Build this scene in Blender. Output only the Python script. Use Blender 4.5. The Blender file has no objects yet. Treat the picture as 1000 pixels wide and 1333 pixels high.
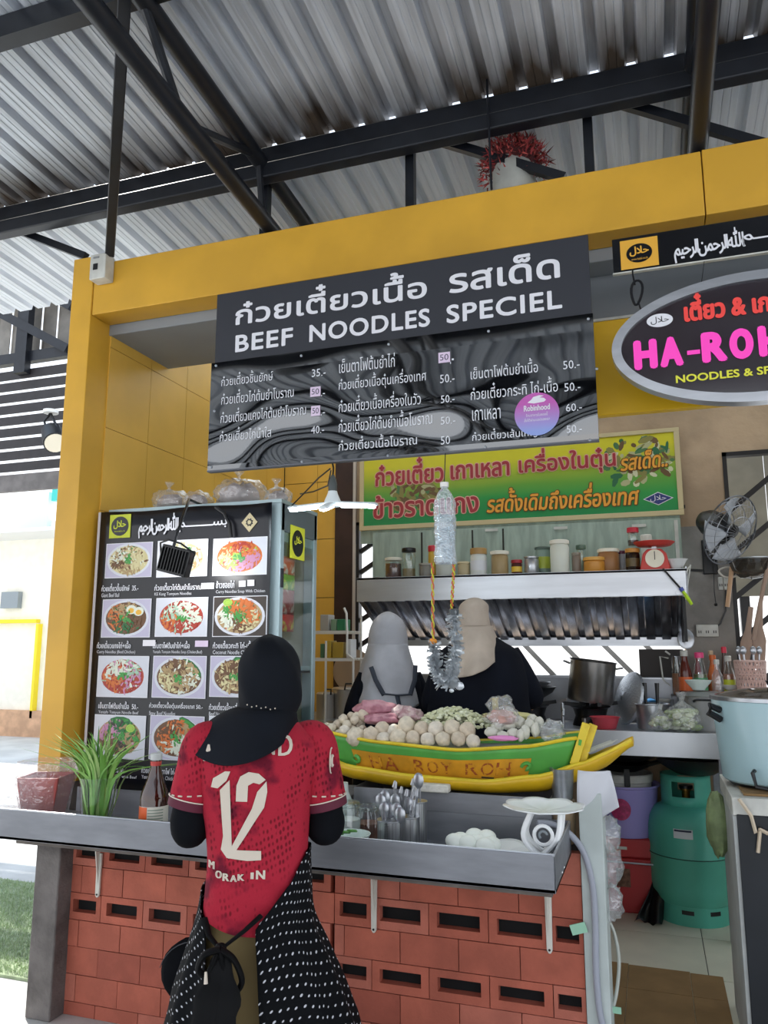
import bpy, bmesh, math, random
from math import sin, cos, pi, radians, sqrt, atan2, hypot
from mathutils import Vector, Matrix, noise, geometry
random.seed(7)
S = bpy.context.scene
C = S.collection
# ---------------------------------------------------------------- camera
F_PX, PITCH, YAW, CAM_H = 1010.0, math.atan(174 / 1010.0), radians(18.75), 1.48
cam = bpy.data.cameras.new('camera'); cam_o = bpy.data.objects.new('camera', cam); C.objects.link(cam_o)
cam.sensor_fit = 'VERTICAL'; cam.sensor_height = 36; cam.lens = F_PX / 1333 * 36
cam.clip_start = .05; cam.clip_end = 300
cam_o.location = (0, 0, CAM_H); cam_o.rotation_euler = (pi / 2 + PITCH, 0, YAW)
S.camera = cam_o
# ---------------------------------------------------------------- light
EXPOSURE = 0.55
S.view_settings.view_transform = 'Standard'; S.view_settings.look = 'None'
S.view_settings.gamma = 1; S.view_settings.use_curve_mapping = False
S.view_settings.exposure = EXPOSURE
wd = bpy.data.worlds.new('world'); S.world = wd; wd.use_nodes = True
nt = wd.node_tree; bg = nt.nodes['Background']
tc = nt.nodes.new('ShaderNodeTexCoord'); sx = nt.nodes.new('ShaderNodeSeparateXYZ')
rp = nt.nodes.new('ShaderNodeValToRGB')
nt.links.new(tc.outputs['Generated'], sx.inputs[0]); nt.links.new(sx.outputs[2], rp.inputs[0]); nt.links.new(rp.outputs[0], bg.inputs[0])
rp.color_ramp.elements[0].position = 0; rp.color_ramp.elements[0].color = (1, 1, 1, 1)
rp.color_ramp.elements[1].position = .8; rp.color_ramp.elements[1].color = (.62, .78, 1, 1)
bg.inputs[1].default_value = 1.25
sl = bpy.data.lights.new('sun', 'SUN'); sl.energy = 4.5; sl.angle = radians(.6); sl.color = (1, .96, .88)
so = bpy.data.objects.new('sun', sl); C.objects.link(so); so.location = (-8, 8, 12)
so.rotation_euler = Vector((.62, -.45, -.9)).to_track_quat('-Z', 'Y').to_euler()

# ---------------------------------------------------------------- helpers
_fw = Vector((-sin(YAW) * cos(PITCH), cos(YAW) * cos(PITCH), sin(PITCH)))
_rt = Vector((cos(YAW), sin(YAW), 0)); _up = _rt.cross(_fw)
def ray(x, y): return _fw + _rt * ((x - 500) / F_PX) + _up * ((666.5 - y) / F_PX)
CV = Vector((0, 0, CAM_H))
def at(x, y, Y): d = ray(x, y); return CV + d * (Y / d.y)        # measured point on the plane Y = const
def atx(x, y, X): d = ray(x, y); return CV + d * (X / d.x)
def atz(x, y, Z): d = ray(x, y); return CV + d * ((Z - CAM_H) / d.z)

def lin(c): return c / 12.92 if c <= .04045 else ((c + .055) / 1.055) ** 2.4
def hx(h): return tuple(lin(int(h[i:i + 2], 16) / 255) for i in (0, 2, 4)) + (1,)
MATS = {}
def mat(name, col, rough=.55, metal=0, var=0, vs=8, col2=None, bump=0, bs=60, spec=.5, emit=0, trans=0, stretch=None, lo=.4, hi=.65, coat=0, ior=None, alpha=1):
    if name in MATS: return MATS[name]
    m = bpy.data.materials.new(name); MATS[name] = m; m.use_nodes = True
    n = m.node_tree; b = n.nodes['Principled BSDF']; c = hx(col) if isinstance(col, str) else col
    b.inputs['Base Color'].default_value = c; b.inputs['Roughness'].default_value = rough; b.inputs['Metallic'].default_value = metal
    b.inputs['Specular IOR Level'].default_value = spec; b.inputs['Coat Weight'].default_value = coat
    if ior: b.inputs['IOR'].default_value = ior
    m.diffuse_color = c
    if trans: b.inputs['Transmission Weight'].default_value = trans
    if alpha < 1: b.inputs['Alpha'].default_value = alpha
    if emit: b.inputs['Emission Color'].default_value = c; b.inputs['Emission Strength'].default_value = emit
    if var or bump or col2:
        t = n.nodes.new('ShaderNodeTexCoord'); mp = n.nodes.new('ShaderNodeMapping'); n.links.new(t.outputs['Object'], mp.inputs[0])
        if stretch: mp.inputs['Scale'].default_value = stretch
    if var or col2:
        ns = n.nodes.new('ShaderNodeTexNoise'); ns.inputs['Scale'].default_value = vs; ns.inputs['Detail'].default_value = 5; n.links.new(mp.outputs[0], ns.inputs[0])
        r = n.nodes.new('ShaderNodeValToRGB'); n.links.new(ns.outputs[0], r.inputs[0]); n.links.new(r.outputs[0], b.inputs['Base Color'])
        e = r.color_ramp.elements; e[0].position = lo; e[1].position = hi
        if col2: e[0].color = c; e[1].color = hx(col2) if isinstance(col2, str) else col2
        else:
            e[0].color = tuple(x * (1 - var) for x in c[:3]) + (1,); e[1].color = tuple(min(1, x * (1 + var * .6)) for x in c[:3]) + (1,)
    if bump:
        nb = n.nodes.new('ShaderNodeTexNoise'); nb.inputs['Scale'].default_value = bs; nb.inputs['Detail'].default_value = 4; n.links.new(mp.outputs[0], nb.inputs[0])
        bp = n.nodes.new('ShaderNodeBump'); bp.inputs['Strength'].default_value = bump; bp.inputs['Distance'].default_value = .01
        n.links.new(nb.outputs[0], bp.inputs['Height']); n.links.new(bp.outputs[0], b.inputs['Normal'])
    return m
def clear(name, tint='ffffff', gloss=.14, milk=0, milkcol='ffffff', bump=0, bs=40):
    """thin clear plastic or glass: see-through sheet with a sharp sheen"""
    if name in MATS: return MATS[name]
    m = bpy.data.materials.new(name); MATS[name] = m; m.use_nodes = True; n = m.node_tree
    n.nodes.remove(n.nodes['Principled BSDF']); out = n.nodes['Material Output']
    tr = n.nodes.new('ShaderNodeBsdfTransparent'); tr.inputs[0].default_value = hx(tint)
    gl = n.nodes.new('ShaderNodeBsdfGlossy'); gl.inputs['Roughness'].default_value = .08; gl.inputs[0].default_value = (1, 1, 1, 1)
    lw = n.nodes.new('ShaderNodeLayerWeight'); pw_ = n.nodes.new('ShaderNodeMath'); pw_.operation = 'POWER'; pw_.inputs[1].default_value = 4; n.links.new(lw.outputs['Facing'], pw_.inputs[0])
    mx = n.nodes.new('ShaderNodeMixShader'); ad = n.nodes.new('ShaderNodeMath'); ad.operation = 'MULTIPLY_ADD'; ad.inputs[1].default_value = .5; ad.inputs[2].default_value = gloss; ad.use_clamp = True
    n.links.new(pw_.outputs[0], ad.inputs[0]); n.links.new(ad.outputs[0], mx.inputs[0]); n.links.new(tr.outputs[0], mx.inputs[1]); n.links.new(gl.outputs[0], mx.inputs[2])
    last = mx
    if milk:
        df = n.nodes.new('ShaderNodeBsdfDiffuse'); df.inputs[0].default_value = hx(milkcol)
        m2 = n.nodes.new('ShaderNodeMixShader'); m2.inputs[0].default_value = milk; n.links.new(mx.outputs[0], m2.inputs[1]); n.links.new(df.outputs[0], m2.inputs[2]); last = m2
    n.links.new(last.outputs[0], out.inputs[0])
    if bump:
        t = n.nodes.new('ShaderNodeTexCoord'); nb = n.nodes.new('ShaderNodeTexNoise'); nb.inputs['Scale'].default_value = bs; n.links.new(t.outputs['Object'], nb.inputs[0])
        bp = n.nodes.new('ShaderNodeBump'); bp.inputs['Strength'].default_value = bump; bp.inputs['Distance'].default_value = .02
        n.links.new(nb.outputs[0], bp.inputs['Height']); n.links.new(bp.outputs[0], gl.inputs['Normal']); n.links.new(bp.outputs[0], lw.inputs['Normal'])
    m.diffuse_color = hx(tint); return m

class MB:
    def __init__(s): s.v = []; s.f = []; s.m = []; s.uv = {}
    def add(s, vs, fs, mi=0):
        n = len(s.v); s.v += [tuple(v) for v in vs]; s.f += [tuple(i + n for i in f) for f in fs]; s.m += [mi] * len(fs); return n
    def box(s, x0, x1, y0, y1, z0, z1, mi=0):
        s.add([(x, y, z) for z in (z0, z1) for y in (y0, y1) for x in (x0, x1)], [(0, 2, 3, 1), (4, 5, 7, 6), (0, 1, 5, 4), (2, 6, 7, 3), (0, 4, 6, 2), (1, 3, 7, 5)], mi); return s
    def bar(s, a, b, w, h=None, mi=0, up=(0, 0, 1)):
        """square bar from a to b"""
        a, b = Vector(a), Vector(b); h = h or w; d = (b - a).normalized(); u = Vector(up)
        if abs(d.dot(u)) > .95: u = Vector((0, 1, 0))
        r = d.cross(u).normalized() * w / 2; u = r.cross(d).normalized() * h / 2
        s.add([p + q for p in (a, b) for q in (-r - u, r - u, r + u, -r + u)], [(0, 1, 2, 3), (4, 7, 6, 5), (0, 4, 5, 1), (1, 5, 6, 2), (2, 6, 7, 3), (3, 7, 4, 0)], mi); return s
    def tube(s, pts, r, n=8, mi=0, cap=True, flat=1):
        pts = [Vector(p) for p in pts]; m = len(pts); rr = r if isinstance(r, (list, tuple)) else [r] * m; rings = []; u = None
        for i, p in enumerate(pts):
            d = (pts[min(i + 1, m - 1)] - pts[max(i - 1, 0)]).normalized()
            if u is None: u = Vector((0, 0, 1)) if abs(d.z) < .9 else Vector((0, 1, 0))
            a = d.cross(u)
            a = a.normalized() if a.length > 1e-5 else Vector((1, 0, 0)); u = a.cross(d).normalized()
            rings += [p + a * cos(2 * pi * k / n) * rr[i] + u * sin(2 * pi * k / n) * rr[i] * flat for k in range(n)]
        fs = [(i * n + k, i * n + (k + 1) % n, (i + 1) * n + (k + 1) % n, (i + 1) * n + k) for i in range(m - 1) for k in range(n)]
        if cap: fs += [tuple(range(n)), tuple((m - 1) * n + k for k in range(n))[::-1]]
        s.add(rings, fs, mi); return s
    def lathe(s, prof, cx=0, cy=0, cz=0, n=24, mi=0, sx=1, sy=1, wob=0, cap=True):
        vs = []; m = len(prof)
        for r, z in prof:
            for k in range(n):
                a = 2 * pi * k / n; q = 1 + wob * sin(a * 5 + z * 90)
                vs.append((cx + cos(a) * r * sx * q, cy + sin(a) * r * sy * q, cz + z))
        fs = [(i * n + k, i * n + (k + 1) % n, (i + 1) * n + (k + 1) % n, (i + 1) * n + k) for i in range(m - 1) for k in range(n)]
        if cap:
            if prof[0][0] > 1e-4: fs.append(tuple(range(n))[::-1])
            if prof[-1][0] > 1e-4: fs.append(tuple((m - 1) * n + k for k in range(n)))
        s.add(vs, fs, mi); return s
    def blob(s, c, r, nz=.12, f=3, seg=12, mi=0, sc=(1, 1, 1), seed=0):
        c = Vector(c); vs = []; fs = []; h = seg // 2
        for i in range(h + 1):
            th = pi * i / h
            for k in range(seg):
                ph = 2 * pi * k / seg; d = Vector((sin(th) * cos(ph), sin(th) * sin(ph), cos(th)))
                q = r * (1 + nz * noise.noise(d * f + Vector((seed * 7.3, seed * 3.1, seed))))
                vs.append(c + Vector((d.x * sc[0], d.y * sc[1], d.z * sc[2])) * q)
        fs = [(i * seg + k, (i + 1) * seg + k, (i + 1) * seg + (k + 1) % seg, i * seg + (k + 1) % seg) for i in range(h) for k in range(seg)]
        s.add(vs, fs, mi); return s
    def prism(s, poly, y0, y1, mi=0):
        """outline in x,z pushed from y0 to y1"""
        n = len(poly); s.add([(x, y0, z) for x, z in poly] + [(x, y1, z) for x, z in poly],
              [tuple(range(n)), tuple(range(n, 2 * n))[::-1]] + [(k, k + n, (k + 1) % n + n, (k + 1) % n) for k in range(n)], mi); return s
    def quad(s, a, b, c, d, mi=0): s.add([a, b, c, d], [(0, 1, 2, 3)], mi); return s
    def grid(s, fn, nu, nv, mi=0, closed=False, uv=None):
        """fn(u, v) with u, v in 0..1"""
        vs = [fn(i / nu, j / nv) for j in range(nv + 1) for i in range(nu if closed else nu + 1)]; w = nu if closed else nu + 1
        fs = [(j * w + i, j * w + (i + 1) % w, (j + 1) * w + (i + 1) % w, (j + 1) * w + i) for j in range(nv) for i in range(nu)]
        f0 = len(s.f); s.add(vs, fs, mi)
        if uv:
            q = f0
            for j in range(nv):
                for i in range(nu):
                    s.uv[q] = [(a / nu * uv[0], b / nv * uv[1]) for a, b in ((i, j), (i + 1, j), (i + 1, j + 1), (i, j + 1))]; q += 1
        return s
    def hide(s, mi): return s
ORG = {}
def _mesh(name, mb, mats, org, smooth, ang=40):
    me = bpy.data.meshes.new(name); o = Vector(org)
    me.from_pydata([Vector(v) - o for v in mb.v], [], mb.f)
    for m in (mats if isinstance(mats, (list, tuple)) else [mats]): me.materials.append(m)
    for p, i in zip(me.polygons, mb.m): p.material_index = i
    if mb.uv:
        ul = me.uv_layers.new(name='uv')
        for fi, uvs in mb.uv.items():
            p = me.polygons[fi]
            for li, w in zip(p.loop_indices, uvs): ul.data[li].uv = w
    if not getattr(mb, 'keep', False):
        bm = bmesh.new(); bm.from_mesh(me); bmesh.ops.recalc_face_normals(bm, faces=bm.faces); bm.to_mesh(me); bm.free()
    if smooth: me.shade_smooth(); me.set_sharp_from_angle(angle=radians(ang))
    return me
def _mods(o, bev, sub, sol=0):
    if sol: q = o.modifiers.new('thickness', 'SOLIDIFY'); q.thickness = sol
    if bev: q = o.modifiers.new('bevel', 'BEVEL'); q.width = bev; q.segments = 2; q.limit_method = 'ANGLE'
    if sub: q = o.modifiers.new('subsurf', 'SUBSURF'); q.levels = q.render_levels = sub
def part(name, mb, mats, parent, smooth=True, bev=0, sub=0, sol=0, label=None, stuff=False, ang=40):
    org = ORG[parent.as_pointer()]
    o = bpy.data.objects.new(name, _mesh(name, mb, mats, org, smooth, ang)); C.objects.link(o); o.parent = parent; ORG[o.as_pointer()] = org
    _mods(o, bev, sub, sol)
    if label: o['label'] = label
    if stuff: o['kind'] = 'stuff'
    return o
def tag(o, label, cat, group=None, kind=None):
    o['label'] = label; o['category'] = cat
    if group: o['group'] = group
    if kind: o['kind'] = kind
def thing(name, label, cat, loc=(0, 0, 0), rz=0, group=None, local=False, kind=None):
    o = bpy.data.objects.new(name, None); C.objects.link(o); o.empty_display_size = .05; o.location = loc; o.rotation_euler = (0, 0, rz)
    tag(o, label, cat, group, kind); ORG[o.as_pointer()] = (0, 0, 0) if local else tuple(loc); return o
def solo(name, mb, mats, label, cat, group=None, smooth=True, bev=0, sub=0, sol=0, kind=None, ang=40):
    xs = [v[0] for v in mb.v]; ys = [v[1] for v in mb.v]; org = ((min(xs) + max(xs)) / 2, (min(ys) + max(ys)) / 2, min(v[2] for v in mb.v))
    o = bpy.data.objects.new(name, _mesh(name, mb, mats, org, smooth, ang)); C.objects.link(o); o.location = org; ORG[o.as_pointer()] = org
    tag(o, label, cat, group, kind); _mods(o, bev, sub, sol); return o
def struct(name, mb, mats, smooth=False, bev=0, label=None):
    o = bpy.data.objects.new(name, _mesh(name, mb, mats, (0, 0, 0), smooth)); C.objects.link(o); o['kind'] = 'structure'; ORG[o.as_pointer()] = (0, 0, 0)
    _mods(o, bev, 0)
    if label: o['label'] = label
    return o
def structe(name, label=None):
    o = bpy.data.objects.new(name, None); C.objects.link(o); o['kind'] = 'structure'; ORG[o.as_pointer()] = (0, 0, 0)
    if label: o['label'] = label
    return o
def dup(root, loc, rz=None, label=None, sc=None, rot=None):
    r = root.copy(); C.objects.link(r); r.location = loc
    if rz is not None: r.rotation_euler = (0, 0, rz)
    if rot is not None: r.rotation_euler = rot
    if sc: r.scale = (sc,) * 3 if not isinstance(sc, tuple) else sc
    if label: r['label'] = label
    for ch in list(root.children):
        c = ch.copy(); C.objects.link(c); c.parent = r
        for g in list(ch.children):
            d = g.copy(); C.objects.link(d); d.parent = c
    return r
# lettering --------------------------------------------------------
UPV = set('\u0e31\u0e34\u0e35\u0e36\u0e37\u0e47'); TONE = set('\u0e48\u0e49\u0e4a\u0e4b\u0e4c')
_tm = [bpy.data.materials.new('glyph'), bpy.data.materials.new('glyph_high')]
def glyphs(body, bold=0, res=2, space=1.0, slant=0):
    cu = bpy.data.curves.new('t', 'FONT'); cu.body = body; cu.size = 1; cu.offset = bold; cu.resolution_u = res; cu.space_character = space; cu.shear = slant
    for m in _tm: cu.materials.append(m)
    for i, ch in enumerate(body):
        if ch in TONE and i and body[i - 1] in UPV: cu.body_format[i].material_index = 1
    o = bpy.data.objects.new('t', cu); C.objects.link(o); bpy.context.view_layer.update()
    cv = o.to_curve(bpy.context.evaluated_depsgraph_get()); V = []; F = []; E = []; sg = []; k = res + 1
    for s_ in cv.splines:                               # outline points; overlapping strokes are joined by winding number
        bp_ = s_.bezier_points; pts = []; dz = .21 if s_.material_index == 1 else 0
        for i in range(len(bp_)):
            p0, p1 = bp_[i], bp_[(i + 1) % len(bp_)]; a_, b_, c_, d_ = (Vector(q[:2]) for q in (p0.co, p0.handle_right, p1.handle_left, p1.co))
            st = abs((b_ - a_).cross(d_ - a_)) + abs((c_ - a_).cross(d_ - a_)) < 1e-6
            for t in ([0] if st else [j / k for j in range(k)]): u = 1 - t; pts.append(a_ * u ** 3 + b_ * 3 * u * u * t + c_ * 3 * u * t * t + d_ * t ** 3)
        q = [p for i, p in enumerate(pts) if (p - pts[i - 1]).length > 1e-5]
        if len(q) < 3: continue
        ccw = sum(q[i - 1].cross(q[i]) for i in range(len(q))) > 0; q = q if ccw else q[::-1]
        n = len(V); V += [Vector((p.x, p.y + dz)) for p in q]; F.append(list(range(n, n + len(q)))); sg.append(1 if ccw else -1)
    r = geometry.delaunay_2d_cdt(V, [], F, 0, 1e-6); v = [(p.x, p.y) for p in r[0]]
    f = [tuple(t) for t, o_ in zip(r[2], r[5]) if sum(sg[i] for i in o_)]
    bpy.data.objects.remove(o); bpy.data.curves.remove(cu)
    return v, f
def fit(v, x0, x1, z0, z1):
    a = min(p[0] for p in v); b = max(p[0] for p in v); c = min(p[1] for p in v); d = max(p[1] for p in v)
    return [(x0 + (p[0] - a) / (b - a) * (x1 - x0), z0 + (p[1] - c) / (d - c) * (z1 - z0)) for p in v]
def write(name, parent, body, m, Y, x0, x1, z0, z1, bold=0, slant=0, rise=0, space=1.0, label=None, mb=None, mi=0, res=2):
    """lettering on the plane Y, fitted to a box; rise tilts the baseline"""
    fat = bold >= .014; v, f = glyphs(body, 0 if fat else bold, res, space, slant)
    k_ = (z1 - z0) / (max(p[1] for p in v) - min(p[1] for p in v)); r_ = bold * k_ if fat else 0; v = fit(v, x0 + r_, x1 - r_, z0 + r_, z1 - r_)
    if mb is None: mb0 = MB(); mb0.keep = True
    else: mb0 = mb
    offs = [(0, 0)] + ([(r_ * cos(pi / 4 * q), r_ * sin(pi / 4 * q)) for q in range(8)] if fat else [])
    if fat and res == 1: offs = offs[:1] + offs[1::2]
    for qi, (dx, dz) in enumerate(offs): mb0.add([(x + dx, Y - .00012 * qi, z + dz + rise * (x - x0)) for x, z in v], f, mi)
    if mb is None: return part(name, mb0, m, parent, smooth=False, label=label)
def wpx(name, parent, body, m, Y, xl, yb, xr, yt, **k):
    """lettering whose box was measured: left-bottom and right-top corners"""
    a = at(xl, yb, Y); b = at(xr, yb, Y); t = at(xl, yt, Y); b2 = at(xr, yt, Y)
    return write(name, parent, body, m, Y, a.x, b.x, a.z, t.z, **k)
BISM_TAIL = '\ufee2' + '\u0640' * 7 + '\ufeb4\ufe91'
RAHIM = '\ufee2\ufef4\ufea3\ufeae\ufedf\ufe8d'; RAHMAN = '\ufee6\ufee4\ufea3\ufeae\ufedf\ufe8d'
BISM = RAHIM + ' ' + RAHMAN + ' \ufdf2 ' + BISM_TAIL
HALAL = '\ufedd\ufefc\ufea3'
# ---------------------------------------------------------------- materials of the shell
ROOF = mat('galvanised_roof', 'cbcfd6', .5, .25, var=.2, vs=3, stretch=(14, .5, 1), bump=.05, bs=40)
ROOF2 = mat('galvanised_roof_lit', 'eef2f8', .55, .0, var=.10, vs=3, stretch=(14, .5, 1))  # base colour whitened to carry the street light on the lower sheets
STEELB = mat('black_painted_steel', '1c1f26', .38, .2, var=.2, vs=12)
YEL = mat('ochre_paint', 'dca836', .42, var=.10, vs=3, bump=.03, bs=30)
YELI = mat('yellow_tile', 'e6b650', .35, var=.08, vs=2.5)
CONC = mat('raw_concrete', '6d6866', .85, var=.35, vs=7, bump=.5, bs=60)
CONCF = mat('street_concrete', 'cfcecb', .85, var=.12, vs=2, bump=.2, bs=60)
PLAST = mat('stained_plaster', '7c7874', .85, var=.25, vs=4, bump=.2, bs=50)
GREY = mat('grey_soffit_paint', '8b9095', .6, var=.06, vs=3)
GROUT = mat('dark_joint', '3a3431', .9)
STEEL = mat('stainless_steel', 'b9bcc2', .32, .85, var=.10, vs=5, stretch=(1, 6, 6))
STEELM = mat('matt_stainless', '8f9197', .45, .6, var=.12, vs=5, stretch=(1, 5, 5))
BLACKG = mat('black_gloss', '0c0d12', .2)
WHITE = mat('white_paint', 'e6e6e4', .5)
WHITED = mat('dirty_white_paint', 'cfcfc8', .55, var=.15, vs=12)
# ---------------------------------------------------------------- roof
n = ROOF.node_tree; b_ = n.nodes['Principled BSDF']; src = b_.inputs['Base Color'].links[0].from_socket   # rust and dirt, doubling as a painted shadow band, where the sheets end
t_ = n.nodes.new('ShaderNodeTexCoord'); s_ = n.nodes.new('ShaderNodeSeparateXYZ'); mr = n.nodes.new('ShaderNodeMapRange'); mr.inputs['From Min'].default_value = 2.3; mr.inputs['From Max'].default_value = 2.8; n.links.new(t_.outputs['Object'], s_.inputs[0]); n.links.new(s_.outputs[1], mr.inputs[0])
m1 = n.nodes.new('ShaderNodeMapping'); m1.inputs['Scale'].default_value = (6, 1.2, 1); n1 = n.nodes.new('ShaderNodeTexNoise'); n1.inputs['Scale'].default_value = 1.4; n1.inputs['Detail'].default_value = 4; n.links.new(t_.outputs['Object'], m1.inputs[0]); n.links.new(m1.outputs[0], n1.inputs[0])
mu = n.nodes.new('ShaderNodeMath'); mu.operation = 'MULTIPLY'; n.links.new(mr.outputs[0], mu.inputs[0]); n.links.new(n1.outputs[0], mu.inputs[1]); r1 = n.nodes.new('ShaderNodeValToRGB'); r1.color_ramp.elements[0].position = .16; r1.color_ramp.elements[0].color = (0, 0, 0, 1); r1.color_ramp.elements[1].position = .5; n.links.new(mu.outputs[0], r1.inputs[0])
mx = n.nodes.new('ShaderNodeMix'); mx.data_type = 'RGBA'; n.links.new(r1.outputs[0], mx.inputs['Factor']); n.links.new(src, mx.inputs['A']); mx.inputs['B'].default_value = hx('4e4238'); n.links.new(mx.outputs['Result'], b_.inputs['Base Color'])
def roofz(y, lower=False): return 3.645 - .073 * (y - 2.8) - (.045 if lower else 0)
def sheet(x0, nrib, y0, y1, lower, m, parent, pitch=.137):
    mb = MB(); n = 0; vs = []
    prof = []
    for k in range(nrib):
        x = x0 + k * pitch
        prof += [(x, .0), (x + .030, .0), (x + .033, .003), (x + .036, 0), (x + .060, .0), (x + .063, .003), (x + .066, 0), (x + .090, 0), (x + .098, .036), (x + .128, .036)]
    prof.append((x0 + nrib * pitch, .0))
    for y in (y0, y1): vs += [(x, y, roofz(y, lower) + h) for x, h in prof]
    w = len(prof); mb.add(vs, [(i, i + 1, w + i + 1, w + i) for i in range(w - 1)])
    part('roof_sheet', mb, m, parent, smooth=False)
ceiling = structe('ceiling')
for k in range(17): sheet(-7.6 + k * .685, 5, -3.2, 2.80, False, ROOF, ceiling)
for k in range(17):
    x0 = -7.6 + k * .685; sheet(x0, 5, 2.79, 3.6, True, ROOF2, ceiling)
tl = bpy.data.materials.new('added_daylight_sheet'); tl.use_nodes = True; n = tl.node_tree; n.nodes.remove(n.nodes['Principled BSDF']); ts = n.nodes.new('ShaderNodeBsdfTranslucent'); ts.inputs[0].default_value = (.8, .82, .8, 1); df = n.nodes.new('ShaderNodeBsdfDiffuse'); mx = n.nodes.new('ShaderNodeMixShader'); mx.inputs[0].default_value = .3; n.links.new(ts.outputs[0], mx.inputs[1]); n.links.new(df.outputs[0], mx.inputs[2]); n.links.new(mx.outputs[0], n.nodes['Material Output'].inputs[0])
for k in range(7): sheet(-2.55 + k * .685, 5, 3.62, 5.3, True, tl, ceiling)  # unseen translucent sheets, added to let daylight into the kitchen
def truss_y(X, lab):
    """roof truss running away from the street, two chords and webs"""
    t = structe('trim_%d' % (3 + (X > -1)), lab)
    for off, r, nm in ((-.088, .036, 'top_chord'), (-.335, .036, 'bottom_chord')):
        mb = MB(); mb.tube([(X, y, roofz(y) + off) for y in (-3.1, 0, 3.3 if off > -.1 else 2.9)], r, 12); part(nm, mb, STEELB, t)
    up = lambda y: (X, y, roofz(y) - .06); dn = lambda y: (X, y, roofz(y) - .33)
    for a, b in (((1.86), 2.14), (2.75, 2.20)):
        part('web_bar', MB().tube([up(a), dn(b)], .018, 8), STEELB, t)
    part('web_bar', MB().tube([up(2.72), (X, 2.78, 3.28)], .015, 8), STEELB, t)
    for y in (1.1, .3, -.5, -1.3, -2.1): part('web_bar', MB().tube([up(y), dn(y + .35)], .018, 8), STEELB, t); part('web_bar', MB().tube([up(y), dn(y - .4)], .018, 8), STEELB, t)
    return t
truss_y(-1.5, 'black steel roof truss of two round chords above the name board'); truss_y(.265, 'black steel roof truss seen end on at the right seam of the beam')
t = structe('trim_5', 'black steel truss along the top of the ochre beam')
mb = MB(); mb.box(-7.2, 2.6, 2.76, 2.83, 3.565, 3.642); part('top_chord', mb, STEELB, t, bev=.004)
part('lower_chord', MB().box(-7.2, 2.6, 2.74, 2.80, 3.485, 3.555), STEELB, t, bev=.006)
for x, yt, yb in ((345, 215, 300), (535, 180, 264), (768, 132, 221), (910, 90, 192)):
    a = at(x, yb, 2.86); part('post', MB().box(a.x - .018, a.x + .018, 2.84, 2.88, 3.262, 3.57), STEELB, t)
for a, b in (((548, 176), (735, 232)), ((783, 127), (1020, 196)), ((-60, 268), (112, 334))):
    p, q = at(*a, 2.86), at(*b, 2.86); part('diagonal_bar', MB().bar(p, q, .03, .035), STEELB, t)
t = structe('trim_6', 'black steel purlins under the roof sheets')
for y in (1.9, .9, -.1, -1.1, -2.1):
    part('purlin', MB().box(-7.4, 2.6, y - .03, y + .03, roofz(y) - .09, roofz(y) - .002), STEELB, t)
# knee brace from beam corner up to the truss
a = Vector((-2.26, 2.765, 2.70 + .35)); p0 = at(143, 330, 2.765); p1 = atx(163, -12, -1.47)
solo('brace_post', MB().bar(p0, p1, .042, .042), STEELB, 'black steel brace rising from the grey meter box at the beam corner', 'brace', bev=.004)
mb = MB(); q0 = at(-10, 374, 3.4); q1 = at(97, 351, 3.4); mb.tube([q0, q1], .022, 10); solo('conduit_pipe', mb, WHITED, 'pale horizontal conduit pipe under the roof left of the ochre column', 'pipe')
# ---------------------------------------------------------------- ochre portal
beam = structe('wall_front')
sx0 = at(913, 200, 2.8).x
part('beam_panel', MB().box(-2.395, sx0 - .002, 2.8, 2.93, 3.005, 3.258), YEL, beam, bev=.003)
part('beam_panel', MB().box(sx0 + .002, 2.4, 2.8, 2.93, 3.005, 3.262), YEL, beam, bev=.003)
part('column_face', MB().box(-2.515, -2.398, 2.795, 3.0, .9, 3.30), YEL, beam, bev=.003)
part('concrete_post', MB().box(-2.475, -2.352, 2.78, 2.93, 0, .766), CONC, beam, bev=.006)
# inner side wall of large tiles
wl = struct('wall_left', MB().box(-2.52, -2.40, 2.935, 4.97, .0, 3.24), GROUT)
zs = [.9, 1.3, 1.7, 2.1, 2.5, 2.9, 3.235]; ys = [2.94, 3.27, 3.60, 3.93, 4.26, 4.59, 4.85]
for i in range(6):
    for j in range(6):
        part('wall_tile', MB().box(-2.405, -2.392 + random.uniform(0, .001), ys[j] + .0015, ys[j + 1] - .0015, zs[i] + .0015, zs[i + 1] - .0015), YELI, wl, smooth=False)
part('lower_wall', MB().box(-2.405, -2.393, 2.94, 4.85, .1, .898), YELI, wl)
struct('trim_1', MB().box(-2.40, 2.4, 2.932, 3.42, 2.955, 3.20), GREY, bev=.004, label='grey boxed soffit behind the ochre beam')
struct('trim_12', MB().box(-.16, 2.4, 3.06, 3.10, at(778, 417, 3.0).z - .02, 2.954), GREY, label='grey panel above the yellow board')
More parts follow.
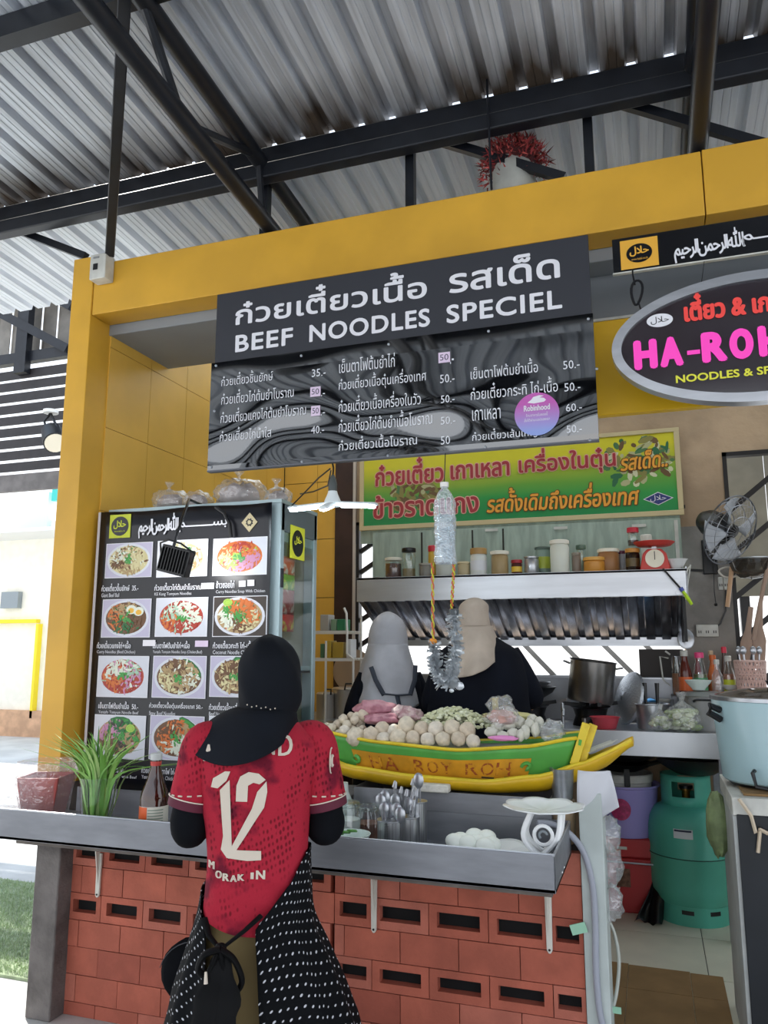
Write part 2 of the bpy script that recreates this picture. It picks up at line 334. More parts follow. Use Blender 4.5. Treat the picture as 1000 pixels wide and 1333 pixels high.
# ---------------------------------------------------------------- red block wall
RED = [mat('red_block_%d' % i, c, .8, var=.14, vs=9, bump=.25, bs=90) for i, c in enumerate(('b3604c', 'bb6550', 'a85846', 'bd6d5a'))]
HOLE = mat('vent_black', '0b0b0d', .9)
YB = 2.86
jx = [at(px, py, YB).x for px, py in ((520.8, 1212), (597.6, 1221), (678.5, 1231), (761, 1240))]
pit = (jx[3] - jx[0]) / 3; x_end = jx[3]
z1180 = at(635.6, 1180.5, YB).z; z1310 = at(635.6, 1310, YB).z; rowh = (z1180 - z1310) / 3
bw = struct('wall_counter', MB().box(-2.36, x_end, YB + .038, YB + .12, .0, .80), GROUT)
ROWS = [.785, .68, .574, .467, .362, .26, .155, .052, .0]
XS = -1.165; pl = .204; vent_l, vent_r = (1, 3), (2, 4)
def lay(x0, x1, xj, p, r, vent):
    """one course of blocks between x0 and x1, joints at xj + k p"""
    k0 = math.floor((x0 - xj) / p); g = .0015; zt, zb = ROWS[r], ROWS[r + 1]
    for k in range(k0, k0 + 14):
        a, b = max(xj + k * p, x0), min(xj + (k + 1) * p, x1)
        if b - a < .02 or zt - zb < .03: continue
        m = RED[min(3, int(random.random() * 4))]; y0 = YB + random.uniform(-.0015, .001); mb = MB()
        if vent:
            c = (a + b) / 2; hw = (b - a) * .36; h1 = zt - .026; h0 = zb + .03
            for q in ((a + g, c - hw, zb + g, zt - g), (c + hw, b - g, zb + g, zt - g), (c - hw, c + hw, h1, zt - g), (c - hw, c + hw, zb + g, h0)): mb.box(q[0], q[1], y0, YB + .04, q[2], q[3])
            br = part('vent_block', mb, m, bw, smooth=False)
            part('vent_hole', MB().box(c - hw - .001, c + hw + .001, YB + .035, YB + .0395, h0 - .001, h1 + .001), HOLE, br, smooth=False)
        else:
            mb.box(a + g, b - g, y0, YB + .04, zb + g, zt - g); part('block', mb, m, bw, smooth=False)
for r in range(8):
    lay(-2.36, XS, -1.996 + (0 if r % 2 else pl * .5), pl, r, r in vent_l)
    lay(XS, x_end, jx[3] - (pit * .5 if r in (2, 4, 6) else 0), pit, r, r in vent_r)
p = at(752, 1046, 2.855)
WP = mat('pale_painted_board', 'c3ccc9', .5, var=.1, vs=6, col2=None)
struct('trim_2', MB().box(x_end + .001, x_end + .078, 2.845, 3.0, 0, .985), WP, bev=.003, label='pale grey end board of the red block wall')
# ---------------------------------------------------------------- floors
struct('floor', MB().box(-30, 30, -20, 40, -.1, 0), CONCF)
kf = struct('floor_kitchen', MB().box(-2.4, 2.4, 2.965, 4.97, .001, .094), mat('tile_grout', '55524c', .9))
TILE = [mat('cream_tile_%d' % i, c, .35, var=.07, vs=5) for i, c in enumerate(('dcd7c4', 'e2ddcb', 'd6d1be'))]
TY = [3.0, 3.30, 3.79, 4.28, 4.77, 4.97]; TX = [-2.4 + .105 + .49 * k for k in range(-1, 11)]
for i in range(len(TX) - 1):
    for j in range(len(TY) - 1):
        a, b = max(TX[i], -2.39), min(TX[i + 1], 2.39)
        if b - a > .02: part('floor_tile', MB().box(a + .002, b - .002, TY[j] + .002, TY[j + 1] - .002, .09, .1), random.choice(TILE), kf, smooth=False)
# ---------------------------------------------------------------- back wall of the kitchen
bk = struct('wall_back', (lambda m: (m.box(-2.0, -1.86, 4.85, 4.97, .1, 3.4, 1), m.box(.186, .455, 4.85, 4.97, .1, 3.4), m.box(.455, 2.4, 4.85, 4.97, 2.6, 3.4),
      m.box(.455, 2.4, 4.85, 4.97, .1, 1.2), m.box(-1.86, .186, 4.85, 4.97, .1, 1.29), m.box(-1.86, .186, 4.85, 4.97, 2.3, 3.4), m.box(-2.52, -2.0, 4.87, 4.97, .1, 3.4, 2), m)[-1])(MB()),
      [mat('plaster_tan', 'b59c80', .9, var=.22, vs=3, bump=.25, bs=30), mat('brown_post', '3b2723', .6, var=.3, vs=6), GROUT])
part('dado', MB().box(.187, .455, 4.842, 4.851, 1.05, 2.17), mat('grey_dado', '8f8b86', .85, var=.25, vs=5, bump=.2), bk)
part('dado', MB().box(.455, 2.4, 4.842, 4.851, .5, 1.2), MATS['grey_dado'], bk)
bz = [1.0, 1.4, 1.8, 2.2, 2.6, 3.0, 3.4]
for i in range(6):
    for a, b in ((-2.39, -2.14), (-2.137, -2.003)): part('wall_tile', MB().box(a, b, 4.86, 4.871, bz[i] + .002, bz[i + 1] - .002), YELI, bk, smooth=False)
part('post_edge', MB().box(-1.862, -1.842, 4.83, 4.85, .9, 3.3), mat('post_edge_white', 'c9c0b8', .6), bk)
FR = mat('window_frame_dark', '1d1a1c', .5)
w1 = struct('window_1', MB().box(-1.845, -1.82, 4.84, 4.90, 1.29, 2.3).box(-1.845, .235, 4.84, 4.90, 1.28, 1.305).box(-1.845, .235, 4.84, 4.9, 2.28, 2.30), FR)
k = -1.74
while k < .2:
    for a, b in ((k, 1),):
        p, q = [k, 1.29], [k + .62, 2.3]
    # bars lean; clip to the opening
    def pt(t, k=k): return (k + t * .95, 1.29 + t * 1.01 if False else 2.3 - t * 1.01)
    xs0 = max(-1.83, k); t0 = (xs0 - k) / .95; t1 = min(1, (.22 - k) / .95)
    if t1 > t0: a, b = pt(t0), pt(t1); part('window_bar', MB().bar((a[0], 4.87, a[1]), (b[0], 4.87, b[1]), .02, .028), FR if k < -2.3 else mat('window_bar_pale', 'b3b0ac', .5), w1)
    k += .235
for z in (1.32, 1.48, 1.64, 1.80, 1.96, 2.10): part('window_bar', MB().bar((-1.82, 4.865, z), (-1.55, 4.865, z + .17), .02, .03), FR, w1)
w2 = struct('window_2', MB().box(.455, .478, 4.84, 4.90, 1.2, 2.6).box(.455, 2.4, 4.84, 4.90, 2.575, 2.6).box(.455, 2.4, 4.84, 4.90, 1.2, 1.22), FR)
for z in (.9, 1.2, 1.5, 1.75, 2.0, 2.25): 
    t0 = 0 if z >= 1.22 else (1.22 - z) / .9
    t1 = min(1, (2.58 - z) / .9)
    part('window_bar', MB().bar((.47 + 1.1 * t0, 4.87, z + .9 * t0), (.47 + 1.1 * t1, 4.87, z + .9 * t1), .02, .03), FR, w2)
struct('wall_right', MB().box(2.4, 2.5, 2.93, 4.97, 0, 3.4), PLAST)
aw = thing('rear_awning', 'grey green awning outside the right window', 'awning', (1.6, 5.3, 1.75)); AWM = mat('awning_grey', '8c8f88', .7, var=.2, vs=3)
for k in range(9): part('awning_sheet', MB().box(.52 + k * .26, .775 + k * .26, 5.60, 5.62, 1.8, 3.3), AWM, aw, smooth=False)
for x in (.6, 1.7, 2.7): part('awning_post', MB().box(x - .03, x + .03, 5.62, 5.68, 0, 3.3), STEELB, aw)
# ---------------------------------------------------------------- what stands beyond on the left
OUTW = mat('sunlit_render', 'f6f1e2', .8, var=.05); OUTY = mat('yellow_frame_paint', 'f4dc2a', .6); OUTB = mat('brown_plinth_tile', 'd2a683', .7, var=.2, vs=5)
h = thing('neighbour_house', 'sunlit pale building with yellow door frame across the lane', 'building', (-11, 10.6, 0))
Yh = 10.6
def hb(x0, y0, x1, y1, Y=Yh, d=.15):
    a, b = at(x0, y1, Y), at(x1, y0, Y); return MB().box(min(a.x, b.x), max(a.x, b.x), Y, Y + d, min(a.z, b.z), max(a.z, b.z))
part('wall', MB().box(-16, -6.5, 10.7, 13, 0, 3.6), OUTW, h); part('plinth', MB().box(-16, -6.5, 10.6, 10.7, 0, .42), OUTB, h)
part('door_post', hb(41, 812, 47, 935), OUTY, h); part('door_post', hb(-60, 812, -53, 935), OUTY, h); part('lintel', hb(-60, 806, 47, 812), OUTY, h)
part('awning', MB().box(-16, -6.5, 9.9, 10.7, 3.3, 3.36), WHITE, h); part('sign_panel', hb(67, 632, 84, 652), mat('teal_panel', '3fbfb5', .5), h)
part('sign_panel', hb(3, 640, 64, 690), mat('pale_panel', 'd7e4e2', .5), h)
part('window_pane', hb(0, 770, 24, 792), mat('pane_grey', '8c959a', .2), h)
nb = thing('slatted_fascia', 'dark slatted fascia with corrugated top beyond the ochre column', 'fascia', (-6.3, 6, 3.0))
DK = mat('dark_slat', '2a2628', .6, var=.2)
for k in range(9):
    za = 4.27 - k * .122; part('slat', MB().bar((-8.4, 6.0, za - .05), (-5.0, 6.0, za - .05), .02, .088 + .004 * (k == 0)), DK, nb)
part('lower_board', MB().box(-8.4, -5.0, 6.0, 6.06, 3.0, 3.17), mat('grey_board', '6f6a68', .7, var=.2), nb)
mb = MB(); x = -8.4
while x < -5.0:
    mb.box(x, x + .14, 6.10, 6.11, 4.45, 5.1); mb.box(x + .14, x + .2, 6.13, 6.14, 4.45, 5.1); x += .2
part('corrugated_panel', mb, mat('weathered_sheet', '8a857e', .6, .3, var=.25, vs=4), nb, smooth=False)
part('chord', MB().box(-8.4, -5.0, 5.95, 6.03, 4.33, 4.44), STEELB, nb); part('chord', MB().box(-8.4, -5.0, 5.95, 6.03, 5.02, 5.15), STEELB, nb)
p = at(37, 425, 5.98); part('post', MB().box(p.x - .07, p.x + .07, 5.9, 5.98, 4.2, 5.3), STEELB, nb)
part('diagonal', MB().bar(at(-5, 405, 5.93), at(90, 455, 5.93), .09), STEELB, nb); part('diagonal', MB().bar(at(42, 372, 5.93), at(95, 400, 5.93), .09), STEELB, nb)
part('light_sheet', MB().box(-8.4, -5.0, 6.0, 6.02, 5.15, 5.6), ROOF2, nb)
# turf beside the post
mb = MB(); mb.box(-6, -2.62, 3.06, 4.22, .0, .012)
g = solo('turf_mat', mb, mat('turf_base', '9aa988', .95, var=.2, vs=30), 'mid green artificial turf mat on the pale paving left of the post', 'turf mat')
mb = MB(); R = random.Random(3)
for i in range(26000):
    x = R.uniform(-4.6, -2.63); y = R.uniform(3.07, 4.21); a = R.uniform(0, 6.3); hh = R.uniform(.012, .024); w = .003
    mb.add([(x - w * cos(a), y - w * sin(a), .01), (x + w * cos(a), y + w * sin(a), .01), (x + R.uniform(-.01, .01), y + R.uniform(-.01, .01), .01 + hh)], [(0, 1, 2)], R.choice((0, 0, 1)))
mb.keep = True
part('turf_blades', mb, [mat('turf_a', 'b0c49a', .8), mat('turf_b', 'cdd8bd', .8)], g, smooth=False, stuff=True)
# ---------------------------------------------------------------- name board
YS = 2.70
def P(x, y, Y=YS): return at(x, y, Y)
BLK = mat('board_print_grey', '33353c', .45, spec=.4); INK = mat('white_print', 'e8e8ee', .5); INK2 = mat('white_print_small', 'e2e4ea', .5)
WAVY = mat('black_acrylic', '07080b', .04, spec=1.0, ior=1.9, bump=.0)
n = WAVY.node_tree; b = n.nodes['Principled BSDF']
t = n.nodes.new('ShaderNodeTexCoord'); mp = n.nodes.new('ShaderNodeMapping'); mp.inputs['Scale'].default_value = (1, 1, 1.5); n.links.new(t.outputs['Object'], mp.inputs[0])
ns = n.nodes.new('ShaderNodeTexNoise'); ns.inputs['Scale'].default_value = 2.6; ns.inputs['Detail'].default_value = 0; n.links.new(mp.outputs[0], ns.inputs[0])
sp = n.nodes.new('ShaderNodeSeparateXYZ'); n.links.new(t.outputs['Object'], sp.inputs[0])
mr = n.nodes.new('ShaderNodeMapRange'); mr.inputs['From Min'].default_value = .02; mr.inputs['From Max'].default_value = .40; mr.inputs['To Min'].default_value = 1; mr.inputs['To Max'].default_value = .04
mu = n.nodes.new('ShaderNodeMath'); mu.operation = 'MULTIPLY'; n.links.new(sp.outputs[2], mr.inputs[0]); n.links.new(mr.outputs[0], mu.inputs[0]); n.links.new(ns.outputs[0], mu.inputs[1])
bp = n.nodes.new('ShaderNodeBump'); bp.inputs['Distance'].default_value = .055; bp.inputs['Strength'].default_value = 1; n.links.new(mu.outputs[0], bp.inputs['Height']); n.links.new(bp.outputs[0], b.inputs['Normal'])
x0, x1 = P(275, 500).x, P(774, 450).x; zt, zb = P(284, 382).z - .005, P(272, 613).z; zm = (P(277, 469).z + P(773, 413).z) / 2
brd = thing('menu_signboard', 'large black hanging signboard with white BEEF NOODLES SPECIEL heading and price list', 'sign', ((x0 + x1) / 2, YS, zb))
part('header_panel', MB().box(x0 + .012, x1 - .004, YS, YS + .02, zm, zt), BLK, brd, bev=.002)
part('price_panel', MB().box(x0, x1, YS - .004, YS + .02, zb, zm), WAVY, brd, smooth=False, label='glossy black lower panel with wavy reflections')
part('panel_edge', MB().box(x0, x1, YS - .006, YS + .022, zb - .006, zb), mat('panel_edge_grey', '5d6068', .4), brd)
YT = YS - .0015; YP = YS - .006
z0 = P(307, 424).z; z1 = z0 + P(548, 352).z - P(548, 391).z
write('heading', brd, 'ก๋วยเตี๋ยวเนื้อ', INK, YT, P(307, 410).x, P(556, 375).x, z0, z1, bold=.022, res=4)
write('heading', brd, 'รสเด็ด', INK, YT, P(585, 375).x, P(729, 350).x, z0, z0 + (z1 - z0) * .93, bold=.022)
z0 = P(307, 459).z; z1 = P(307, 437).z
for w_, xa, xb in (('BEEF', 307, 382), ('NOODLES', 403, 560), ('SPECIEL', 582, 733)): write('heading', brd, w_, INK, YT, P(xa, 440).x, P(xb, 420).x, z0, z1, bold=.024, space=1.1, res=4)
for x_ in (-1.5, -.35): part('hanger', MB().box(x_ - .02, x_ + .02, YS + .02, 2.99, 2.915, 2.955), STEELB, brd)
rows = [('ก๋วยเตี๋ยวชิ้นยักษ์', 288, 503, 355, 487), ('ก๋วยเตี๋ยวไก่ต้มยำโบราณ', 288, 527, 382, 509), ('ก๋วยเตี๋ยวแคงไก่ต้มยำโบราณ', 287, 551, 398, 533), ('ก๋วยเตี๋ยวไก่น้ำใส', 286, 575, 353, 558),
    ('เย็นตาโฟต้มยำไก่', 441.5, 486, 514, 468), ('ก๋วยเตี๋ยวเนื้อตุ๋นเครื่องเทศ', 441, 512, 555, 490), ('ก๋วยเตี๋ยวเนื้อเครื่องในวัว', 441, 537, 548, 517), ('ก๋วยเตี๋ยวไก่ต้มยำเนื้อโบราณ', 441, 563, 563, 542), ('ก๋วยเตี๋ยวเนื้อโบราณ', 441, 587, 543, 570),
    ('เย็นตาโฟต้มยำเนื้อ', 613, 494, 701, 475), ('ก๋วยเตี๋ยวกระทิ ไก่-เนื้อ', 613, 521, 727, 501), ('เกาเหลา', 615, 548, 652, 534), ('ก๋วยเตี๋ยวเส้นใหญ่', 615, 576, 700, 560)]
for s_, xl, yb, xr, yt in rows: wpx('menu_line', brd, s_, INK2, YP, xl, yb, xr, yt, bold=.008, res=1)
for s_, xl, yb, xr, yt in (('35.-', 406, 491, 424, 481), ('.-', 418, 516, 423, 512), ('.-', 417.5, 541, 423, 537), ('40.-', 405, 565, 422, 555), ('.-', 586, 474, 591, 467), ('50.-', 573, 499, 592, 488), ('50.-', 574, 525, 592, 515), ('50.-', 574, 553, 593, 543), ('50', 574, 579, 586, 568),
      ('50.-', 733.5, 481, 755, 470), ('50.-', 735, 510, 756, 499), ('60.-', 737, 536, 758, 526), ('50.-', 738, 564, 758, 554)):
    wpx('price', brd, s_, INK2, YP, xl, yb, xr, yt, bold=.01, res=1)
LAV = mat('lavender_paper', 'e3cfe6', .7); PEN = mat('pen_ink', '3b3450', .6)
for xl, yb, xr, yt in ((404, 517, 417.5, 504), (405, 542, 417, 529), (571, 473, 586, 459)):
    a, c = P(xl, yb, YP), P(xr, yt, YP); pp = part('price_patch', MB().box(a.x, c.x, YP - .001, YP, a.z, c.z + .004), LAV, brd, smooth=False)
    write('price', pp, '50', PEN, YP - .0016, a.x + .006, c.x - .006, a.z + .009, c.z - .004)
a = P(243 + 338, 514)
SCR = mat('screw_head', 'b8bcc4', .3, .8)
for x, y in ((392, 463), (506, 448), (636, 431), (766, 415), (281, 476), (279, 535), (275, 608), (393, 601), (505, 593), (632, 582), (768, 573), (777, 480)):
    q = P(x, y, YS - .006); part('screw', MB().lathe([(.006, 0), (.005, .002), (0, .003)], n=10), SCR, brd) if False else part('screw', MB().blob((q.x, YS - .005, q.z), .0055, 0, seg=8), SCR, brd)
# round sticker (its square code left out)
def disc(cx, cz, rx, rz, y0, y1, n=40): return MB().prism([(cx + rx * cos(2 * pi * k / n), cz + rz * sin(2 * pi * k / n)) for k in range(n)], y0, y1)
gm = mat('sticker_violet', 'b06ac0', .4); n = gm.node_tree; tcx = n.nodes.new('ShaderNodeTexCoord'); sp = n.nodes.new('ShaderNodeSeparateXYZ'); r = n.nodes.new('ShaderNodeValToRGB')
n.links.new(tcx.outputs['Generated'], sp.inputs[0]); n.links.new(sp.outputs[2], r.inputs[0]); n.links.new(r.outputs[0], n.nodes['Principled BSDF'].inputs[0])
r.color_ramp.elements[0].position = .1; r.color_ramp.elements[0].color = hx('8fa2de'); r.color_ramp.elements[1].position = .75; r.color_ramp.elements[1].color = hx('c05ab0')
q = P(699, 539, YP); st = part('round_sticker', disc(q.x, q.z, .079, .079, YP - .002, YP - .0005), gm, brd, smooth=False, label='round pink and violet delivery sticker')
write('sticker_text', st, 'Robinhood', INK, YP - .0026, q.x - .045, q.x + .047, q.z + .012, q.z + .034, bold=.02)
write('sticker_text', st, 'ร้านอาหารในซอยนี้', INK, YP - .0026, q.x - .038, q.x + .038, q.z - .008, q.z + .006, bold=.005, res=1)
write('sticker_text', st, 'สั่งได้ผ่านแอปของเรา', INK, YP - .0026, q.x - .045, q.x + .045, q.z - .026, q.z - .012, bold=.005, res=1)
hat = [(-.035, 0), (-.01, -.006), (.03, -.002), (.038, .006), (.03, .016), (.012, .02), (.03, .026), (.012, .03), (-.012, .024), (-.02, .012)]
part('sticker_emblem', MB().prism([(q.x + a * .9, q.z + .044 + b * .8) for a, b in hat], YP - .0028, YP - .0022), INK, st, smooth=False)
# ---------------------------------------------------------------- green banner on the back wall
YBN = 4.80
gb = mat('green_banner_print', '5f9a3c', .45); n = gb.node_tree; tcx = n.nodes.new('ShaderNodeTexCoord'); sp = n.nodes.new('ShaderNodeSeparateXYZ'); r = n.nodes.new('ShaderNodeValToRGB')
ns = n.nodes.new('ShaderNodeTexNoise'); ns.inputs['Scale'].default_value = 1.3; ad = n.nodes.new('ShaderNodeMath'); ad.operation = 'MULTIPLY_ADD'; ad.inputs[1].default_value = .35
n.links.new(tcx.outputs['Generated'], ns.inputs[0]); n.links.new(tcx.outputs['Generated'], sp.inputs[0]); n.links.new(ns.outputs[0], ad.inputs[0]); n.links.new(sp.outputs[2], ad.inputs[2]); n.links.new(ad.outputs[0], r.inputs[0]); n.links.new(r.outputs[0], n.nodes['Principled BSDF'].inputs[0])
e = r.color_ramp.elements; e[0].position = .2; e[0].color = hx('1d8a4a'); e[1].position = 1.15 if False else 1.0; e[1].color = hx('d8cf2c'); m_ = e.new(.62); m_.color = hx('6aa53c'); m_ = e.new(.45); m_.color = hx('2f9a48')
bx0, bx1 = at(474, 640, YBN).x, at(880, 610, YBN).x; bz0, bz1 = at(475, 685, YBN).z, at(880, 562, YBN).z
bn = thing('green_banner', 'green and yellow banner with red Thai lettering over the jar shelf', 'banner', ((bx0 + bx1) / 2, YBN, bz0))
part('banner_face', MB().box(bx0, bx1, YBN, YBN + .012, bz0, bz1), gb, bn, smooth=False)
BF = mat('banner_frame', 'c9b98f', .5)
for q in ((bx0 - .03, bx1 + .03, bz0 - .03, bz0), (bx0 - .03, bx1 + .03, bz1, bz1 + .025), (bx0 - .03, bx0, bz0, bz1), (bx1, bx1 + .03, bz0, bz1)): part('frame_rail', MB().box(q[0], q[1], YBN - .008, YBN + .014, q[2], q[3]), BF, bn, bev=.002)
RD = mat('banner_red', 'a8323a', .5); PK = mat('banner_pink_outline', 'e8b4a0', .5); OR_ = mat('banner_orange', 'eda53a', .5); BRN = mat('banner_brown', '6a4318', .5)
FOODC = [mat('print_food_%d' % i, c, .5) for i, c in enumerate(('8a8446', 'b5b486', '4f7a4c', '6d5233', 'd3d4b0', '2f6b46'))]
R = random.Random(11)
for (cx, cy, rx, rz, nn) in ((830, 600, .23, .17, 90), (540, 648, .22, .12, 80)):
    c_ = at(cx, cy, YBN); mb = MB()
    for i in range(nn):
        a = R.uniform(0, 2 * pi); d = sqrt(R.random()); x = c_.x + cos(a) * d * rx * .9; z = c_.z + sin(a) * d * rz * .85; l = R.uniform(.012, .05); w = R.uniform(.008, .02); th = R.uniform(0, pi)
        pts = [(x + cos(th) * l * cos(t_) - sin(th) * w * sin(t_), z + sin(th) * l * cos(t_) + cos(th) * w * sin(t_)) for t_ in [2 * pi * k / 7 for k in range(7)]]
        pts = [(px, min(max(pz, bz0 + .01), bz1 - .01)) for px, pz in pts]
        mb.add([(px, YBN - .0004 - .00001 * i, pz) for px, pz in pts], [tuple(range(7))], R.choice((0, 1, 2, 3, 4, 5) if cx > 700 else (0, 3, 3, 1, 0, 2)))
    mb.keep = True; part('printed_food', mb, FOODC, bn, smooth=False)
def dbl(body, xl, yb, xr, yt, m1, m2, b1, b2, rise=0, sl=0):
    a, b, c = at(xl, yb, YBN), at(xr, yb, YBN), at(xl, yt, YBN)
    write('banner_text_outline', bn, body, m2, YBN - .003, a.x - .006, b.x + .006, a.z - .006, c.z + .006, bold=b2, rise=rise, slant=sl)
    write('banner_text', bn, body, m1, YBN - .006, a.x, b.x, a.z, c.z, bold=b1, rise=rise, slant=sl)
dbl('ก๋วยเตี๋ยว', 489, 634, 578, 600, RD, PK, .02, .055, rise=.005); dbl('เกาเหลา', 587, 625, 664, 606, RD, PK, .02, .055, rise=.005); dbl('เครื่องในตุ๋น', 676, 623, 803, 586, RD, PK, .02, .055, rise=.005)
dbl('ข้าวราดแกง', 486, 676, 624, 646, RD, PK, .02, .055, rise=.01)
dbl('รสดั้งเดิมถึงเครื่องเทศ', 634, 668, 834, 637, OR_, BRN, .02, .05, sl=.2)
dbl('รสเด็ด..', 808, 614, 870, 590, OR_, BRN, .02, .05, rise=.04, sl=.2)
q = at(857, 649, YBN); w, hh = .085, .04
part('diamond_edge', MB().prism([(q.x - w, q.z), (q.x, q.z - hh), (q.x + w, q.z), (q.x, q.z + hh)], YBN - .002, YBN - .0008), INK, bn, smooth=False)
dm = part('diamond', MB().prism([(q.x - w * .9, q.z), (q.x, q.z - hh * .88), (q.x + w * .9, q.z), (q.x, q.z + hh * .88)], YBN - .0035, YBN - .002), mat('navy_print', '2c3a78', .5), bn, smooth=False)
write('diamond_text', dm, HALAL, INK, YBN - .0042, q.x - .045, q.x + .045, q.z - .018, q.z + .02, bold=.01)
# ---------------------------------------------------------------- strip sign with calligraphy
YH = 2.74
q0, q1 = at(799, 356, YH), at(798, 312, YH); zb_, zt_ = q0.z, q1.z - .0
hs = thing('calligraphy_sign', 'narrow black hanging sign with white Arabic calligraphy above the oval sign', 'sign', (.4, YH, zb_))
part('sign_panel', MB().box(q0.x, 1.2, YH, YH + .012, zb_, zt_), BLACKG, hs, bev=.001)
part('edge_strip', MB().box(q0.x - .003, 1.2, YH - .002, YH + .014, zb_ - .005, zb_), WHITED, hs)
a, c = at(809, 352, YH), at(856, 311, YH)
YSQ = mat('yellow_print', 'e8ae3a', .5); y_ = part('yellow_square', MB().box(a.x, c.x, YH - .0015, YH, a.z, c.z + .012), YSQ, hs, smooth=False)
cx, cz = (a.x + c.x) / 2, (a.z + c.z) / 2 + .006
part('black_roundel', disc(cx, cz, .044, .036, YH - .003, YH - .0016), BLACKG, y_, smooth=False); write('roundel_text', y_, HALAL, YSQ, YH - .0038, cx - .033, cx + .033, cz - .012, cz + .026, bold=.03)
write('roundel_text', y_, 'www.halal.co.th', YSQ, YH - .0038, cx - .028, cx + .028, cz - .026, cz - .018, bold=.01, res=1)
a, c = at(878, 338, YH), at(968, 302, YH)
write('calligraphy', hs, RAHIM + RAHMAN + '\ufdf2', INK, YH - .001, a.x, c.x, at(923, 337, YH).z, at(923, 301, YH).z, bold=.018, space=.82)
write('calligraphy', hs, BISM_TAIL, INK, YH - .001, c.x - .01, c.x + .26, at(923, 328, YH).z, at(923, 312, YH).z, bold=.018)
# ---------------------------------------------------------------- oval sign
YO = 2.72
cl = at(797, 462, YO); cb = at(930, 524, YO); OX, OZ, RX, RZ = cl.x + .475, cl.z + .006, .475, cl.z - cb.z + .02
ov = thing('oval_sign', 'oval steel rimmed sign with pink HA-ROH lettering hanging by carabiners', 'sign', (OX, YO, OZ - RZ))
def ering(a, b, y0, y1, n=96):
    mb = MB(); vs = []
    for (rx, rz, y) in ((RX - b, RZ - b, y0), (RX - a, RZ - a, y0), (RX - a, RZ - a, y1), (RX - b, RZ - b, y1)):
        vs += [(OX + rx * cos(2 * pi * k / n), y, OZ + rz * sin(2 * pi * k / n)) for k in range(n)]
    mb.add(vs, [(j * n + k, j * n + (k + 1) % n, ((j + 1) % 4) * n + (k + 1) % n, ((j + 1) % 4) * n + k) for j in range(4) for k in range(n)]); return mb
OVF = mat('oval_face', '2b2228', .12, spec=.8)
part('steel_rim', ering(0, .032, YO - .018, YO + .035), STEEL, ov); part('sign_face', disc(OX, OZ, RX - .03, RZ - .03, YO - .006, YO + .03, 96), OVF, ov, smooth=False)
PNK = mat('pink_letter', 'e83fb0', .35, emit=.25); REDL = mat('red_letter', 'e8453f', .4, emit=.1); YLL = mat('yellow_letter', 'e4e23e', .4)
def wo(nm, body, m, xl, yb, xr, yt, **k): return wpx(nm, ov, body, m, YO - .009, xl, yb, xr, yt, **k)
# name in pink: solid raised letters
for i, (ch, xl, xr) in enumerate((('H', 826, 857), ('A', 860, 891), ('-', 896, 913), ('R', 915, 949), ('O', 952, 984), ('H', 990, 1024), )):
    a, b = at(xl, 478, YO - .01), at(xr, 478, YO - .01); base = at(860, 480, YO).z + .0 ; top = at(860, 441, YO).z
    if ch == '-': z0, z1 = base + .035, base + .05
    else: z0, z1 = base, top
    if ch == '-': part('pink_letter', MB().box(a.x, b.x, YO - .0105, YO - .0095, z0, z1), PNK, ov, smooth=False); continue
    write('pink_letter', ov, ch, PNK, YO - .0095, a.x, b.x, z0, z1, bold=.05, res=5, label='raised pink letter' if i == 0 else None)
a = at(880, 500, YO); wz = at(880, 500, YO).z; write('yellow_lettering', ov, 'NOODLES & SPECIEL', YLL, YO - .008, at(880, 498, YO).x, at(880, 498, YO).x + .40, wz, wz + .028, bold=.03)
write('red_lettering', ov, 'เตี๋ยว & เกาเหลา', REDL, YO - .009, at(891, 420, YO).x, at(891, 420, YO).x + .42, at(891, 421, YO).z, at(891, 385, YO).z, bold=.04)
q = at(859, 418, YO); el = part('white_oval', disc(q.x, q.z, .043, .024, YO - .008, YO - .006), INK, ov, smooth=False); write('oval_text', el, HALAL, BLACKG, YO - .0086, q.x - .03, q.x + .03, q.z - .014, q.z + .014, bold=.005)
CHN = mat('dark_chain', '2b2b2f', .35, .7)
def loop(cx, cz, rx, rz, y, r=.0035, n=18, tilt=0):
    pts = [(cx + rx * (1 + .35 * sin(t)) * cos(t) * cos(tilt) - rz * sin(t) * sin(tilt), y, cz + rz * sin(t) * cos(tilt) + rx * cos(t) * sin(tilt)) for t in [2 * pi * k / n for k in range(n + 1)]]; return MB().tube(pts, r, 6, cap=False)
q = at(829, 381, YO); q2 = at(824, 358, YO); q3 = at(834, 402, YO)
cb_ = thing('carabiner', 'dark steel carabiner holding the left end of the oval sign', 'carabiner', (q.x, YO, q3.z))
part('ring', loop(q.x, q.z, .018, .046, YO, .0045, tilt=-.1), CHN, cb_); part('hook_link', MB().tube([(q.x - .004, YO, q.z + .03), q2, (q2.x, YO + .02, q2.z + .03)], .003, 6), CHN, cb_); part('hook_link', MB().tube([(q.x + .003, YO, q.z - .032), q3, (q3.x + .01, YO, q3.z - .01)], .003, 6), CHN, cb_)
q = at(911, 360, YO); solo('hanging_wire', MB().tube([at(913, 372, YO), at(917, 340, YO)], .0012, 5), CHN, 'thin black wire from the calligraphy sign down to the oval sign', 'wire')
# yellow light box behind the oval
YY = 3.0
a, c = at(778, 538, YY), at(775, 416, YY)
lb = thing('yellow_board', 'bright yellow board hanging behind the oval sign', 'board', (.4, YY, a.z))
part('board_face', MB().box(a.x, 1.6, YY, YY + .04, a.z - .01, c.z - .01), mat('bright_yellow', 'f0bd1a', .45), lb, bev=.003)
part('top_edge', MB().box(a.x, 1.6, YY - .004, YY + .044, c.z - .01, c.z), WHITED, lb)
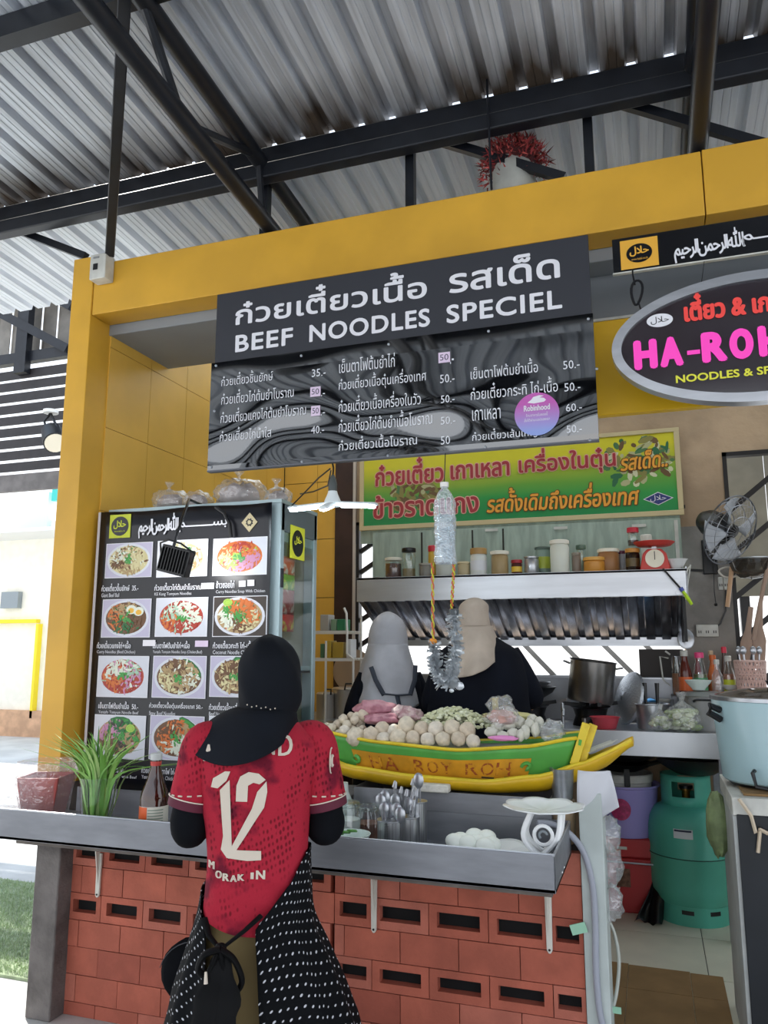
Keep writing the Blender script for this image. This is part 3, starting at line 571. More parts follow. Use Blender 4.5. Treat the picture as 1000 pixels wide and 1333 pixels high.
# ---------------------------------------------------------------- menu poster on the glass cabinet
YM = 2.90
pa, pb = at(129, 666, YM), at(354, 655, YM); pc = at(112, 1025, YM)
PX0, PX1, PZ1, PZ0 = (pa.x + pc.x) / 2, pb.x, pa.z - .004, pc.z
pst = thing('menu_poster', 'black menu poster with twelve bowl photos and white Thai captions', 'poster', ((PX0 + PX1) / 2, YM, PZ0))
part('poster_sheet', MB().grid(lambda u, v: (PX0 + u * (PX1 - PX0), YM - .002 * sin(u * 9) * (v ** 8), PZ0 + v * (PZ1 - PZ0) - .008 * (v ** 12) * (1 - cos(u * 11)) * .5), 24, 16), mat('poster_black', '17181f', .28), pst, sol=.003)
part('poster_edge', MB().box(PX0 - .014, PX0, YM, YM + .012, PZ0, PZ1), mat('poster_side_white', 'cfccd2', .5), pst)
YQ = YM - .006
PM = {k: mat('photo_' + k, c, .35) for k, c in dict(plate='d9dbe4', frame='e9e9ef', lav='c3bdd4', red='b53a26', orange='d9722c', brown='6f4a2a', tan='b79a6c', green='3d9a3f', dgreen='1f6e35', white='e6ead8', lime='a9cf4c', pink='cf8fb4', cream='ded3a0', egg='eeb63a', dark='3a2f28', pale='a8cdb0').items()}
KEYS = list(PM)
def photo(xl, yt, xr, yb, soup, bits, leaf=None, egg=False, lime=False, bgd='lav', seed=0):
    R = random.Random(seed); a = at(xl, yb, YQ); c = at(xr, yt, YQ); x0, x1, z0, z1 = a.x, c.x, a.z, c.z
    f = part('menu_photo', MB().box(x0, x1, YQ + .001, YQ + .004, z0, z1), PM['frame'], pst, smooth=False)
    mb = MB(); L = [0]
    def poly(pts, k):
        L[0] += 1; mb.add([(min(max(x, x0 + .003), x1 - .003), YQ + .0008 - .000012 * L[0], min(max(z, z0 + .003), z1 - .003)) for x, z in pts], [tuple(range(len(pts)))], KEYS.index(k))
    def ell(x, z, rx, rz, k, th=0, n=12, j=0): poly([(x + rx * q * cos(t) * cos(th) - rz * q * sin(t) * sin(th), z + rx * q * cos(t) * sin(th) + rz * q * sin(t) * cos(th)) for t in [2 * pi * i / n for i in range(n)] for q in (1 + j * R.uniform(-1, 1),)], k)
    poly([(x0, z0), (x1, z0), (x1, z1), (x0, z1)], bgd)
    cx, cz = (x0 + x1) / 2, (z0 + z1) / 2; rx, rz = (x1 - x0) * .44, (z1 - z0) * .46
    ell(cx, cz, rx * 1.06, rz * 1.04, 'plate', n=28); ell(cx, cz, rx * .95, rz * .9, soup, n=28)
    if leaf: ell(cx + leaf[0] * rx, cz + leaf[1] * rz, rx * .5, rz * .27, 'dgreen', leaf[2], 10, .06); ell(cx + leaf[0] * rx, cz + leaf[1] * rz, rx * .42, rz * .2, 'green', leaf[2], 10, .06)
    for i in range(280):
        g_ = R.random() * 2 * pi; d = sqrt(R.random()) * .84; k = bits[int((g_ / (2 * pi) * len(bits) + R.uniform(-.6, .6)) % len(bits))]
        if R.random() < .2: k = R.choice(bits)
        ell(cx + cos(g_) * d * rx, cz + sin(g_) * d * rz, rx * R.uniform(.05, .17), rz * R.uniform(.035, .08), k, R.uniform(0, pi), 6, .25)
    if egg: 
        for ex in (.25, .6): ell(cx + ex * rx, cz + rz * (.55 - ex * .3), rx * .24, rz * .26, 'white'); ell(cx + ex * rx, cz + rz * (.5 - ex * .3), rx * .14, rz * .15, 'egg')
    if lime: ell(cx + lime[0] * rx, cz + lime[1] * rz, rx * .2, rz * .2, 'lime', n=16); ell(cx + lime[0] * rx, cz + lime[1] * rz, rx * .13, rz * .13, 'green', n=16); ell(cx + lime[0] * rx, cz + lime[1] * rz, rx * .12, rz * .12, 'lime', n=16)
    for i in range(14): ell(cx + R.gauss(0, .14) * rx, cz + R.gauss(0, .14) * rz, rx * .08, rz * .06, 'green', R.uniform(0, 3), 6, .3)
    mb.keep = True; part('printed_dish', mb, list(PM.values()), f, smooth=False)
ph = [(136, 705, 199, 753, 'cream', ['cream', 'tan', 'white', 'brown', 'tan', 'cream'], (0, .6, .1), 0, 0, 'lav'), (203, 701, 271, 752, 'cream', ['white', 'cream', 'white', 'tan'], (0, .5, 0), 0, 0, 'frame'), (276, 698, 348, 750, 'orange', ['orange', 'red', 'orange', 'cream', 'lime', 'pink', 'pink'], None, 0, (-.1, 0), 'plate'),
    (131, 779, 197, 830, 'brown', ['brown', 'tan', 'orange', 'dgreen', 'brown'], None, 1, 0, 'lav'), (201, 777, 271, 829, 'red', ['white', 'white', 'pale', 'orange', 'red', 'white'], None, 0, 0, 'plate'), (276, 775, 348, 829, 'tan', ['orange', 'orange', 'green', 'white', 'brown', 'cream'], None, 0, (-.5, .75), 'dark'),
    (125, 854, 194, 907, 'red', ['pale', 'white', 'white', 'orange', 'red', 'pink'], None, 0, 0, 'plate'), (197, 854, 269, 908, 'brown', ['tan', 'brown', 'tan', 'cream', 'tan', 'white'], (.55, .45, -.7), 0, 0, 'lav'), (272, 854, 345, 907, 'brown', ['tan', 'brown', 'cream', 'tan'], (.3, .7, -.3), 0, 0, 'lav'),
    (120, 932, 190, 986, 'tan', ['green', 'dgreen', 'pink', 'brown', 'dark', 'tan'], (0, .75, 0), 0, (.5, .45), 'plate'), (193, 933, 266, 988, 'brown', ['tan', 'orange', 'brown', 'orange', 'white', 'white'], (.5, .6, -.6), 0, 0, 'lav'), (270, 934, 342, 989, 'brown', ['tan', 'brown', 'cream'], (0, .6, 0), 0, 0, 'plate')]
for i, a in enumerate(ph): photo(*a[:4], a[4], a[5], leaf=a[6], egg=a[7], lime=a[8], bgd=a[9], seed=i + 5)
caps = [(132, 766, 'ก๋วยเตี๋ยวชิ้นยักษ์  35.-', 180, 'Giant Beef Ball', 155), (201, 765, 'ก๋วยเตี๋ยวไก่ต้มยำโบราณ', 262, 'KE Kang Tomyum Noodles', 249), (281, 762, 'ข้าวซอยไก่', 305, 'Curry Noodles Soup With Chicken', 345),
    (126, 840, 'ก๋วยเตี๋ยวแกงไก่+เนื้อ', 170, 'Curry Noodles (Beef,Chicken)', 176), (199, 840, 'เย็นตาโฟต้มยำไก่+เนื้อ', 247, 'Yentafo Tomyum Noodles Soup (Chicken,Beef)', 263), (277, 840, 'ก๋วยเตี๋ยวกะทิ ไก่-เนื้อ', 330, 'Coconut Noodle Chicken', 330),
    (128, 918, 'เย็นตาโฟต้มยำเนื้อ  50.-', 180, 'Yentafo Tomyum Noodle Beef', 180), (194, 919, 'ก๋วยเตี๋ยวเนื้อตุ๋นเครื่องเทศ 50.-', 264, 'Stew Beef Noodles', 228), (272, 920, 'ก๋วยเตี๋ยวเนื้อเครื่องใน', 320, 'Beef Noodle', 294),
    (122, 1000, 'ก๋วยเตี๋ยวแห้งเนื้อ 50.-', 163, 'Tomyum Noodle with Beef', 178), (184, 1002, 'ก๋วยเตี๋ยวเย็นตาโฟ ไก่-เนื้อ', 236, 'Yentafo Noodle Chicken-Beef', 240), (268, 1004, 'ก๋วยเตี๋ยวเนื้อ', 310, 'Noodle Soup with Egg', 318)]
for x, y, th_, x2, en, x3 in caps:
    wpx('caption', pst, th_, INK, YM - .004, x, y + 4, x2, y - 6, bold=.014, res=1); wpx('caption', pst, en, INK, YM - .004, x, y + 11.5, x3, y + 6.5, bold=.012, res=1)
PCH = mat('price_patch_white', 'f2eef2', .5)
for x, y, m_ in ((311, 761, 'w'), (322, 760, 'w'), (262, 764, 'w'), (186, 838, 'w'), (254, 839, 'p')):
    a = at(x, y + 3, YM - .004); part('price_patch', MB().box(a.x, a.x + (.036 if x > 300 else .07) * .9, YM - .0055, YM - .004, a.z, a.z + .026), PCH if m_ == 'w' else LAV, pst, smooth=False)
a, c = at(181, 697, YM), at(234, 669, YM); write('calligraphy', pst, RAHIM + RAHMAN + '\ufdf2', INK, YM - .006, a.x, c.x, at(207, 700, YM).z, at(207, 669, YM).z, bold=.02, space=.8)
a, c = at(234, 696, YM), at(297, 673, YM); write('calligraphy', pst, BISM_TAIL, INK, YM - .006, a.x - .005, c.x, a.z + .01, c.z - .01, bold=.018)
def halal_card(parent, xl, yb, xr, yt, Y, lime='c9d23a'):
    a, c = at(xl, yb, Y), at(xr, yt, Y); m = mat('card_' + lime, lime, .5); cx, cz = (a.x + c.x) / 2, (a.z + c.z) / 2; w, hh = (c.x - a.x) / 2, (c.z - a.z) / 2
    s_ = part('halal_card', MB().box(a.x, c.x, Y - .001, Y, a.z, c.z), m, parent, smooth=False)
    part('roundel', disc(cx, cz, w * .82, min(hh * .82, w * .95), Y - .0022, Y - .0012), BLACKG, s_, smooth=False); write('roundel_text', s_, HALAL, m, Y - .0028, cx - w * .6, cx + w * .6, cz - hh * .25, cz + hh * .5, bold=.03)
    write('roundel_text', s_, 'www.halal.co.th', m, Y - .0028, cx - w * .5, cx + w * .5, cz - hh * .5, cz - hh * .35, bold=.01, res=1)
halal_card(pst, 142, 701, 171, 669, YM - .004)
q = at(325, 680, YM - .004); w = .038
GLD = mat('gold_print', 'cbbd96', .5)
dm = part('ornament', MB().prism([(q.x - w, q.z), (q.x, q.z - w * 1.1), (q.x + w, q.z), (q.x, q.z + w * 1.1)], YM - .0055, YM - .004), GLD, pst, smooth=False)
part('ornament_star', MB().prism([(q.x + w * .5 * (1 if k % 2 else .72) * cos(pi * k / 8), q.z + w * .5 * (1 if k % 2 else .72) * sin(pi * k / 8)) for k in range(16)], YM - .0065, YM - .0056), BLACKG, dm, smooth=False)
part('ornament_star', MB().prism([(q.x + w * .3 * (1 if k % 2 else .6) * cos(pi * k / 8), q.z + w * .3 * (1 if k % 2 else .6) * sin(pi * k / 8)) for k in range(16)], YM - .0075, YM - .0066), GLD, dm, smooth=False)
# ---------------------------------------------------------------- kitchen behind
ST = STEEL; STM = STEELM; BLK2 = mat('black_iron', '101114', .45, .3, var=.3, vs=20); BLKP = mat('black_plastic', '121316', .35)
GLS = clear('clear_glass', 'f3f7f6', .10); PLS = clear('clear_plastic', 'f4f6f8', .16, .10, 'e8ecf2', bump=.6, bs=30); BAG = clear('plastic_bag', 'fcfcfc', .16, .13, 'eef2f6', bump=1, bs=35)
def pw(x, y, Y): return at(x, y, Y)
def pxw(px, y, Y): return (at(px + 1, y, Y) - at(px, y, Y)).length                 # metres per pixel across
sh = thing('jar_shelf', 'long stainless steel wall shelf carrying jars above the corrugated hood', 'shelf', (-.7, 4.3, 1.735))
SZ = 1.875
part('front_panel', MB().box(-1.63, .196, 4.30, 4.306, 1.735, SZ), mat('brushed_shelf_steel', 'c3c6cc', .34, .7, var=.08, vs=4, stretch=(.6, 4, 6), bump=.03, bs=8), sh, bev=.002)
part('shelf_top', MB().box(-1.63, .196, 4.30, 4.77, SZ - .012, SZ - .001), ST, sh); part('end_plate', MB().box(.19, .196, 4.30, 4.77, 1.72, SZ + .01), ST, sh)
q = pw(882, 765, 4.29)
for i, (x, y) in enumerate(((881, 756), (883, 771))): c = pw(x, y, 4.298); part('bolt', MB().tube([(c.x, 4.298, c.z), (c.x, 4.288, c.z)], .014, 12), ST, sh)
part('bracket_wire', MB().tube([pw(893, 745, 4.3), pw(899, 735, 4.35), pw(893, 775, 4.35), pw(884, 775, 4.3)], .004, 6), WHITED, sh)
bp_ = struct('trim_7', MB().box(-1.70, .20, 4.775, 4.80, SZ - .01, 2.213).box(-1.80, .20, 4.815, 4.84, 2.15, 2.34), mat('pale_green_board', '9fb0a4', .7, var=.18, vs=5, stretch=(5, 1, 1)), bev=.002, label='pale green board behind the jars')
for x in (640, 730, 832): c = pw(x, 690 - (x - 640) * .03, 4.77); part('white_clip', MB().box(c.x - .04, c.x + .04, 4.765, 4.775, c.z - .008, c.z + .008), WHITED, bp_)
for x in (549, 615, 655): c = pw(x, 700, 4.773); part('drip_stain', MB().box(c.x - .005, c.x + .006, 4.773, 4.775, 1.99, 2.2), mat('dark_drip', '32322c', .8), bp_)
part('upright', MB().box(.165, .185, 4.76, 4.79, SZ, 2.2), WHITED, bp_)
hd = thing('corrugated_hood', 'dark shiny corrugated metal hood sloping down under the jar shelf', 'hood', (-.7, 4.3, 1.47))
HM = mat('hood_metal', 'a4a6ae', .2, .9, var=.45, vs=6, stretch=(5, 1, 1))
x = -1.62
def hz(y): return 1.735 - (y - 4.31) * .45
while x < .16:
    pr = [(x, 0), (x + .03, 0), (x + .037, .022), (x + .062, .022), (x + .069, 0), (x + .085, 0)]
    mb = MB(); vs = [(a, y, hz(y) + h) for y in (4.31, 4.83) for a, h in pr]; mb.add(vs, [(i, i + 1, 7 + i, 6 + i) for i in range(5)])
    part('hood_rib', mb, HM, hd, smooth=False); x += .085
part('lower_rail', MB().box(-1.66, .17, 4.80, 4.835, 1.478, 1.528), ST, hd); part('side_panel', MB().prism([(0, 0)] * 3, 0, 0) if False else MB().box(.165, .18, 4.31, 4.83, 1.50, 1.73), BLK2, hd)
bs_ = struct('trim_8', MB().box(-1.80, .23, 4.815, 4.845, 1.04, 1.295), mat('backsplash_steel', 'a9acb2', .38, .75, var=.2, vs=3), label='stainless splashback below the window strip')
part('dark_panel', MB().box(-.07, .17, 4.80, 4.83, 1.30, 1.46), mat('dark_panel', '3a3533', .7), bs_)
part('top_rim', MB().box(-1.80, .23, 4.80, 4.83, 1.29, 1.305), ST, bs_)
CZ = 1.055
bc = thing('cooking_counter', 'stainless steel cooking counter along the back wall', 'counter', (-.8, 4.2, .1))
part('counter_top', MB().box(-2.38, .34, 4.20, 4.815, CZ - .03, CZ), ST, bc, bev=.002); part('front_apron', MB().box(-2.38, .34, 4.192, 4.20, CZ - .115, CZ + .004), mat('apron_steel', 'c6c9ce', .3, .65, var=.1, vs=3), bc, bev=.002)
for x in (-2.3, -.95, .30): part('leg', MB().box(x - .02, x + .02, 4.24, 4.28, .1, CZ - .03), STM, bc); part('leg', MB().box(x - .02, x + .02, 4.74, 4.78, .1, CZ - .03), STM, bc)
# --- jars on the shelf
def jar(px0, px1, pyb, pyt, body, lid, label, Y=4.42, z=SZ, fill=None, lidh=.12, labelc=None, cat='jar', name='jar', glass=False, grp=None, lidw=1.04):
    c = pw((px0 + px1) / 2, pyb, Y); u = pxw((px0 + px1) / 2, pyb, Y); r = (px1 - px0) / 2 * u; h = (pyb - pyt) * u * 1.0 + .0
    t = thing(name, label, cat, (c.x, Y, z), local=True, group=grp); lh = h * lidh
    bh = h - lh; n = 20
    part('body', MB().lathe([(r * .9, 0), (r, r * .12), (r, bh * .86), (r * .9, bh * .95), (r * .86, bh)], n=n), body if not glass else GLS, t)
    if fill: part('contents', MB().lathe([(r * .86, .003), (r * .93, r * .15), (r * .93, bh * fill[1]), (0, bh * fill[1])], n=16), fill[0], t)
    if lid: part('lid', MB().lathe([(r * lidw * .96, bh * .97), (r * lidw, bh * .985), (r * lidw, h * .98), (r * .9, h), (0, h)], n=n), lid, t)
    if labelc: part('label', MB().lathe([(r * 1.012, bh * .25), (r * 1.012, bh * .68)], n=n, cap=False), labelc, t)
    return t
def cm(h, r=.4): return mat('c_' + h, h, r)
JW = cm('d8dcd8'); LIDW = cm('e6e2d2')
jar(502, 523, 748, 722, None, LIDW, 'squat clear jar of dark spice with white lid at the left end of the shelf', fill=(cm('55342c'), .8), glass=True)
jar(524, 541, 748, 710, None, BLKP, 'tall clear jar with black lid', fill=(cm('8a7a5a'), .35), glass=True)
jar(546, 563, 748, 730, cm('7d7a72', .3), cm('9a968c'), 'small dull tin between the black lidded jar and the hanging bottle')
jar(558, 569, 746, 704, cm('c9a23c'), cm('c8283a'), 'slim bottle with red cap left of the hanging water bottle', Y=4.5, lidh=.16)
jar(568, 592, 746, 724, cm('b9bcb4'), cm('d6d4c6'), 'pale jar half hidden behind the hanging water bottle')
jar(596, 612, 745, 726, cm('b7a884'), cm('cdbf9a'), 'small beige tub right of the hanging water bottle')
jar(613, 634, 745, 709, JW, cm('b08a52'), 'white jar with brown lid and small red label', labelc=cm('d9dbe0'), lidh=.2)
jar(640, 662, 744, 712, cm('a58e64'), LIDW, 'sand coloured jar with cream lid', lidh=.13, lidw=1.12)
jar(666, 680, 743, 723, cm('4a1f1c'), cm('a3222e'), 'small dark jar with red lid and yellow label', labelc=cm('e0b93a'), lidh=.2)
jar(683, 702, 743, 719, ST, ST, 'short round steel canister', lidh=.08)
jar(697, 718, 742, 704, cm('7f948a'), cm('5f7068'), 'grey green tumbler with a lime band', Y=4.5, labelc=cm('a7b23c'), lidh=.06)
jar(717, 742, 742, 697, cm('d9dcd0'), cm('ece9dc'), 'tall white jar, tallest on the shelf', lidh=.1)
jar(745, 757, 741, 713, cm('7b6d60'), cm('8d8578'), 'thin grey brown jar right of the tall white jar')
jar(751, 764, 741, 700, None, cm('5d7464'), 'narrow clear bottle behind the orange tub', Y=4.55, glass=True, fill=(cm('9fae9a'), .6))
jar(760, 788, 740, 719, cm('c98a34'), cm('d9a24a'), 'wide orange plastic tub with handle', lidh=.2)
jar(779, 807, 739, 706, cm('94673c'), LIDW, 'brown filled jar with cream lid', Y=4.46, lidh=.12)
jar(806, 815, 739, 708, cm('9ea0a4'), cm('6a2c44'), 'slim grey bottle with maroon cap', Y=4.5)
jar(815, 834, 738, 706, cm('20150f', .2), cm('c88a3a'), 'black coffee jar with orange lid and gold label', labelc=cm('5a4a28'), lidh=.16)
t = jar(817, 832, 705, 680, None, cm('c4283c'), 'clear jar with red lid stacked on the black coffee jar', z=SZ + .142, fill=(cm('3a2a22'), .4), glass=True, lidh=.25)
jar(836, 851, 738, 682, cm('c9cdc6'), cm('dcdcd2'), 'tall white tub behind the red kitchen scale', Y=4.66)
c = pw(853, 738, 4.42)
sc = thing('kitchen_scale', 'red kitchen scale with round white dial and flat red pan', 'scale', (c.x, 4.40, SZ), local=True); RS = cm('c8372f')
part('body', MB().prism([(-.078, 0), (.078, 0), (.06, .09), (.035, .115), (-.035, .115), (-.06, .09)], -.045, .045), RS, sc, bev=.006)
part('dial', MB().lathe([(.048, 0), (.048, .006), (0, .006)], n=28), cm('ece6d2'), sc).matrix_local = Matrix.Translation((0, -.046, .062)) @ Matrix.Rotation(pi / 2, 4, 'X')
part('needle', MB().box(-.002, .002, -.055, -.053, .055, .10), BLKP, sc); part('neck', MB().box(-.012, .012, -.012, .012, .112, .135), ST, sc)
part('pan', MB().lathe([(.03, .135), (.085, .14), (.105, .155), (.108, .153), (.086, .134), (.03, .130)], n=32), RS, sc)
c = pw(881, 737, 4.4); solo('small_white_bowl', MB().lathe([(.018, 0), (.03, .012), (.055, .055), (.06, .058), (.05, .05), (.02, .014), (0, .012)], c.x, 4.4, SZ, 24), cm('e4e6e6', .2), 'white bowl at the right end of the shelf', 'bowl')
c0, c1, c2 = pw(863, 740, 4.27), pw(888, 768, 4.27), pw(901, 787, 4.27)
g = thing('gas_lighter', 'lime green handled long gas lighter hanging off the shelf corner', 'lighter', tuple(c2)); part('handle', MB().tube([c1, (c1 + c2) / 2, c2], [.010, .015, .011], 10, flat=.7), cm('b7dc2c'), g); part('shaft', MB().tube([c0, c1], .005, 8), BLKP, g)
part('collar', MB().tube([c1 - (c2 - c1) * .15, c1 + (c2 - c1) * .08], .011, 10), cm('3f4fa0'), g)
# --- right wall fittings
def plate(x0, y0, x1, y1, Y, name, label, n):
    a, c = pw(x0, y1, Y), pw(x1, y0, Y); t = thing(name, label, 'socket', ((a.x + c.x) / 2, Y, a.z)); part('cover', MB().box(a.x, c.x, Y, Y + .012, a.z, c.z), WHITED, t, bev=.004)
    for k in range(n):
        cx = a.x + (c.x - a.x) * (k + .5) / n
        part('socket_hole', MB().box(cx - .008, cx - .003, Y - .001, Y, a.z + .02, a.z + .035).box(cx + .003, cx + .008, Y - .001, Y, a.z + .02, a.z + .035), BLKP, t, stuff=True)
plate(907, 813, 935, 829, 4.82, 'wall_socket', 'cream double wall socket above the sauce bottles', 3)
plate(936, 751, 941, 768, 4.82, 'switch_plate', 'small white switch plate below the fan, left one', 1); plate(943, 751, 948, 768, 4.82, 'switch_plate', 'small white switch plate below the fan, right one', 1)
solo('power_cord', MB().tube([pw(945, 765, 4.83), pw(945, 795, 4.83), pw(938, 812, 4.83), pw(928, 820, 4.83)], .004, 6), BLKP, 'black cord from switch plate to cream socket', 'cord')
solo('pull_string', MB().tube([pw(929, 730, 4.8), pw(930, 770, 4.8), pw(932, 786, 4.8)], .0025, 5).blob(pw(932, 787, 4.8), .01, seg=8), BLKP, 'thin pull string hanging under the wall fan', 'cord')
solo('wall_rail', MB().bar(pw(897, 742, 4.8), pw(916, 743, 4.8), .02, .014), BLK2, 'short dark rail fixed to the wall beside the shelf end', 'rail')
# fan
fc = pw(950, 690, 4.45)
fn = thing('wall_fan', 'wall fan with pale blades, black motor and wire guard', 'fan', (fc.x, 4.45, fc.z), local=True); R3 = Vector((.66, -.62, -.42)).to_track_quat('Z', 'Y').to_matrix().to_4x4()
def fp(name, mb, m, label=None): o = part(name, mb, m, fn, label=label); o.matrix_local = R3; return o
fp('motor', MB().lathe([(.0, -.19), (.05, -.185), (.072, -.14), (.07, -.05), (.03, -.02), (.02, .02)], n=24), BLKP); fp('hub', MB().lathe([(.03, -.01), (.038, .0), (.035, .03), (0, .04)], n=20), BLKP)
for k in range(4):
    a0 = k * pi / 2 + .3; mb = MB()
    mb.grid(lambda u, v: ((.03 + u * .145) * cos(a0 + (v - .5) * (.5 + .5 * u)), (.03 + u * .145) * sin(a0 + (v - .5) * (.5 + .5 * u)), (v - .5) * .05), 8, 6); o = fp('blade', mb, cm('b9bec6', .3)); _mods(o, 0, 0, .003)
WIRE = mat('fan_wire', '9a9ea6', .3, .8)
for s_ in (-1, 1):
    for rr, zz in ((.19, 0), (.15, .035), (.09, .055)): fp('guard_ring', MB().tube([(rr * cos(t_), rr * sin(t_), s_ * zz + .005) for t_ in [2 * pi * i / 36 for i in range(37)]], .0022 if rr < .19 else .004, 5, cap=False), WIRE)
mb = MB()
for k in range(28):
    a = 2 * pi * k / 28
    for s_ in (-1, 1): mb.tube([(r_ * cos(a), r_ * sin(a), s_ * z_ + .005) for r_, z_ in ((.04, .06), (.09, .055), (.15, .035), (.19, 0))], .0011, 4, cap=False)
o = fp('guard_wires', mb, WIRE); o['kind'] = 'stuff'
part('wall_arm', MB().tube([(-.02, 0, -.04), (-.08, .2, -.1), (-.08, .39, -.1)], .02, 10), BLKP, fn); part('wall_mount', MB().box(-.12, -.04, .37, .40, -.2, .0), BLKP, fn, bev=.006)
# strainer, ladles, basket by the right window
WOOD = mat('pale_wood', 'ab9180', .7, var=.2, vs=10, stretch=(1, 1, .2))
c = pw(978, 733, 4.7); t = thing('wire_strainer', 'round wire strainer with wooden handle hanging by the right window', 'strainer', (c.x, 4.7, c.z - .1))
part('bowl', MB().lathe([(0, -.09), (.06, -.08), (.10, -.04), (.12, .02), (.123, .02)], c.x, 4.7, c.z, 24), clear('mesh_grey', '77716c', .12, .35, '5a534c'), t); part('rim', MB().tube([(c.x + .122 * cos(q), 4.7 + .122 * sin(q), c.z + .02) for q in [2 * pi * i / 24 for i in range(25)]], .005, 6, cap=False), ST, t)
part('handle', MB().tube([(c.x + .08, 4.64, c.z), (c.x - .03, 4.62, c.z - .42)], .011, 8), WOOD, t)
for i, (xa, ya, xb, yb, w) in enumerate(((978, 790, 968, 868, .030), (990, 785, 988, 865, .034))):
    a, b = pw(xa, ya, 4.7), pw(xb, yb, 4.7); solo('wooden_paddle', MB().tube([a, a.lerp(b, .4), a.lerp(b, .6), b], [.012, .016, w, w * .9], 10, flat=.3), WOOD, ('left' if i == 0 else 'right') + ' wooden paddle of the pair standing in the pink basket', 'paddle')
a, b = pw(955, 722, 4.7), pw(947, 790, 4.72); solo('hanging_tongs', MB().tube([a, b], .012, 8), cm('c9a27e'), 'tan tongs hanging beside the fan', 'tongs')
a = pw(949, 745, 4.75); solo('cable_coil', MB().tube([(a.x + .05 * cos(q) * (1 + .1 * sin(3 * q)), 4.75 + .01 * sin(q), a.z + .03 * sin(q)) for q in [2 * pi * i / 20 for i in range(42)]], .006, 6), cm('cfcac0'), 'small coil of white cable hanging below the fan', 'cable')
c = pw(978, 886, 4.55); bk_ = thing('cutlery_basket', 'pale pink pierced plastic basket full of cutlery', 'basket', (c.x, 4.55, 1.2), local=True); PKP = cm('d9b7ae')
hh = .20
for k in range(7): z = k * hh / 6; part('basket_band', MB().tube([((.062 + .012 * z / hh) * cos(q), (.062 + .012 * z / hh) * sin(q), z) for q in [2 * pi * i / 24 for i in range(25)]], .006 if k in (0, 6) else .005, 6, cap=False), PKP, bk_)
mb = MB()
for k in range(26):
    for s_ in (1, -1): mb.tube([((.063 + .012 * u) * cos(2 * pi * k / 26 + s_ * u * .9), (.063 + .012 * u) * sin(2 * pi * k / 26 + s_ * u * .9), u * hh) for u in (0, .25, .5, .75, 1)], .0045, 4, cap=False)
part('basket_lattice', mb, PKP, bk_, stuff=True); part('base', MB().lathe([(.062, 0), (.062, .006), (0, .006)], n=20), PKP, bk_)
for k in range(6): a = k; solo('spoon', MB().tube([(c.x + .03 * cos(a), 4.55 + .03 * sin(a), 1.21), (c.x + .05 * cos(a), 4.55 + .05 * sin(a), 1.45)], .004, 6).blob((c.x + .05 * cos(a), 4.55 + .05 * sin(a), 1.455), .018, 0, seg=8, sc=(.8, .5, 1.3)), ST, 'steel spoon standing in the pink basket', 'spoon', 'spoons in the pink basket')
# ---------------------------------------------------------------- on the cooking counter
SOOT = mat('sooty_steel', '8a8784', .3, .85, var=.35, vs=3)
def pot_prof(r, h, t=.004): return [(0, 0), (r * .95, 0), (r, .01), (r, h), (r + .008, h + .004), (r + .004, h + .008), (r - t, h + .002), (r - t, .02), (0, .015)]
def burner(px, py, Y, label, w=.13):
    c = pw(px, py, Y); t = thing('gas_burner', label, 'burner', (c.x, Y, CZ), local=True)
    part('body', MB().lathe([(w * .75, 0), (w * .62, .05), (w * .72, .09), (w * .85, .10), (w * .5, .10), (0, .08)], n=16), BLK2, t)
    for k in range(4): a = k * pi / 2 + .4; part('pot_support', MB().bar((w * .35 * cos(a), w * .35 * sin(a), .105), (w * 1.15 * cos(a), w * 1.15 * sin(a), .118), .022, .02), BLK2, t)
    part('gas_inlet', MB().tube([(0, -w * .7, .04), (-.02, -w * 1.3, .03)], .012, 8), ST, t); part('tap_knob', MB().lathe([(.014, 0), (.014, .02), (0, .02)], -.02, -w * 1.3, .03, 10), SOOT, t)
    return c
c = burner(769, 930, 4.48, 'black cast iron gas burner under the tall stockpot', .13)
pt = thing('stockpot', 'tall dull steel stockpot tilted on the black burner', 'pot', (c.x, 4.48, CZ + .125), local=True); pt.rotation_euler = (0, radians(7), 0)
part('body', MB().lathe(pot_prof(.122, .215), n=32), SOOT, pt)
for s_ in (-1, 1): part('handle', MB().tube([(s_ * .12, -.035, .19), (s_ * .155, -.03, .2), (s_ * .155, .03, .2), (s_ * .12, .035, .19)], .005, 6), ST, pt)
c = burner(690, 930, 4.48, 'black gas burner under the wok, beside the dark clothed cook', .13)
wk = thing('wok', 'black wok on the burner beside the dark clothed cook', 'wok', (c.x - .02, 4.48, CZ + .115), local=True)
part('bowl', MB().lathe([(0, 0), (.08, .012), (.15, .055), (.17, .085), (.163, .085), (.145, .06), (.07, .02), (0, .01)], n=32), BLK2, wk)
solo('skimmer', MB().lathe([(0, .0), (.05, .004), (.075, .022), (.078, .02), (.05, -.002)], c.x + .045, 4.46, CZ + .205, 20), ST, 'round steel skimmer lying across the wok', 'skimmer')
c = pw(819, 903, 4.5); ld = thing('wok_cover', 'hammered steel wok cover standing on edge against the splashback', 'cover', (c.x - .03, 4.52, CZ + .001), local=True)
o = part('disc', MB().lathe([(.146, 0), (.14, .012), (.09, .03), (.03, .042), (0, .044)], n=40), mat('hammered_steel', 'c4cad2', .28, .8, bump=.6, bs=90), ld); o.matrix_local = Matrix.Translation((.03, 0, .143)) @ Matrix.Rotation(radians(14), 4, 'Y') @ Matrix.Rotation(radians(-62), 4, 'Z') @ Matrix.Rotation(radians(86), 4, 'X')
_mods(o, 0, 0, .003)
o = part('knob', MB().lathe([(.012, .04), (.02, .06), (0, .065)], n=12), BLKP, ld); o.matrix_local = ld.children[0].matrix_local
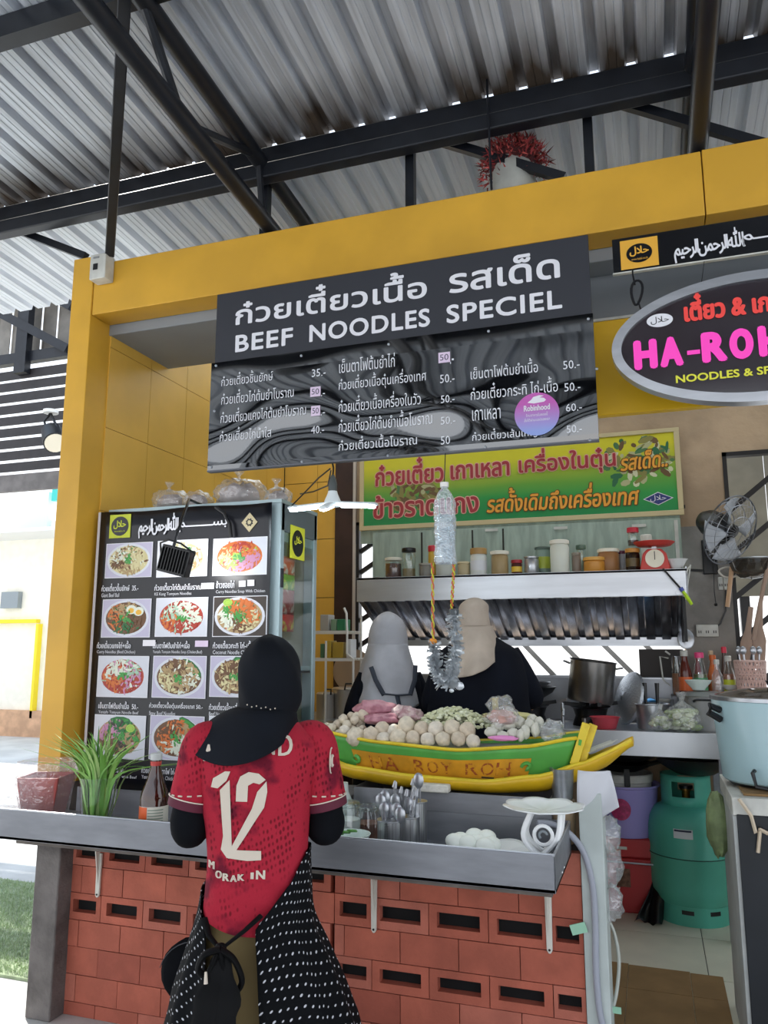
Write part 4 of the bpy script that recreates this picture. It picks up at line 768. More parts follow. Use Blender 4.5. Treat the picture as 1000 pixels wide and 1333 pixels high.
c = pw(846, 898, 4.7); solo('blue_scoop', MB().lathe([(.05, 0), (.052, .08), (.03, .125), (0, .135)], c.x, 4.72, CZ, 16), cm('3f86c4'), 'blue plastic scoop behind the small steel pot', 'scoop')
c = pw(851, 944, 4.40); sp_ = thing('small_steel_pot', 'small steel pot with two black handled ladles beside the vegetable bag', 'pot', (c.x, 4.40, CZ), local=True); part('body', MB().lathe(pot_prof(.082, .12), n=28), ST, sp_)
for i, dx in enumerate((-.025, .02)): solo('ladle', MB().tube([(c.x + dx, 4.4, CZ + .02), (c.x + dx * 1.3, 4.42, CZ + .15), (c.x + dx * 1.4, 4.43, CZ + .23)], [.006, .008, .012], 8), BLKP, ('left' if i == 0 else 'right') + ' black handled ladle in the small steel pot', 'ladle')
c = pw(866, 905, 4.6); jar(856, 874, 915, 880, None, WHITED, 'empty clear water bottle behind the small steel pot', Y=4.62, z=CZ + .0, glass=True, cat='bottle', name='clear_bottle', lidh=.08)
c = pw(918, 953, 4.4); ap = thing('aluminium_pot', 'large dull aluminium pot holding a white bowl on its lid', 'pot', (c.x, 4.4, CZ), local=True); part('body', MB().lathe([(0, 0), (.11, 0), (.118, .015), (.125, .17), (.13, .175), (.10, .19), (0, .20)], n=32), mat('dull_aluminium', 'a9aaa9', .4, .7, var=.2, vs=5), ap)
part('handle', MB().tube([(-.05, -.125, .15), (-.04, -.15, .16), (.03, -.15, .16), (.04, -.125, .15)], .006, 6), BLKP, ap)
c = pw(909, 900, 4.45); solo('rice_bowl', MB().lathe([(.03, 0), (.034, .008), (.058, .035), (.066, .05), (.06, .048), (.03, .012), (0, .01)], c.x, 4.38, CZ + .201, 28), cm('d5e4de', .2), 'pale green white bowl on the aluminium pot', 'bowl')
c = pw(951, 897, 4.62); solo('sauce_dish', MB().lathe([(.02, 0), (.03, .008), (.05, .03), (.046, .03), (.02, .01), (0, .01)], c.x, 4.62, CZ + .19, 16, wob=.05), cm('e6e2dc'), 'small white cup near the yellow labelled bottle', 'cup')
c = pw(788, 950, 4.30); rb = solo('red_basin', MB().lathe([(.05, 0), (.055, .004), (.072, .055), (.078, .06), (.072, .058), (.05, .008), (0, .006)], c.x, 4.32, CZ, 28), cm('d24a58'), 'small red plastic basin on the counter edge', 'basin')
c = pw(733, 945, 4.23); fa = thing('steel_tap', 'thin steel tap and pipe in front of the burner', 'tap', (c.x + .0, 4.24, CZ - .0)); zc = pw(733, 905, 4.24); part('pipe', MB().tube([(c.x, 4.24, CZ), (c.x, 4.24, CZ + .13)], .009, 10), ST, fa); part('tap_handle', MB().bar((c.x - .02, 4.24, CZ + .135), (c.x + .025, 4.23, CZ + .15), .012), ST, fa); part('spout', MB().tube([(c.x, 4.24, CZ + .09), (c.x + .01, 4.20, CZ + .10), (c.x + .01, 4.18, CZ + .07)], .007, 8), ST, fa)
# condiment bottles stand on a small rack behind the pots
solo('bottle_rack', MB().box(pw(874, 900, 4.7).x, pw(965, 900, 4.7).x, 4.56, 4.80, CZ + .14, CZ + .155).box(pw(876, 900, 4.7).x, pw(880, 900, 4.7).x, 4.58, 4.78, CZ, CZ + .14).box(pw(958, 900, 4.7).x, pw(962, 900, 4.7).x, 4.58, 4.78, CZ, CZ + .14), STM, 'low steel rack under the condiment bottles', 'rack', smooth=False)
RZ_ = CZ + .155
def bottle(px0, px1, pyb, pyt, body, cap, label, Y, lab=None, z=RZ_, neck=.42, name='sauce_bottle', fill=None, capw=1.25, squeeze=False, labr=(.12, .42)):
    c = pw((px0 + px1) / 2, pyb, Y); u = pxw((px0 + px1) / 2, pyb, Y); r = (px1 - px0) / 2 * u; h = (pyb - pyt) * u
    t = thing(name, label, 'bottle', (c.x, Y, z), local=True); nr = r * neck * .75
    part('body', MB().lathe([(0, 0), (r * .92, 0), (r, r * .12), (r, h * .48), (r * .85, h * .58), (nr * 1.3, h * .72), (nr, h * .80), (nr, h * .92)], n=24), body, t)
    if fill: part('contents', MB().lathe([(0, .003), (r * .9, .004), (r * .93, h * fill[1]), (0, h * fill[1])], n=16), fill[0], t)
    part('cap', MB().lathe([(nr * capw, h * .87), (nr * capw, h * .985), (nr * .9, h), (0, h)], n=16), cap, t)
    if lab: part('label', MB().lathe([(r * 1.012, h * labr[0]), (r * 1.012, h * labr[1])], n=24, cap=False), lab, t)
    return t
bottle(885, 903, 905, 842, cm('5a241c', .1), WHITED, 'brown sauce bottle with white cap and orange label', 4.62, cm('d8642c'), neck=.6)
bottle(904, 923, 903, 842, None or GLS, cm('e0407c'), 'clear bottle with bright pink cap and green label', 4.62, cm('4f9a6c'), fill=(cm('5d6a44'), .5), neck=.7)
bottle(923, 939, 903, 846, cm('d9733c', .2), cm('d96a2c'), 'orange sauce bottle behind the clear squeeze bottle', 4.68, neck=.6)
bottle(928, 944, 908, 856, PLS, WHITED, 'clear ribbed squeeze bottle in front of the orange bottle', 4.6, neck=.5)
bottle(943, 959, 903, 846, GLS, WHITED, 'clear bottle with white cap and yellow green label', 4.64, cm('c9d23c'), fill=(cm('a8705c'), .55), neck=.6)
bottle(940, 951, 890, 822, cm('5a4a44', .15), cm('d8324c'), 'bottle with tall red cap at the back by the dado', 4.74, neck=.7, name='tall_bottle')
bottle(922, 934, 890, 828, GLS, cm('c9b090'), 'clear bottle with tan cap at the back', 4.74, fill=(cm('7a6a4a'), .4), neck=.6, name='tall_bottle')
bottle(905, 915, 890, 834, cm('a84a5c', .2), cm('c0506c'), 'rose coloured bottle at the back of the rack', 4.76, neck=.6, name='tall_bottle')
t = jar(876, 893, 905, 852, None, None, 'clear measuring jug of amber oil at the left of the bottles', Y=4.72, z=RZ_, glass=True, fill=(cm('a8704a'), .55), name='measuring_jug', cat='jug', lidh=.0)
a = pw(868, 852, 4.72); part('spout', MB().tube([(-.035, -.01, .22), (-.06, -.01, .24)], .006, 6), WHITED, t); part('handle', MB().tube([(-.045, 0, .2), (-.09, 0, .21), (-.08, 0, .08), (-.045, 0, .05)], .005, 6), WHITED, t)
solo('hand_mirror', MB().lathe([(.04, 0), (.045, .004), (.04, .008), (0, .008)], n=20, sy=1.3), ST, 'small steel strainer hanging off the hood corner', 'strainer').matrix_world = Matrix.Translation(pw(893, 832, 4.7)) @ Matrix.Rotation(radians(75), 4, 'X')
bpy.data.objects['hand_mirror'].name = 'hanging_strainer'
# vegetable bags
LEAF = [cm(h, .5) for h in ('b6c690', 'cdd6ae', '93ad62', 'd7dcc4', 'd07a4a')]
def vegbag(px, py, r, label, n, seed):
    c = pw(px, py, 4.25); R = random.Random(seed); t = thing('vegetable_bag', label, 'bag', (c.x, 4.27, CZ), local=True)
    mb = MB()
    for i in range(n): a = R.uniform(0, 6.3); d = sqrt(R.random()) * r * .75; mb.blob((d * cos(a), d * sin(a) * .8, r * R.uniform(.25, 1.15)), r * R.uniform(.2, .34), .5, 3, 8, R.choice((0, 0, 1, 1, 2, 3, 4 if R.random() < .3 else 0)), (1, .7, .6), i)
    part('vegetable_pieces', mb, LEAF, t, stuff=True)
    part('bag_film', MB().lathe([(r * .5, 0), (r * .95, r * .25), (r * 1.02, r * .7), (r * .8, r * 1.25), (r * .25, r * 1.6), (r * .12, r * 1.75), (r * .3, r * 2.2)], n=24, wob=.07, cap=False), BAG, t)
vegbag(890, 948, .088, 'clear bag of pale cabbage and carrot on the counter edge', 34, 1); vegbag(861, 944, .062, 'smaller bag of green leaves left of the cabbage bag', 20, 2)
# ---------------------------------------------------------------- under the counter
c = pw(903, 1190, 4.60); TR = .205
tk = thing('gas_cylinder', 'green steel gas cylinder with cut-out handle collar on the tiled floor', 'gas cylinder', (c.x, 4.60, .1), local=True); TG = mat('cylinder_green', '58b8a2', .42, var=.12, vs=4, bump=.1, bs=25)
part('body', MB().lathe([(.12, .06), (.165, .07), (.195, .11), (TR, .17), (TR, .31), (TR + .003, .315), (TR + .003, .325), (TR, .33), (TR, .45), (.195, .50), (.165, .54), (.11, .565), (0, .57)], n=40), TG, tk)
part('foot_ring', MB().lathe([(.178, .0), (.182, .0), (.182, .09), (.178, .09)], n=40, cap=False), TG, tk)
for a in (-1.9, -1.15): part('foot_slot', MB().grid(lambda u, v: (.1832 * cos(a + u * .32), .1832 * sin(a + u * .32), .055 + v * .02), 6, 1), BLKP, tk)
part('weld_seam', MB().lathe([(TR + .002, .316), (TR + .005, .32), (TR + .002, .324)], n=40, cap=False), mat('seam_dark', '1c4a40', .6), tk)
mb = MB(); n = 40; CR = .125
def collar(u, v):
    a = 2 * pi * u; return (CR * cos(a), CR * sin(a), .545 + v)
for k in range(n):
    a = (k + .5) * 360 / n; open_ = 235 < a < 285 or 55 < a < 110
    for v0, v1 in ((0, .06), (.06, .135), (.135, .165)):
        if v0 == .06 and open_: continue
        mb.add([collar(k / n, v0), collar((k + 1) / n, v0), collar((k + 1) / n, v1), collar(k / n, v1)], [(0, 1, 2, 3)])
bm = bmesh.new(); vv = [bm.verts.new(v) for v in mb.v]
for f in mb.f: bm.faces.new([vv[i] for i in f])
bmesh.ops.remove_doubles(bm, verts=bm.verts, dist=1e-4); bm.verts.index_update(); mb = MB(); mb.add([tuple(v.co) for v in bm.verts], [tuple(v.index for v in f.verts) for f in bm.faces]); bm.free()
part('handle_collar', mb, TG, tk, sol=.006); part('valve', MB().lathe([(.02, .57), (.02, .62), (.03, .625), (.03, .65), (0, .655)], n=14), mat('brass', 'a8803c', .35, .8), tk); part('valve_wheel', MB().lathe([(.035, 0), (.035, .015), (0, .015)], 0, -.03, .64, 14), BLKP, tk)
part('paper_label', MB().grid(lambda u, v: ((TR + .002) * cos(-1.95 + u * .45) * (1 if True else 0), (TR + .002) * sin(-1.95 + u * .45), .42 + v * .045), 8, 1), mat('label_white', 'd8dce0', .6), tk)
part('label_heading', MB().grid(lambda u, v: ((TR + .003) * cos(-1.93 + u * .4), (TR + .003) * sin(-1.93 + u * .4), .453 + v * .009), 8, 1), mat('label_navy', '25304a', .6), tk)
c = pw(905, 1000, 4.5)
def pan(name, label, cx, cy, z, r, h, m, handle=None, cat='wok'):
    t = thing(name, label, cat, (cx, cy, z), local=True); part('bowl', MB().lathe([(0, 0), (r * .5, .005), (r * .85, h * .55), (r, h), (r * .96, h), (r * .82, h * .6), (r * .5, .012), (0, .008)], n=32), m, t)
    if handle: part('handle', MB().tube([(r * .95 * cos(handle), r * .95 * sin(handle), h), (r * 1.5 * cos(handle), r * 1.5 * sin(handle), h + .03)], .012, 8), BLKP, t)
    return t
pan('black_wok', 'wide black wok resting on the green gas cylinder', c.x, 4.56, .815, .20, .085, BLK2, 2.4)
solo('wooden_turner', MB().tube([(c.x - .03, 4.45, .89), (c.x + .12, 4.40, .93)], [.006, .012], 8).blob((c.x + .14, 4.40, .935), .02, 0, seg=8), BLKP, 'black handled turner lying across the wide black wok', 'turner')
c = pw(820, 1160, 4.62)
rc = thing('red_cool_box', 'red box with steel bail handle under the purple bucket', 'box', (c.x, 4.66, .1), local=True); RB = mat('red_plastic', 'b83034', .4)
part('body', MB().prism([(-.125, 0), (.125, 0), (.145, .27), (-.145, .27)], -.12, .12), RB, rc, bev=.008); part('lid', MB().box(-.15, .15, -.125, .125, .272, .375), RB, rc, bev=.012)
part('bail', MB().tube([(-.15, -.1, .37), (-.155, -.14, .26), (-.14, -.145, .255), (.14, -.145, .255), (.155, -.14, .26), (.15, -.1, .37)], .005, 6), ST, rc); part('worn_patch', MB().box(-.06, .01, -.130, -.1245, .13, .22), mat('worn_label', '7c5a48', .8, var=.4, vs=40), rc)
part('worn_patch', MB().box(-.05, .0, -.1275, -.124, .315, .33), WHITED, rc)
pu = thing('purple_bucket', 'purple plastic bucket with round pink sticker on the red box', 'bucket', (c.x - .005, 4.66, .476), local=True); PU = mat('purple_plastic', 'a096d6', .4)
part('body', MB().lathe([(0, 0), (.15, 0), (.155, .01), (.178, .25), (.19, .255), (.19, .265), (.172, .26), (.148, .015), (0, .012)], n=40), PU, pu)
mb = MB()
for k in range(24): a = 2 * pi * k / 24; b = 2 * pi * (k + 1) / 24
mb.grid(lambda u, v: ((.1665 + (.13 - 0 + .055 * v * sin(2 * pi * u) + .0) * .09) * cos(-1.66 + v * .30 * cos(2 * pi * u)), (.1665 + .13 * .09) * sin(-1.66 + v * .30 * cos(2 * pi * u)), .15 + .055 * v * sin(2 * pi * u)), 28, 3); part('round_sticker', mb, mat('pink_sticker', 'b8376c', .5, var=.3, vs=60), pu)
wt = thing('white_tub', 'white tub with black rimmed strap stacked inside the purple bucket', 'tub', (c.x - .005, 4.66, .49), local=True); part('body', MB().lathe([(0, 0), (.12, 0), (.148, .26), (.156, .265), (.156, .30), (.150, .305), (.140, .30), (.11, .02), (0, .012)], n=36), WHITED, wt); part('strap', MB().box(.01, .04, -.165, -.155, .25, .34), BLKP, wt, bev=.003)
pan('black_frying_pan', 'black frying pan lying on the white tub', c.x - .01, 4.66, .797, .165, .05, BLK2, -.6, 'pan'); pan('steel_wok', 'grey steel wok on top of the black frying pan', c.x + .03, 4.68, .85, .17, .055, mat('grey_iron', '4a4b4e', .4, .6), None)
BGM = mat('black_bag', '0b0b0e', .3)
a = [atz(826, 1195, .104), atz(862, 1205, .104), atz(860, 1170, .104)]
solo('black_plastic_bag', MB().grid(lambda u, v: (a[0].x + (a[1].x - a[0].x) * u * (1 - v * .55) + .10 * v, a[0].y - .06 + .14 * v + .02 * sin(u * 6), .104 + .18 * v ** 1.4 + .012 * sin(u * 9 + v * 5)), 14, 10), BGM, 'crumpled black bag beside the red box', 'bag', sol=.002)
# cardboard mat on the tiles
mm = [atz(800, 1290, .102), atz(935, 1300, .102)]
mt = thing('cardboard_mat', 'brown cardboard sheet on the kitchen tiles', 'mat', (-.05, 3.4, .1)); CB = mat('brown_cardboard', '8f7048', .85, var=.15, vs=6)
for i, (x0, x1) in enumerate(((-.26, -.17), (-.168, .08), (.082, .21))):
    for j, (y0, y1) in enumerate(((3.05, 3.58), (3.583, 3.84 - .01 * i))): part('cardboard_panel', MB().box(x0, x1, y0, y1, .1005, .106), CB, mt, smooth=False)
# ---------------------------------------------------------------- right cabinet with rice cooker
p = at(957, 1036, 3.05); CX0 = p.x; p1 = at(943, 1000, 3.5)
cab = thing('side_cabinet', 'white topped cabinet with black front carrying the rice cooker', 'cabinet', (CX0 + .3, 3.05, .0))
part('carcass', MB().box(CX0 + .02, CX0 + .7, 3.07, 3.55, .1, .905), mat('cabinet_grey', '9c9a96', .6), cab); part('top', MB().box(CX0 - .012, CX0 + .7, 3.04, 3.56, .905, .965), WHITED, cab, bev=.003); part('side_panel', MB().box(CX0 - .012, CX0 + .012, 3.05, 3.56, .1, .903), mat('cabinet_side', 'bfc2c0', .55, var=.1), cab, bev=.002)
part('black_front', MB().box(CX0 + .0, CX0 + .7, 3.035, 3.049, .0, .91), mat('black_fridge', '23262b', .3, .2, var=.3, vs=3), cab, bev=.003)
part('tied_strip', MB().tube([at(962, 1040, 3.02), at(978, 1062, 3.02), at(984, 1084, 3.02), at(990, 1080, 3.02), at(1000, 1085, 3.02)], .007, 6), cm('c9b8a0'), cab); part('tied_strip', MB().tube([at(990, 1078, 3.02), at(987, 1110, 3.02)], .006, 6), cm('c9b8a0'), cab)
a = atz(956, 1003, .967)
solo('cardboard_sheet', MB().box(CX0 + .03, CX0 + .62, 3.08, 3.52, .9655, .974), CB, 'brown board between the cabinet top and the rice cooker', 'board', bev=.002)
rcx, rcy, rcr = at(1016, 990, 3.32).x, 3.32, .225
rk = thing('rice_cooker', 'large pale blue rice cooker with glass lid and black handle', 'rice cooker', (rcx, rcy, .9745), local=True)
part('body', MB().lathe([(rcr * .86, .012), (rcr * .9, .02), (rcr, .30), (rcr * .99, .305), (rcr * .96, .305)], n=48), mat('pale_blue_enamel', 'a9c6cc', .25), rk); part('base', MB().lathe([(rcr * .8, 0), (rcr * .84, .014), (0, .014)], n=32), BLKP, rk)
part('rim', MB().lathe([(rcr * .96, .30), (rcr * 1.02, .305), (rcr * 1.02, .318), (rcr * .95, .32)], n=48), ST, rk); part('lid', MB().lathe([(rcr * .97, .318), (rcr * .7, .335), (rcr * .3, .348), (0, .35)], n=40), mat('lid_dark_glass', '6c6258', .08, .3, var=.3, vs=8), rk); part('lid_knob', MB().lathe([(.02, .35), (.03, .375), (0, .38)], n=16), BLKP, rk)
a0 = 3.6; hx_, hy_ = cos(a0), sin(a0)
part('handle', MB().tube([(rcr * hx_, rcr * hy_, .27), ((rcr + .04) * hx_, (rcr + .04) * hy_, .285), ((rcr + .045) * hx_ , (rcr + .045) * hy_, .26), (rcr * hx_, rcr * hy_, .235)], .013, 8), BLKP, rk)
part('power_inlet', MB().tube([(rcr * cos(4.2), rcr * sin(4.2), .07), (rcr * 1.08 * cos(4.2), rcr * 1.08 * sin(4.2), .065), (rcr * 1.1 * cos(4.25), rcr * 1.1 * sin(4.25), .02), (rcr * 1.05 * cos(4.6), rcr * 1.05 * sin(4.6), .008)], .007, 8), BLKP, rk)
c = pw(940, 1080, 3.7); solo('cabbage_sack', MB().blob((CX0 - .04, 3.42, .80), .06, .3, 3, 16, sc=(.7, 1, 2.0)), mat('cabbage_net', '93a474', .6, var=.3, vs=12, bump=.5), 'net of pale green cabbage hanging left of the white cabinet side', 'sack')
# ---------------------------------------------------------------- serving ledge
lg = thing('serving_ledge', 'long matt stainless serving tray ledge on the red block wall', 'ledge', (-1.3, 2.4, .777))
LX0, LX1, LF = -3.1, -.296, 2.40
part('front_lip', MB().box(LX0, LX1, LF, LF + .006, .780, .884), STM, lg, bev=.002); part('tray_floor', MB().box(LX0, LX1, LF, 2.86, .782, .79), STM, lg)
part('rolled_edge', MB().tube([(LX0, LF + .006, .884), (LX1, LF + .006, .884)], .004, 8), ST, lg); part('end_lip', MB().box(LX1 - .005, LX1, LF, 2.86, .780, .884), STM, lg, bev=.002); part('rolled_edge', MB().tube([(LX1 - .003, LF, .884), (LX1 - .003, 2.86, .884)], .004, 8), ST, lg)
part('back_lip', MB().box(-2.35, LX1, 2.855, 2.862, .785, .888), STM, lg); part('under_board', MB().box(-2.24, LX1 - .012, LF + .01, 2.86, .768, .780), mat('worn_board', '6a625c', .8, var=.3), lg)
sb = thing('raised_steel_tray', 'deep stainless tray standing behind the ledge under the boat', 'tray', (-.7, 2.87, .785)); BX0, BX1 = -1.093, -.36
for q in ((BX0, BX1, 2.866, 2.872, .80, .955), (BX0, BX1, 3.20, 3.206, .80, .955), (BX0, BX0 + .005, 2.872, 3.2, .80, .955), (BX1 - .005, BX1, 2.872, 3.2, .80, .955), (BX0, BX1, 2.872, 3.2, .795, .80)): part('tray_side', MB().box(*q), STM, sb)
struct('trim_9', MB().box(-2.34, -.42, 2.99, 3.4, .10, .785), mat('counter_core', '6b6a68', .8), label='masonry core behind the block wall').scale = (1, 1, 1)
cs = struct('trim_10', MB().box(-2.33, -1.20, 2.90, 3.35, .785, .873), STM, label='stainless plinth under the glass cabinet'); part('bright_edge', MB().box(-2.33, -1.20, 2.893, 2.9, .865, .874), ST, cs)
SHB = mat('cream_bracket', 'd9d6cc', .45)
for i, (x, yt, yb) in enumerate(((127, 1110, 1168), (487, 1145, 1214), (716, 1163, 1241))):
    c, d = at(x, yb, 2.852), at(x, yt, 2.852); t = thing('shelf_bracket', ('cream', 'white', 'white')[i] + ' metal shelf bracket under the ledge, ' + ('by the concrete post', 'below the steel cutlery holder', 'at the right end')[i], 'bracket', (c.x, 2.85, c.z)); w = .012
    part('wall_flange', MB().prism([(c.x - w, d.z), (c.x + w, d.z), (c.x + w * .8, c.z + .01), (c.x + w * .3, c.z), (c.x - w * .3, c.z), (c.x - w * .8, c.z + .01)], 2.846, 2.856), SHB, t, bev=.002)
    mb = MB(); vs = [(c.x + s_ * .002, y, z) for s_ in (-1, 1) for y, z in ((2.85, .767), (2.80, .767), (2.85, c.z + .03))]; mb.add(vs, [(0, 1, 2), (5, 4, 3), (0, 3, 4, 1), (1, 4, 5, 2), (2, 5, 3, 0)]); part('web', mb, SHB, t, smooth=False); part('arm', MB().box(c.x - w, c.x + w, 2.79, 2.85, .760, .768), SHB, t); part('screw_hole', MB().tube([(c.x, 2.8455, c.z + .012), (c.x, 2.844, c.z + .012)], .004, 8), BLKP, t)
# ---------------------------------------------------------------- the boat
BY = mat('boat_yellow', 'd9ae1c', .4, var=.12, vs=10, bump=.08, bs=30); BG = mat('boat_green', '58a94a', .42, var=.12, vs=10); BR = mat('boat_rim_yellow', 'e2c62c', .42, col2='c9a81e', vs=14, lo=.5, hi=.75); BRED = mat('worn_red_letter', '9c4a1c', .6, col2='d99a22', lo=.5, hi=.6, vs=70); BDK = mat('chipped_dark', '3a2c14', .8)
bt = thing('noodle_boat', 'yellow and green wooden display boat heaped with meatballs', 'boat', (-.7, 3.04, .955))
YF, YK = 2.895, 3.195; YMID = (YF + YK) / 2
def lerp(a, b, t): return a + (b - a) * t
def interp(tab, x):
    for (x0, v0), (x1, v1) in zip(tab, tab[1:]):
        if x <= x1: t = max(0, (x - x0) / (x1 - x0)); t = t * t * (3 - 2 * t) * .5 + t * .5; return v0 + (v1 - v0) * t
    return tab[-1][1]
# lower hull: stations along x
LR = [(-1.26, 1.045), (-1.1, 1.02), (-.85, 1.005), (-.6, 1.0), (-.4, 1.025), (-.25, 1.07), (-.16, 1.11), (-.085, 1.15)]
LK = [(-1.26, 1.0), (-1.12, .972), (-.95, .957), (-.55, .956), (-.42, .965), (-.30, .998), (-.2, 1.05), (-.085, 1.135)]
LW = [(-1.26, .07), (-1.15, .13), (-.9, .168), (-.6, .17), (-.4, .145), (-.25, .10), (-.16, .078), (-.085, .06)]
def hull(u, v):
    x = lerp(-1.26, -.085, u); w = interp(LW, x); zr, zk = interp(LR, x), interp(LK, x)
    a = pi * v; cy = -cos(a); s_ = sin(a); y = YMID + w * (abs(cy) ** .75) * (1 if cy > 0 else -1); z = zr - (zr - zk) * (s_ ** .8); return (x, y, z)
part('lower_hull', MB().grid(hull, 60, 16), BY, bt, sol=-.012)
def deck(u, v): x = lerp(-.33, -.087, u); w = interp(LW, x) * .9; return (x, YMID + w * (2 * v - 1), interp(LR, x) - .012)
part('prow_deck', MB().grid(deck, 10, 4), BY, bt)
part('rub_rail', MB().tube([(lerp(-1.26, -.085, i / 30), YMID - interp(LW, lerp(-1.26, -.085, i / 30)) - .004, interp(LR, lerp(-1.26, -.085, i / 30)) - .002) for i in range(31)], .008, 8), BR, bt)
# upper box hull
UT = [(-1.262, 1.140), (-1.0, 1.112), (-.7, 1.097), (-.45, 1.117), (-.27, 1.150)]
def uw(x): return .150 - .05 * abs((x + .77) / .5) ** 2.2
def side(v_lo, v_hi, off, sgn=-1, x0=-1.255, x1=-.275, nu=60):
    def f(u, v):
        x = lerp(x0, x1, u); t = lerp(v_lo, v_hi, v); zt = interp(UT, x); zb = 1.0; z = lerp(zb, zt, t)
        y = YMID + sgn * (uw(x) - (1 - t) * .03 + off); xx = x + (1 - t) * (.045 * ((-.77 - x) / .49)); return (xx, y, z)
    return f
def sidept(x, t, off): u = x; return side(0, 1, off)((x + 1.255) / .98, t)
part('side_plank', MB().grid(side(0, 1, 0), 60, 6), BG, bt, sol=.012); part('side_plank', MB().grid(side(0, 1, 0, 1), 60, 6), BG, bt, sol=.012)
part('yellow_panel', MB().grid(side(.0, .66, .003, x0=-1.14, x1=-.42), 50, 5), mat('panel_ochre', 'd99a22', .5, var=.2, vs=12), bt)
for x_, s_ in ((-1.14, 1), (-.42, -1)):     # green scroll against the panel
    pts = []
    for k in range(17): a = k / 16 * 4.9; r_ = .019 - .0008 * k; pts.append(sidept(x_ + s_ * (.012 + r_ * cos(a + (pi if s_ > 0 else 0)) * (1 if s_ > 0 else 1)) , .40 + r_ * 9 * sin(a if s_ < 0 else -a + pi * 2) * .9, .006))
    part('green_scroll', MB().tube(pts, [.006 + .003 * k / 16 for k in range(17)], 6), BG, bt)
def rimline(sgn, off=0.0): return [(lerp(-1.262, -.27, i / 40), YMID + sgn * (uw(lerp(-1.262, -.27, i / 40)) + off), interp(UT, lerp(-1.262, -.27, i / 40)) + .004) for i in range(41)]
part('rim', MB().tube(rimline(-1), .0085, 8, flat=.8), BR, bt); part('rim', MB().tube(rimline(1), .0085, 8, flat=.8), BR, bt)
part('rim', MB().bar((-1.262, YMID - .1, 1.144), (-1.262, YMID + .1, 1.144), .018, .012), BR, bt)
def endb(x, tilt): return MB().prism([(0, 0)] * 3, 0, 0)
mb = MB(); mb.add([(-.30, YMID - .075, 1.0), (-.30, YMID + .075, 1.0), (-.262, YMID + .105, 1.15), (-.262, YMID - .105, 1.15)], [(0, 1, 2, 3)]); part('end_board', mb, BG, bt, smooth=False, sol=.01)
mb = MB(); mb.add([(-1.22, YMID - .07, 1.0), (-1.22, YMID + .07, 1.0), (-1.262, YMID + .1, 1.14), (-1.262, YMID - .1, 1.14)], [(0, 1, 2, 3)]); part('end_board', mb, BG, bt, smooth=False, sol=.01)
a, b = at(732, 966, 2.93), at(742, 932, 2.95); part('stem_post', MB().bar((-.285, YMID - .09, 1.06), (-.235, YMID - .09, 1.205), .022, .03), BR, bt, bev=.002); part('stem_post', MB().bar((-.262, YMID - .07, 1.06), (-.212, YMID - .07, 1.20), .014, .03), BR, bt, bev=.002)
# painted name on the side
def on_side(nm, body, m, xa, xb, ta, tb, bold, off=.006):
    v, f = glyphs(body, bold, 2); bm = bmesh.new(); vv = fit(v, xa, xb, ta, tb); vs = [bm.verts.new((p[0], p[1], 0)) for p in vv]
    for q in f:
        try: bm.faces.new([vs[i] for i in q])
        except ValueError: pass
    bmesh.ops.subdivide_edges(bm, edges=[e for e in bm.edges if abs(e.verts[0].co.x - e.verts[1].co.x) > .02], cuts=3, use_grid_fill=False); bmesh.ops.triangulate(bm, faces=bm.faces)
    mb = MB(); bm.verts.index_update(); mb.keep = True; mb.add([sidept(w.co.x, w.co.y, off) for w in bm.verts], [tuple(w.index for w in q.verts) for q in bm.faces]); bm.free(); return part(nm, mb, m, bt, smooth=False)
for ch, xa, xb in (('H', -1.065, -1.015), ('A', -1.005, -.945), ('R', -.875, -.83), ('O', -.82, -.775), ('Y', -.765, -.72), ('R', -.665, -.615), ('O', -.605, -.555), ('H', -.545, -.49)): on_side('painted_letter', ch, BRED, xa, xb, .12, .55, .03)
for x, t_, l in ((-1.09, .05, .09), (-.99, .02, .06), (-.60, .05, .05), (-.51, .06, .07)): p = sidept(x, t_, .006); q = sidept(x + l, t_ - .02, .006); part('chipped_patch', MB().bar(p, q, .004, .005), BDK, bt)
part('food_bed', MB().grid(lambda u, v: (lerp(-1.24, -.29, u), YMID + (2 * v - 1) * (uw(lerp(-1.24, -.29, u)) - .014), interp(UT, lerp(-1.24, -.29, u)) - .02 + .03 * sin(pi * v) * sin(pi * u)), 30, 8), mat('bed_foil', 'c9cdd0', .3, .5), bt)
def onb(px, py, Y): return at(px, py, Y)
MEAT = [mat('meatball_%d' % i, c, .5, var=.14, vs=40, bump=.35, bs=90) for i, c in enumerate(('d9ccb6', 'd0c0aa', 'ded3c2'))]
def ball(px, py, rpx, Y, m, lab, grp, seed, sc=(1, 1, 1), cat='meatball', name='meatball'):
    c = onb(px, py, Y); r = rpx * pxw(px, py, Y)
    return solo(name, MB().blob((c.x, Y, c.z), r, .16, 2.2, 16, 0, sc, seed), m, lab, cat, grp, ang=80)
front = [(463, 959, 12, .9), (483, 957, 11, 1), (500, 961, 10, 1), (519, 960, 11.5, 1), (538, 961, 10, 1), (557, 963, 10, 1), (577, 962, 10, 1), (597, 962, 10, 1), (616, 965, 9.5, 1)]
ORD = ['leftmost', 'second', 'third', 'fourth', 'fifth', 'sixth', 'seventh', 'eighth', 'ninth']
for i, (x, y, r, s_) in enumerate(front): ball(x, y, r, 2.935, MEAT[i % 3], ORD[i] + (' from left' if i else '') + ' large meatball in the front row along the boat rim', 'front row meatballs', i, (1, .9, .95 if i != 2 else .75))
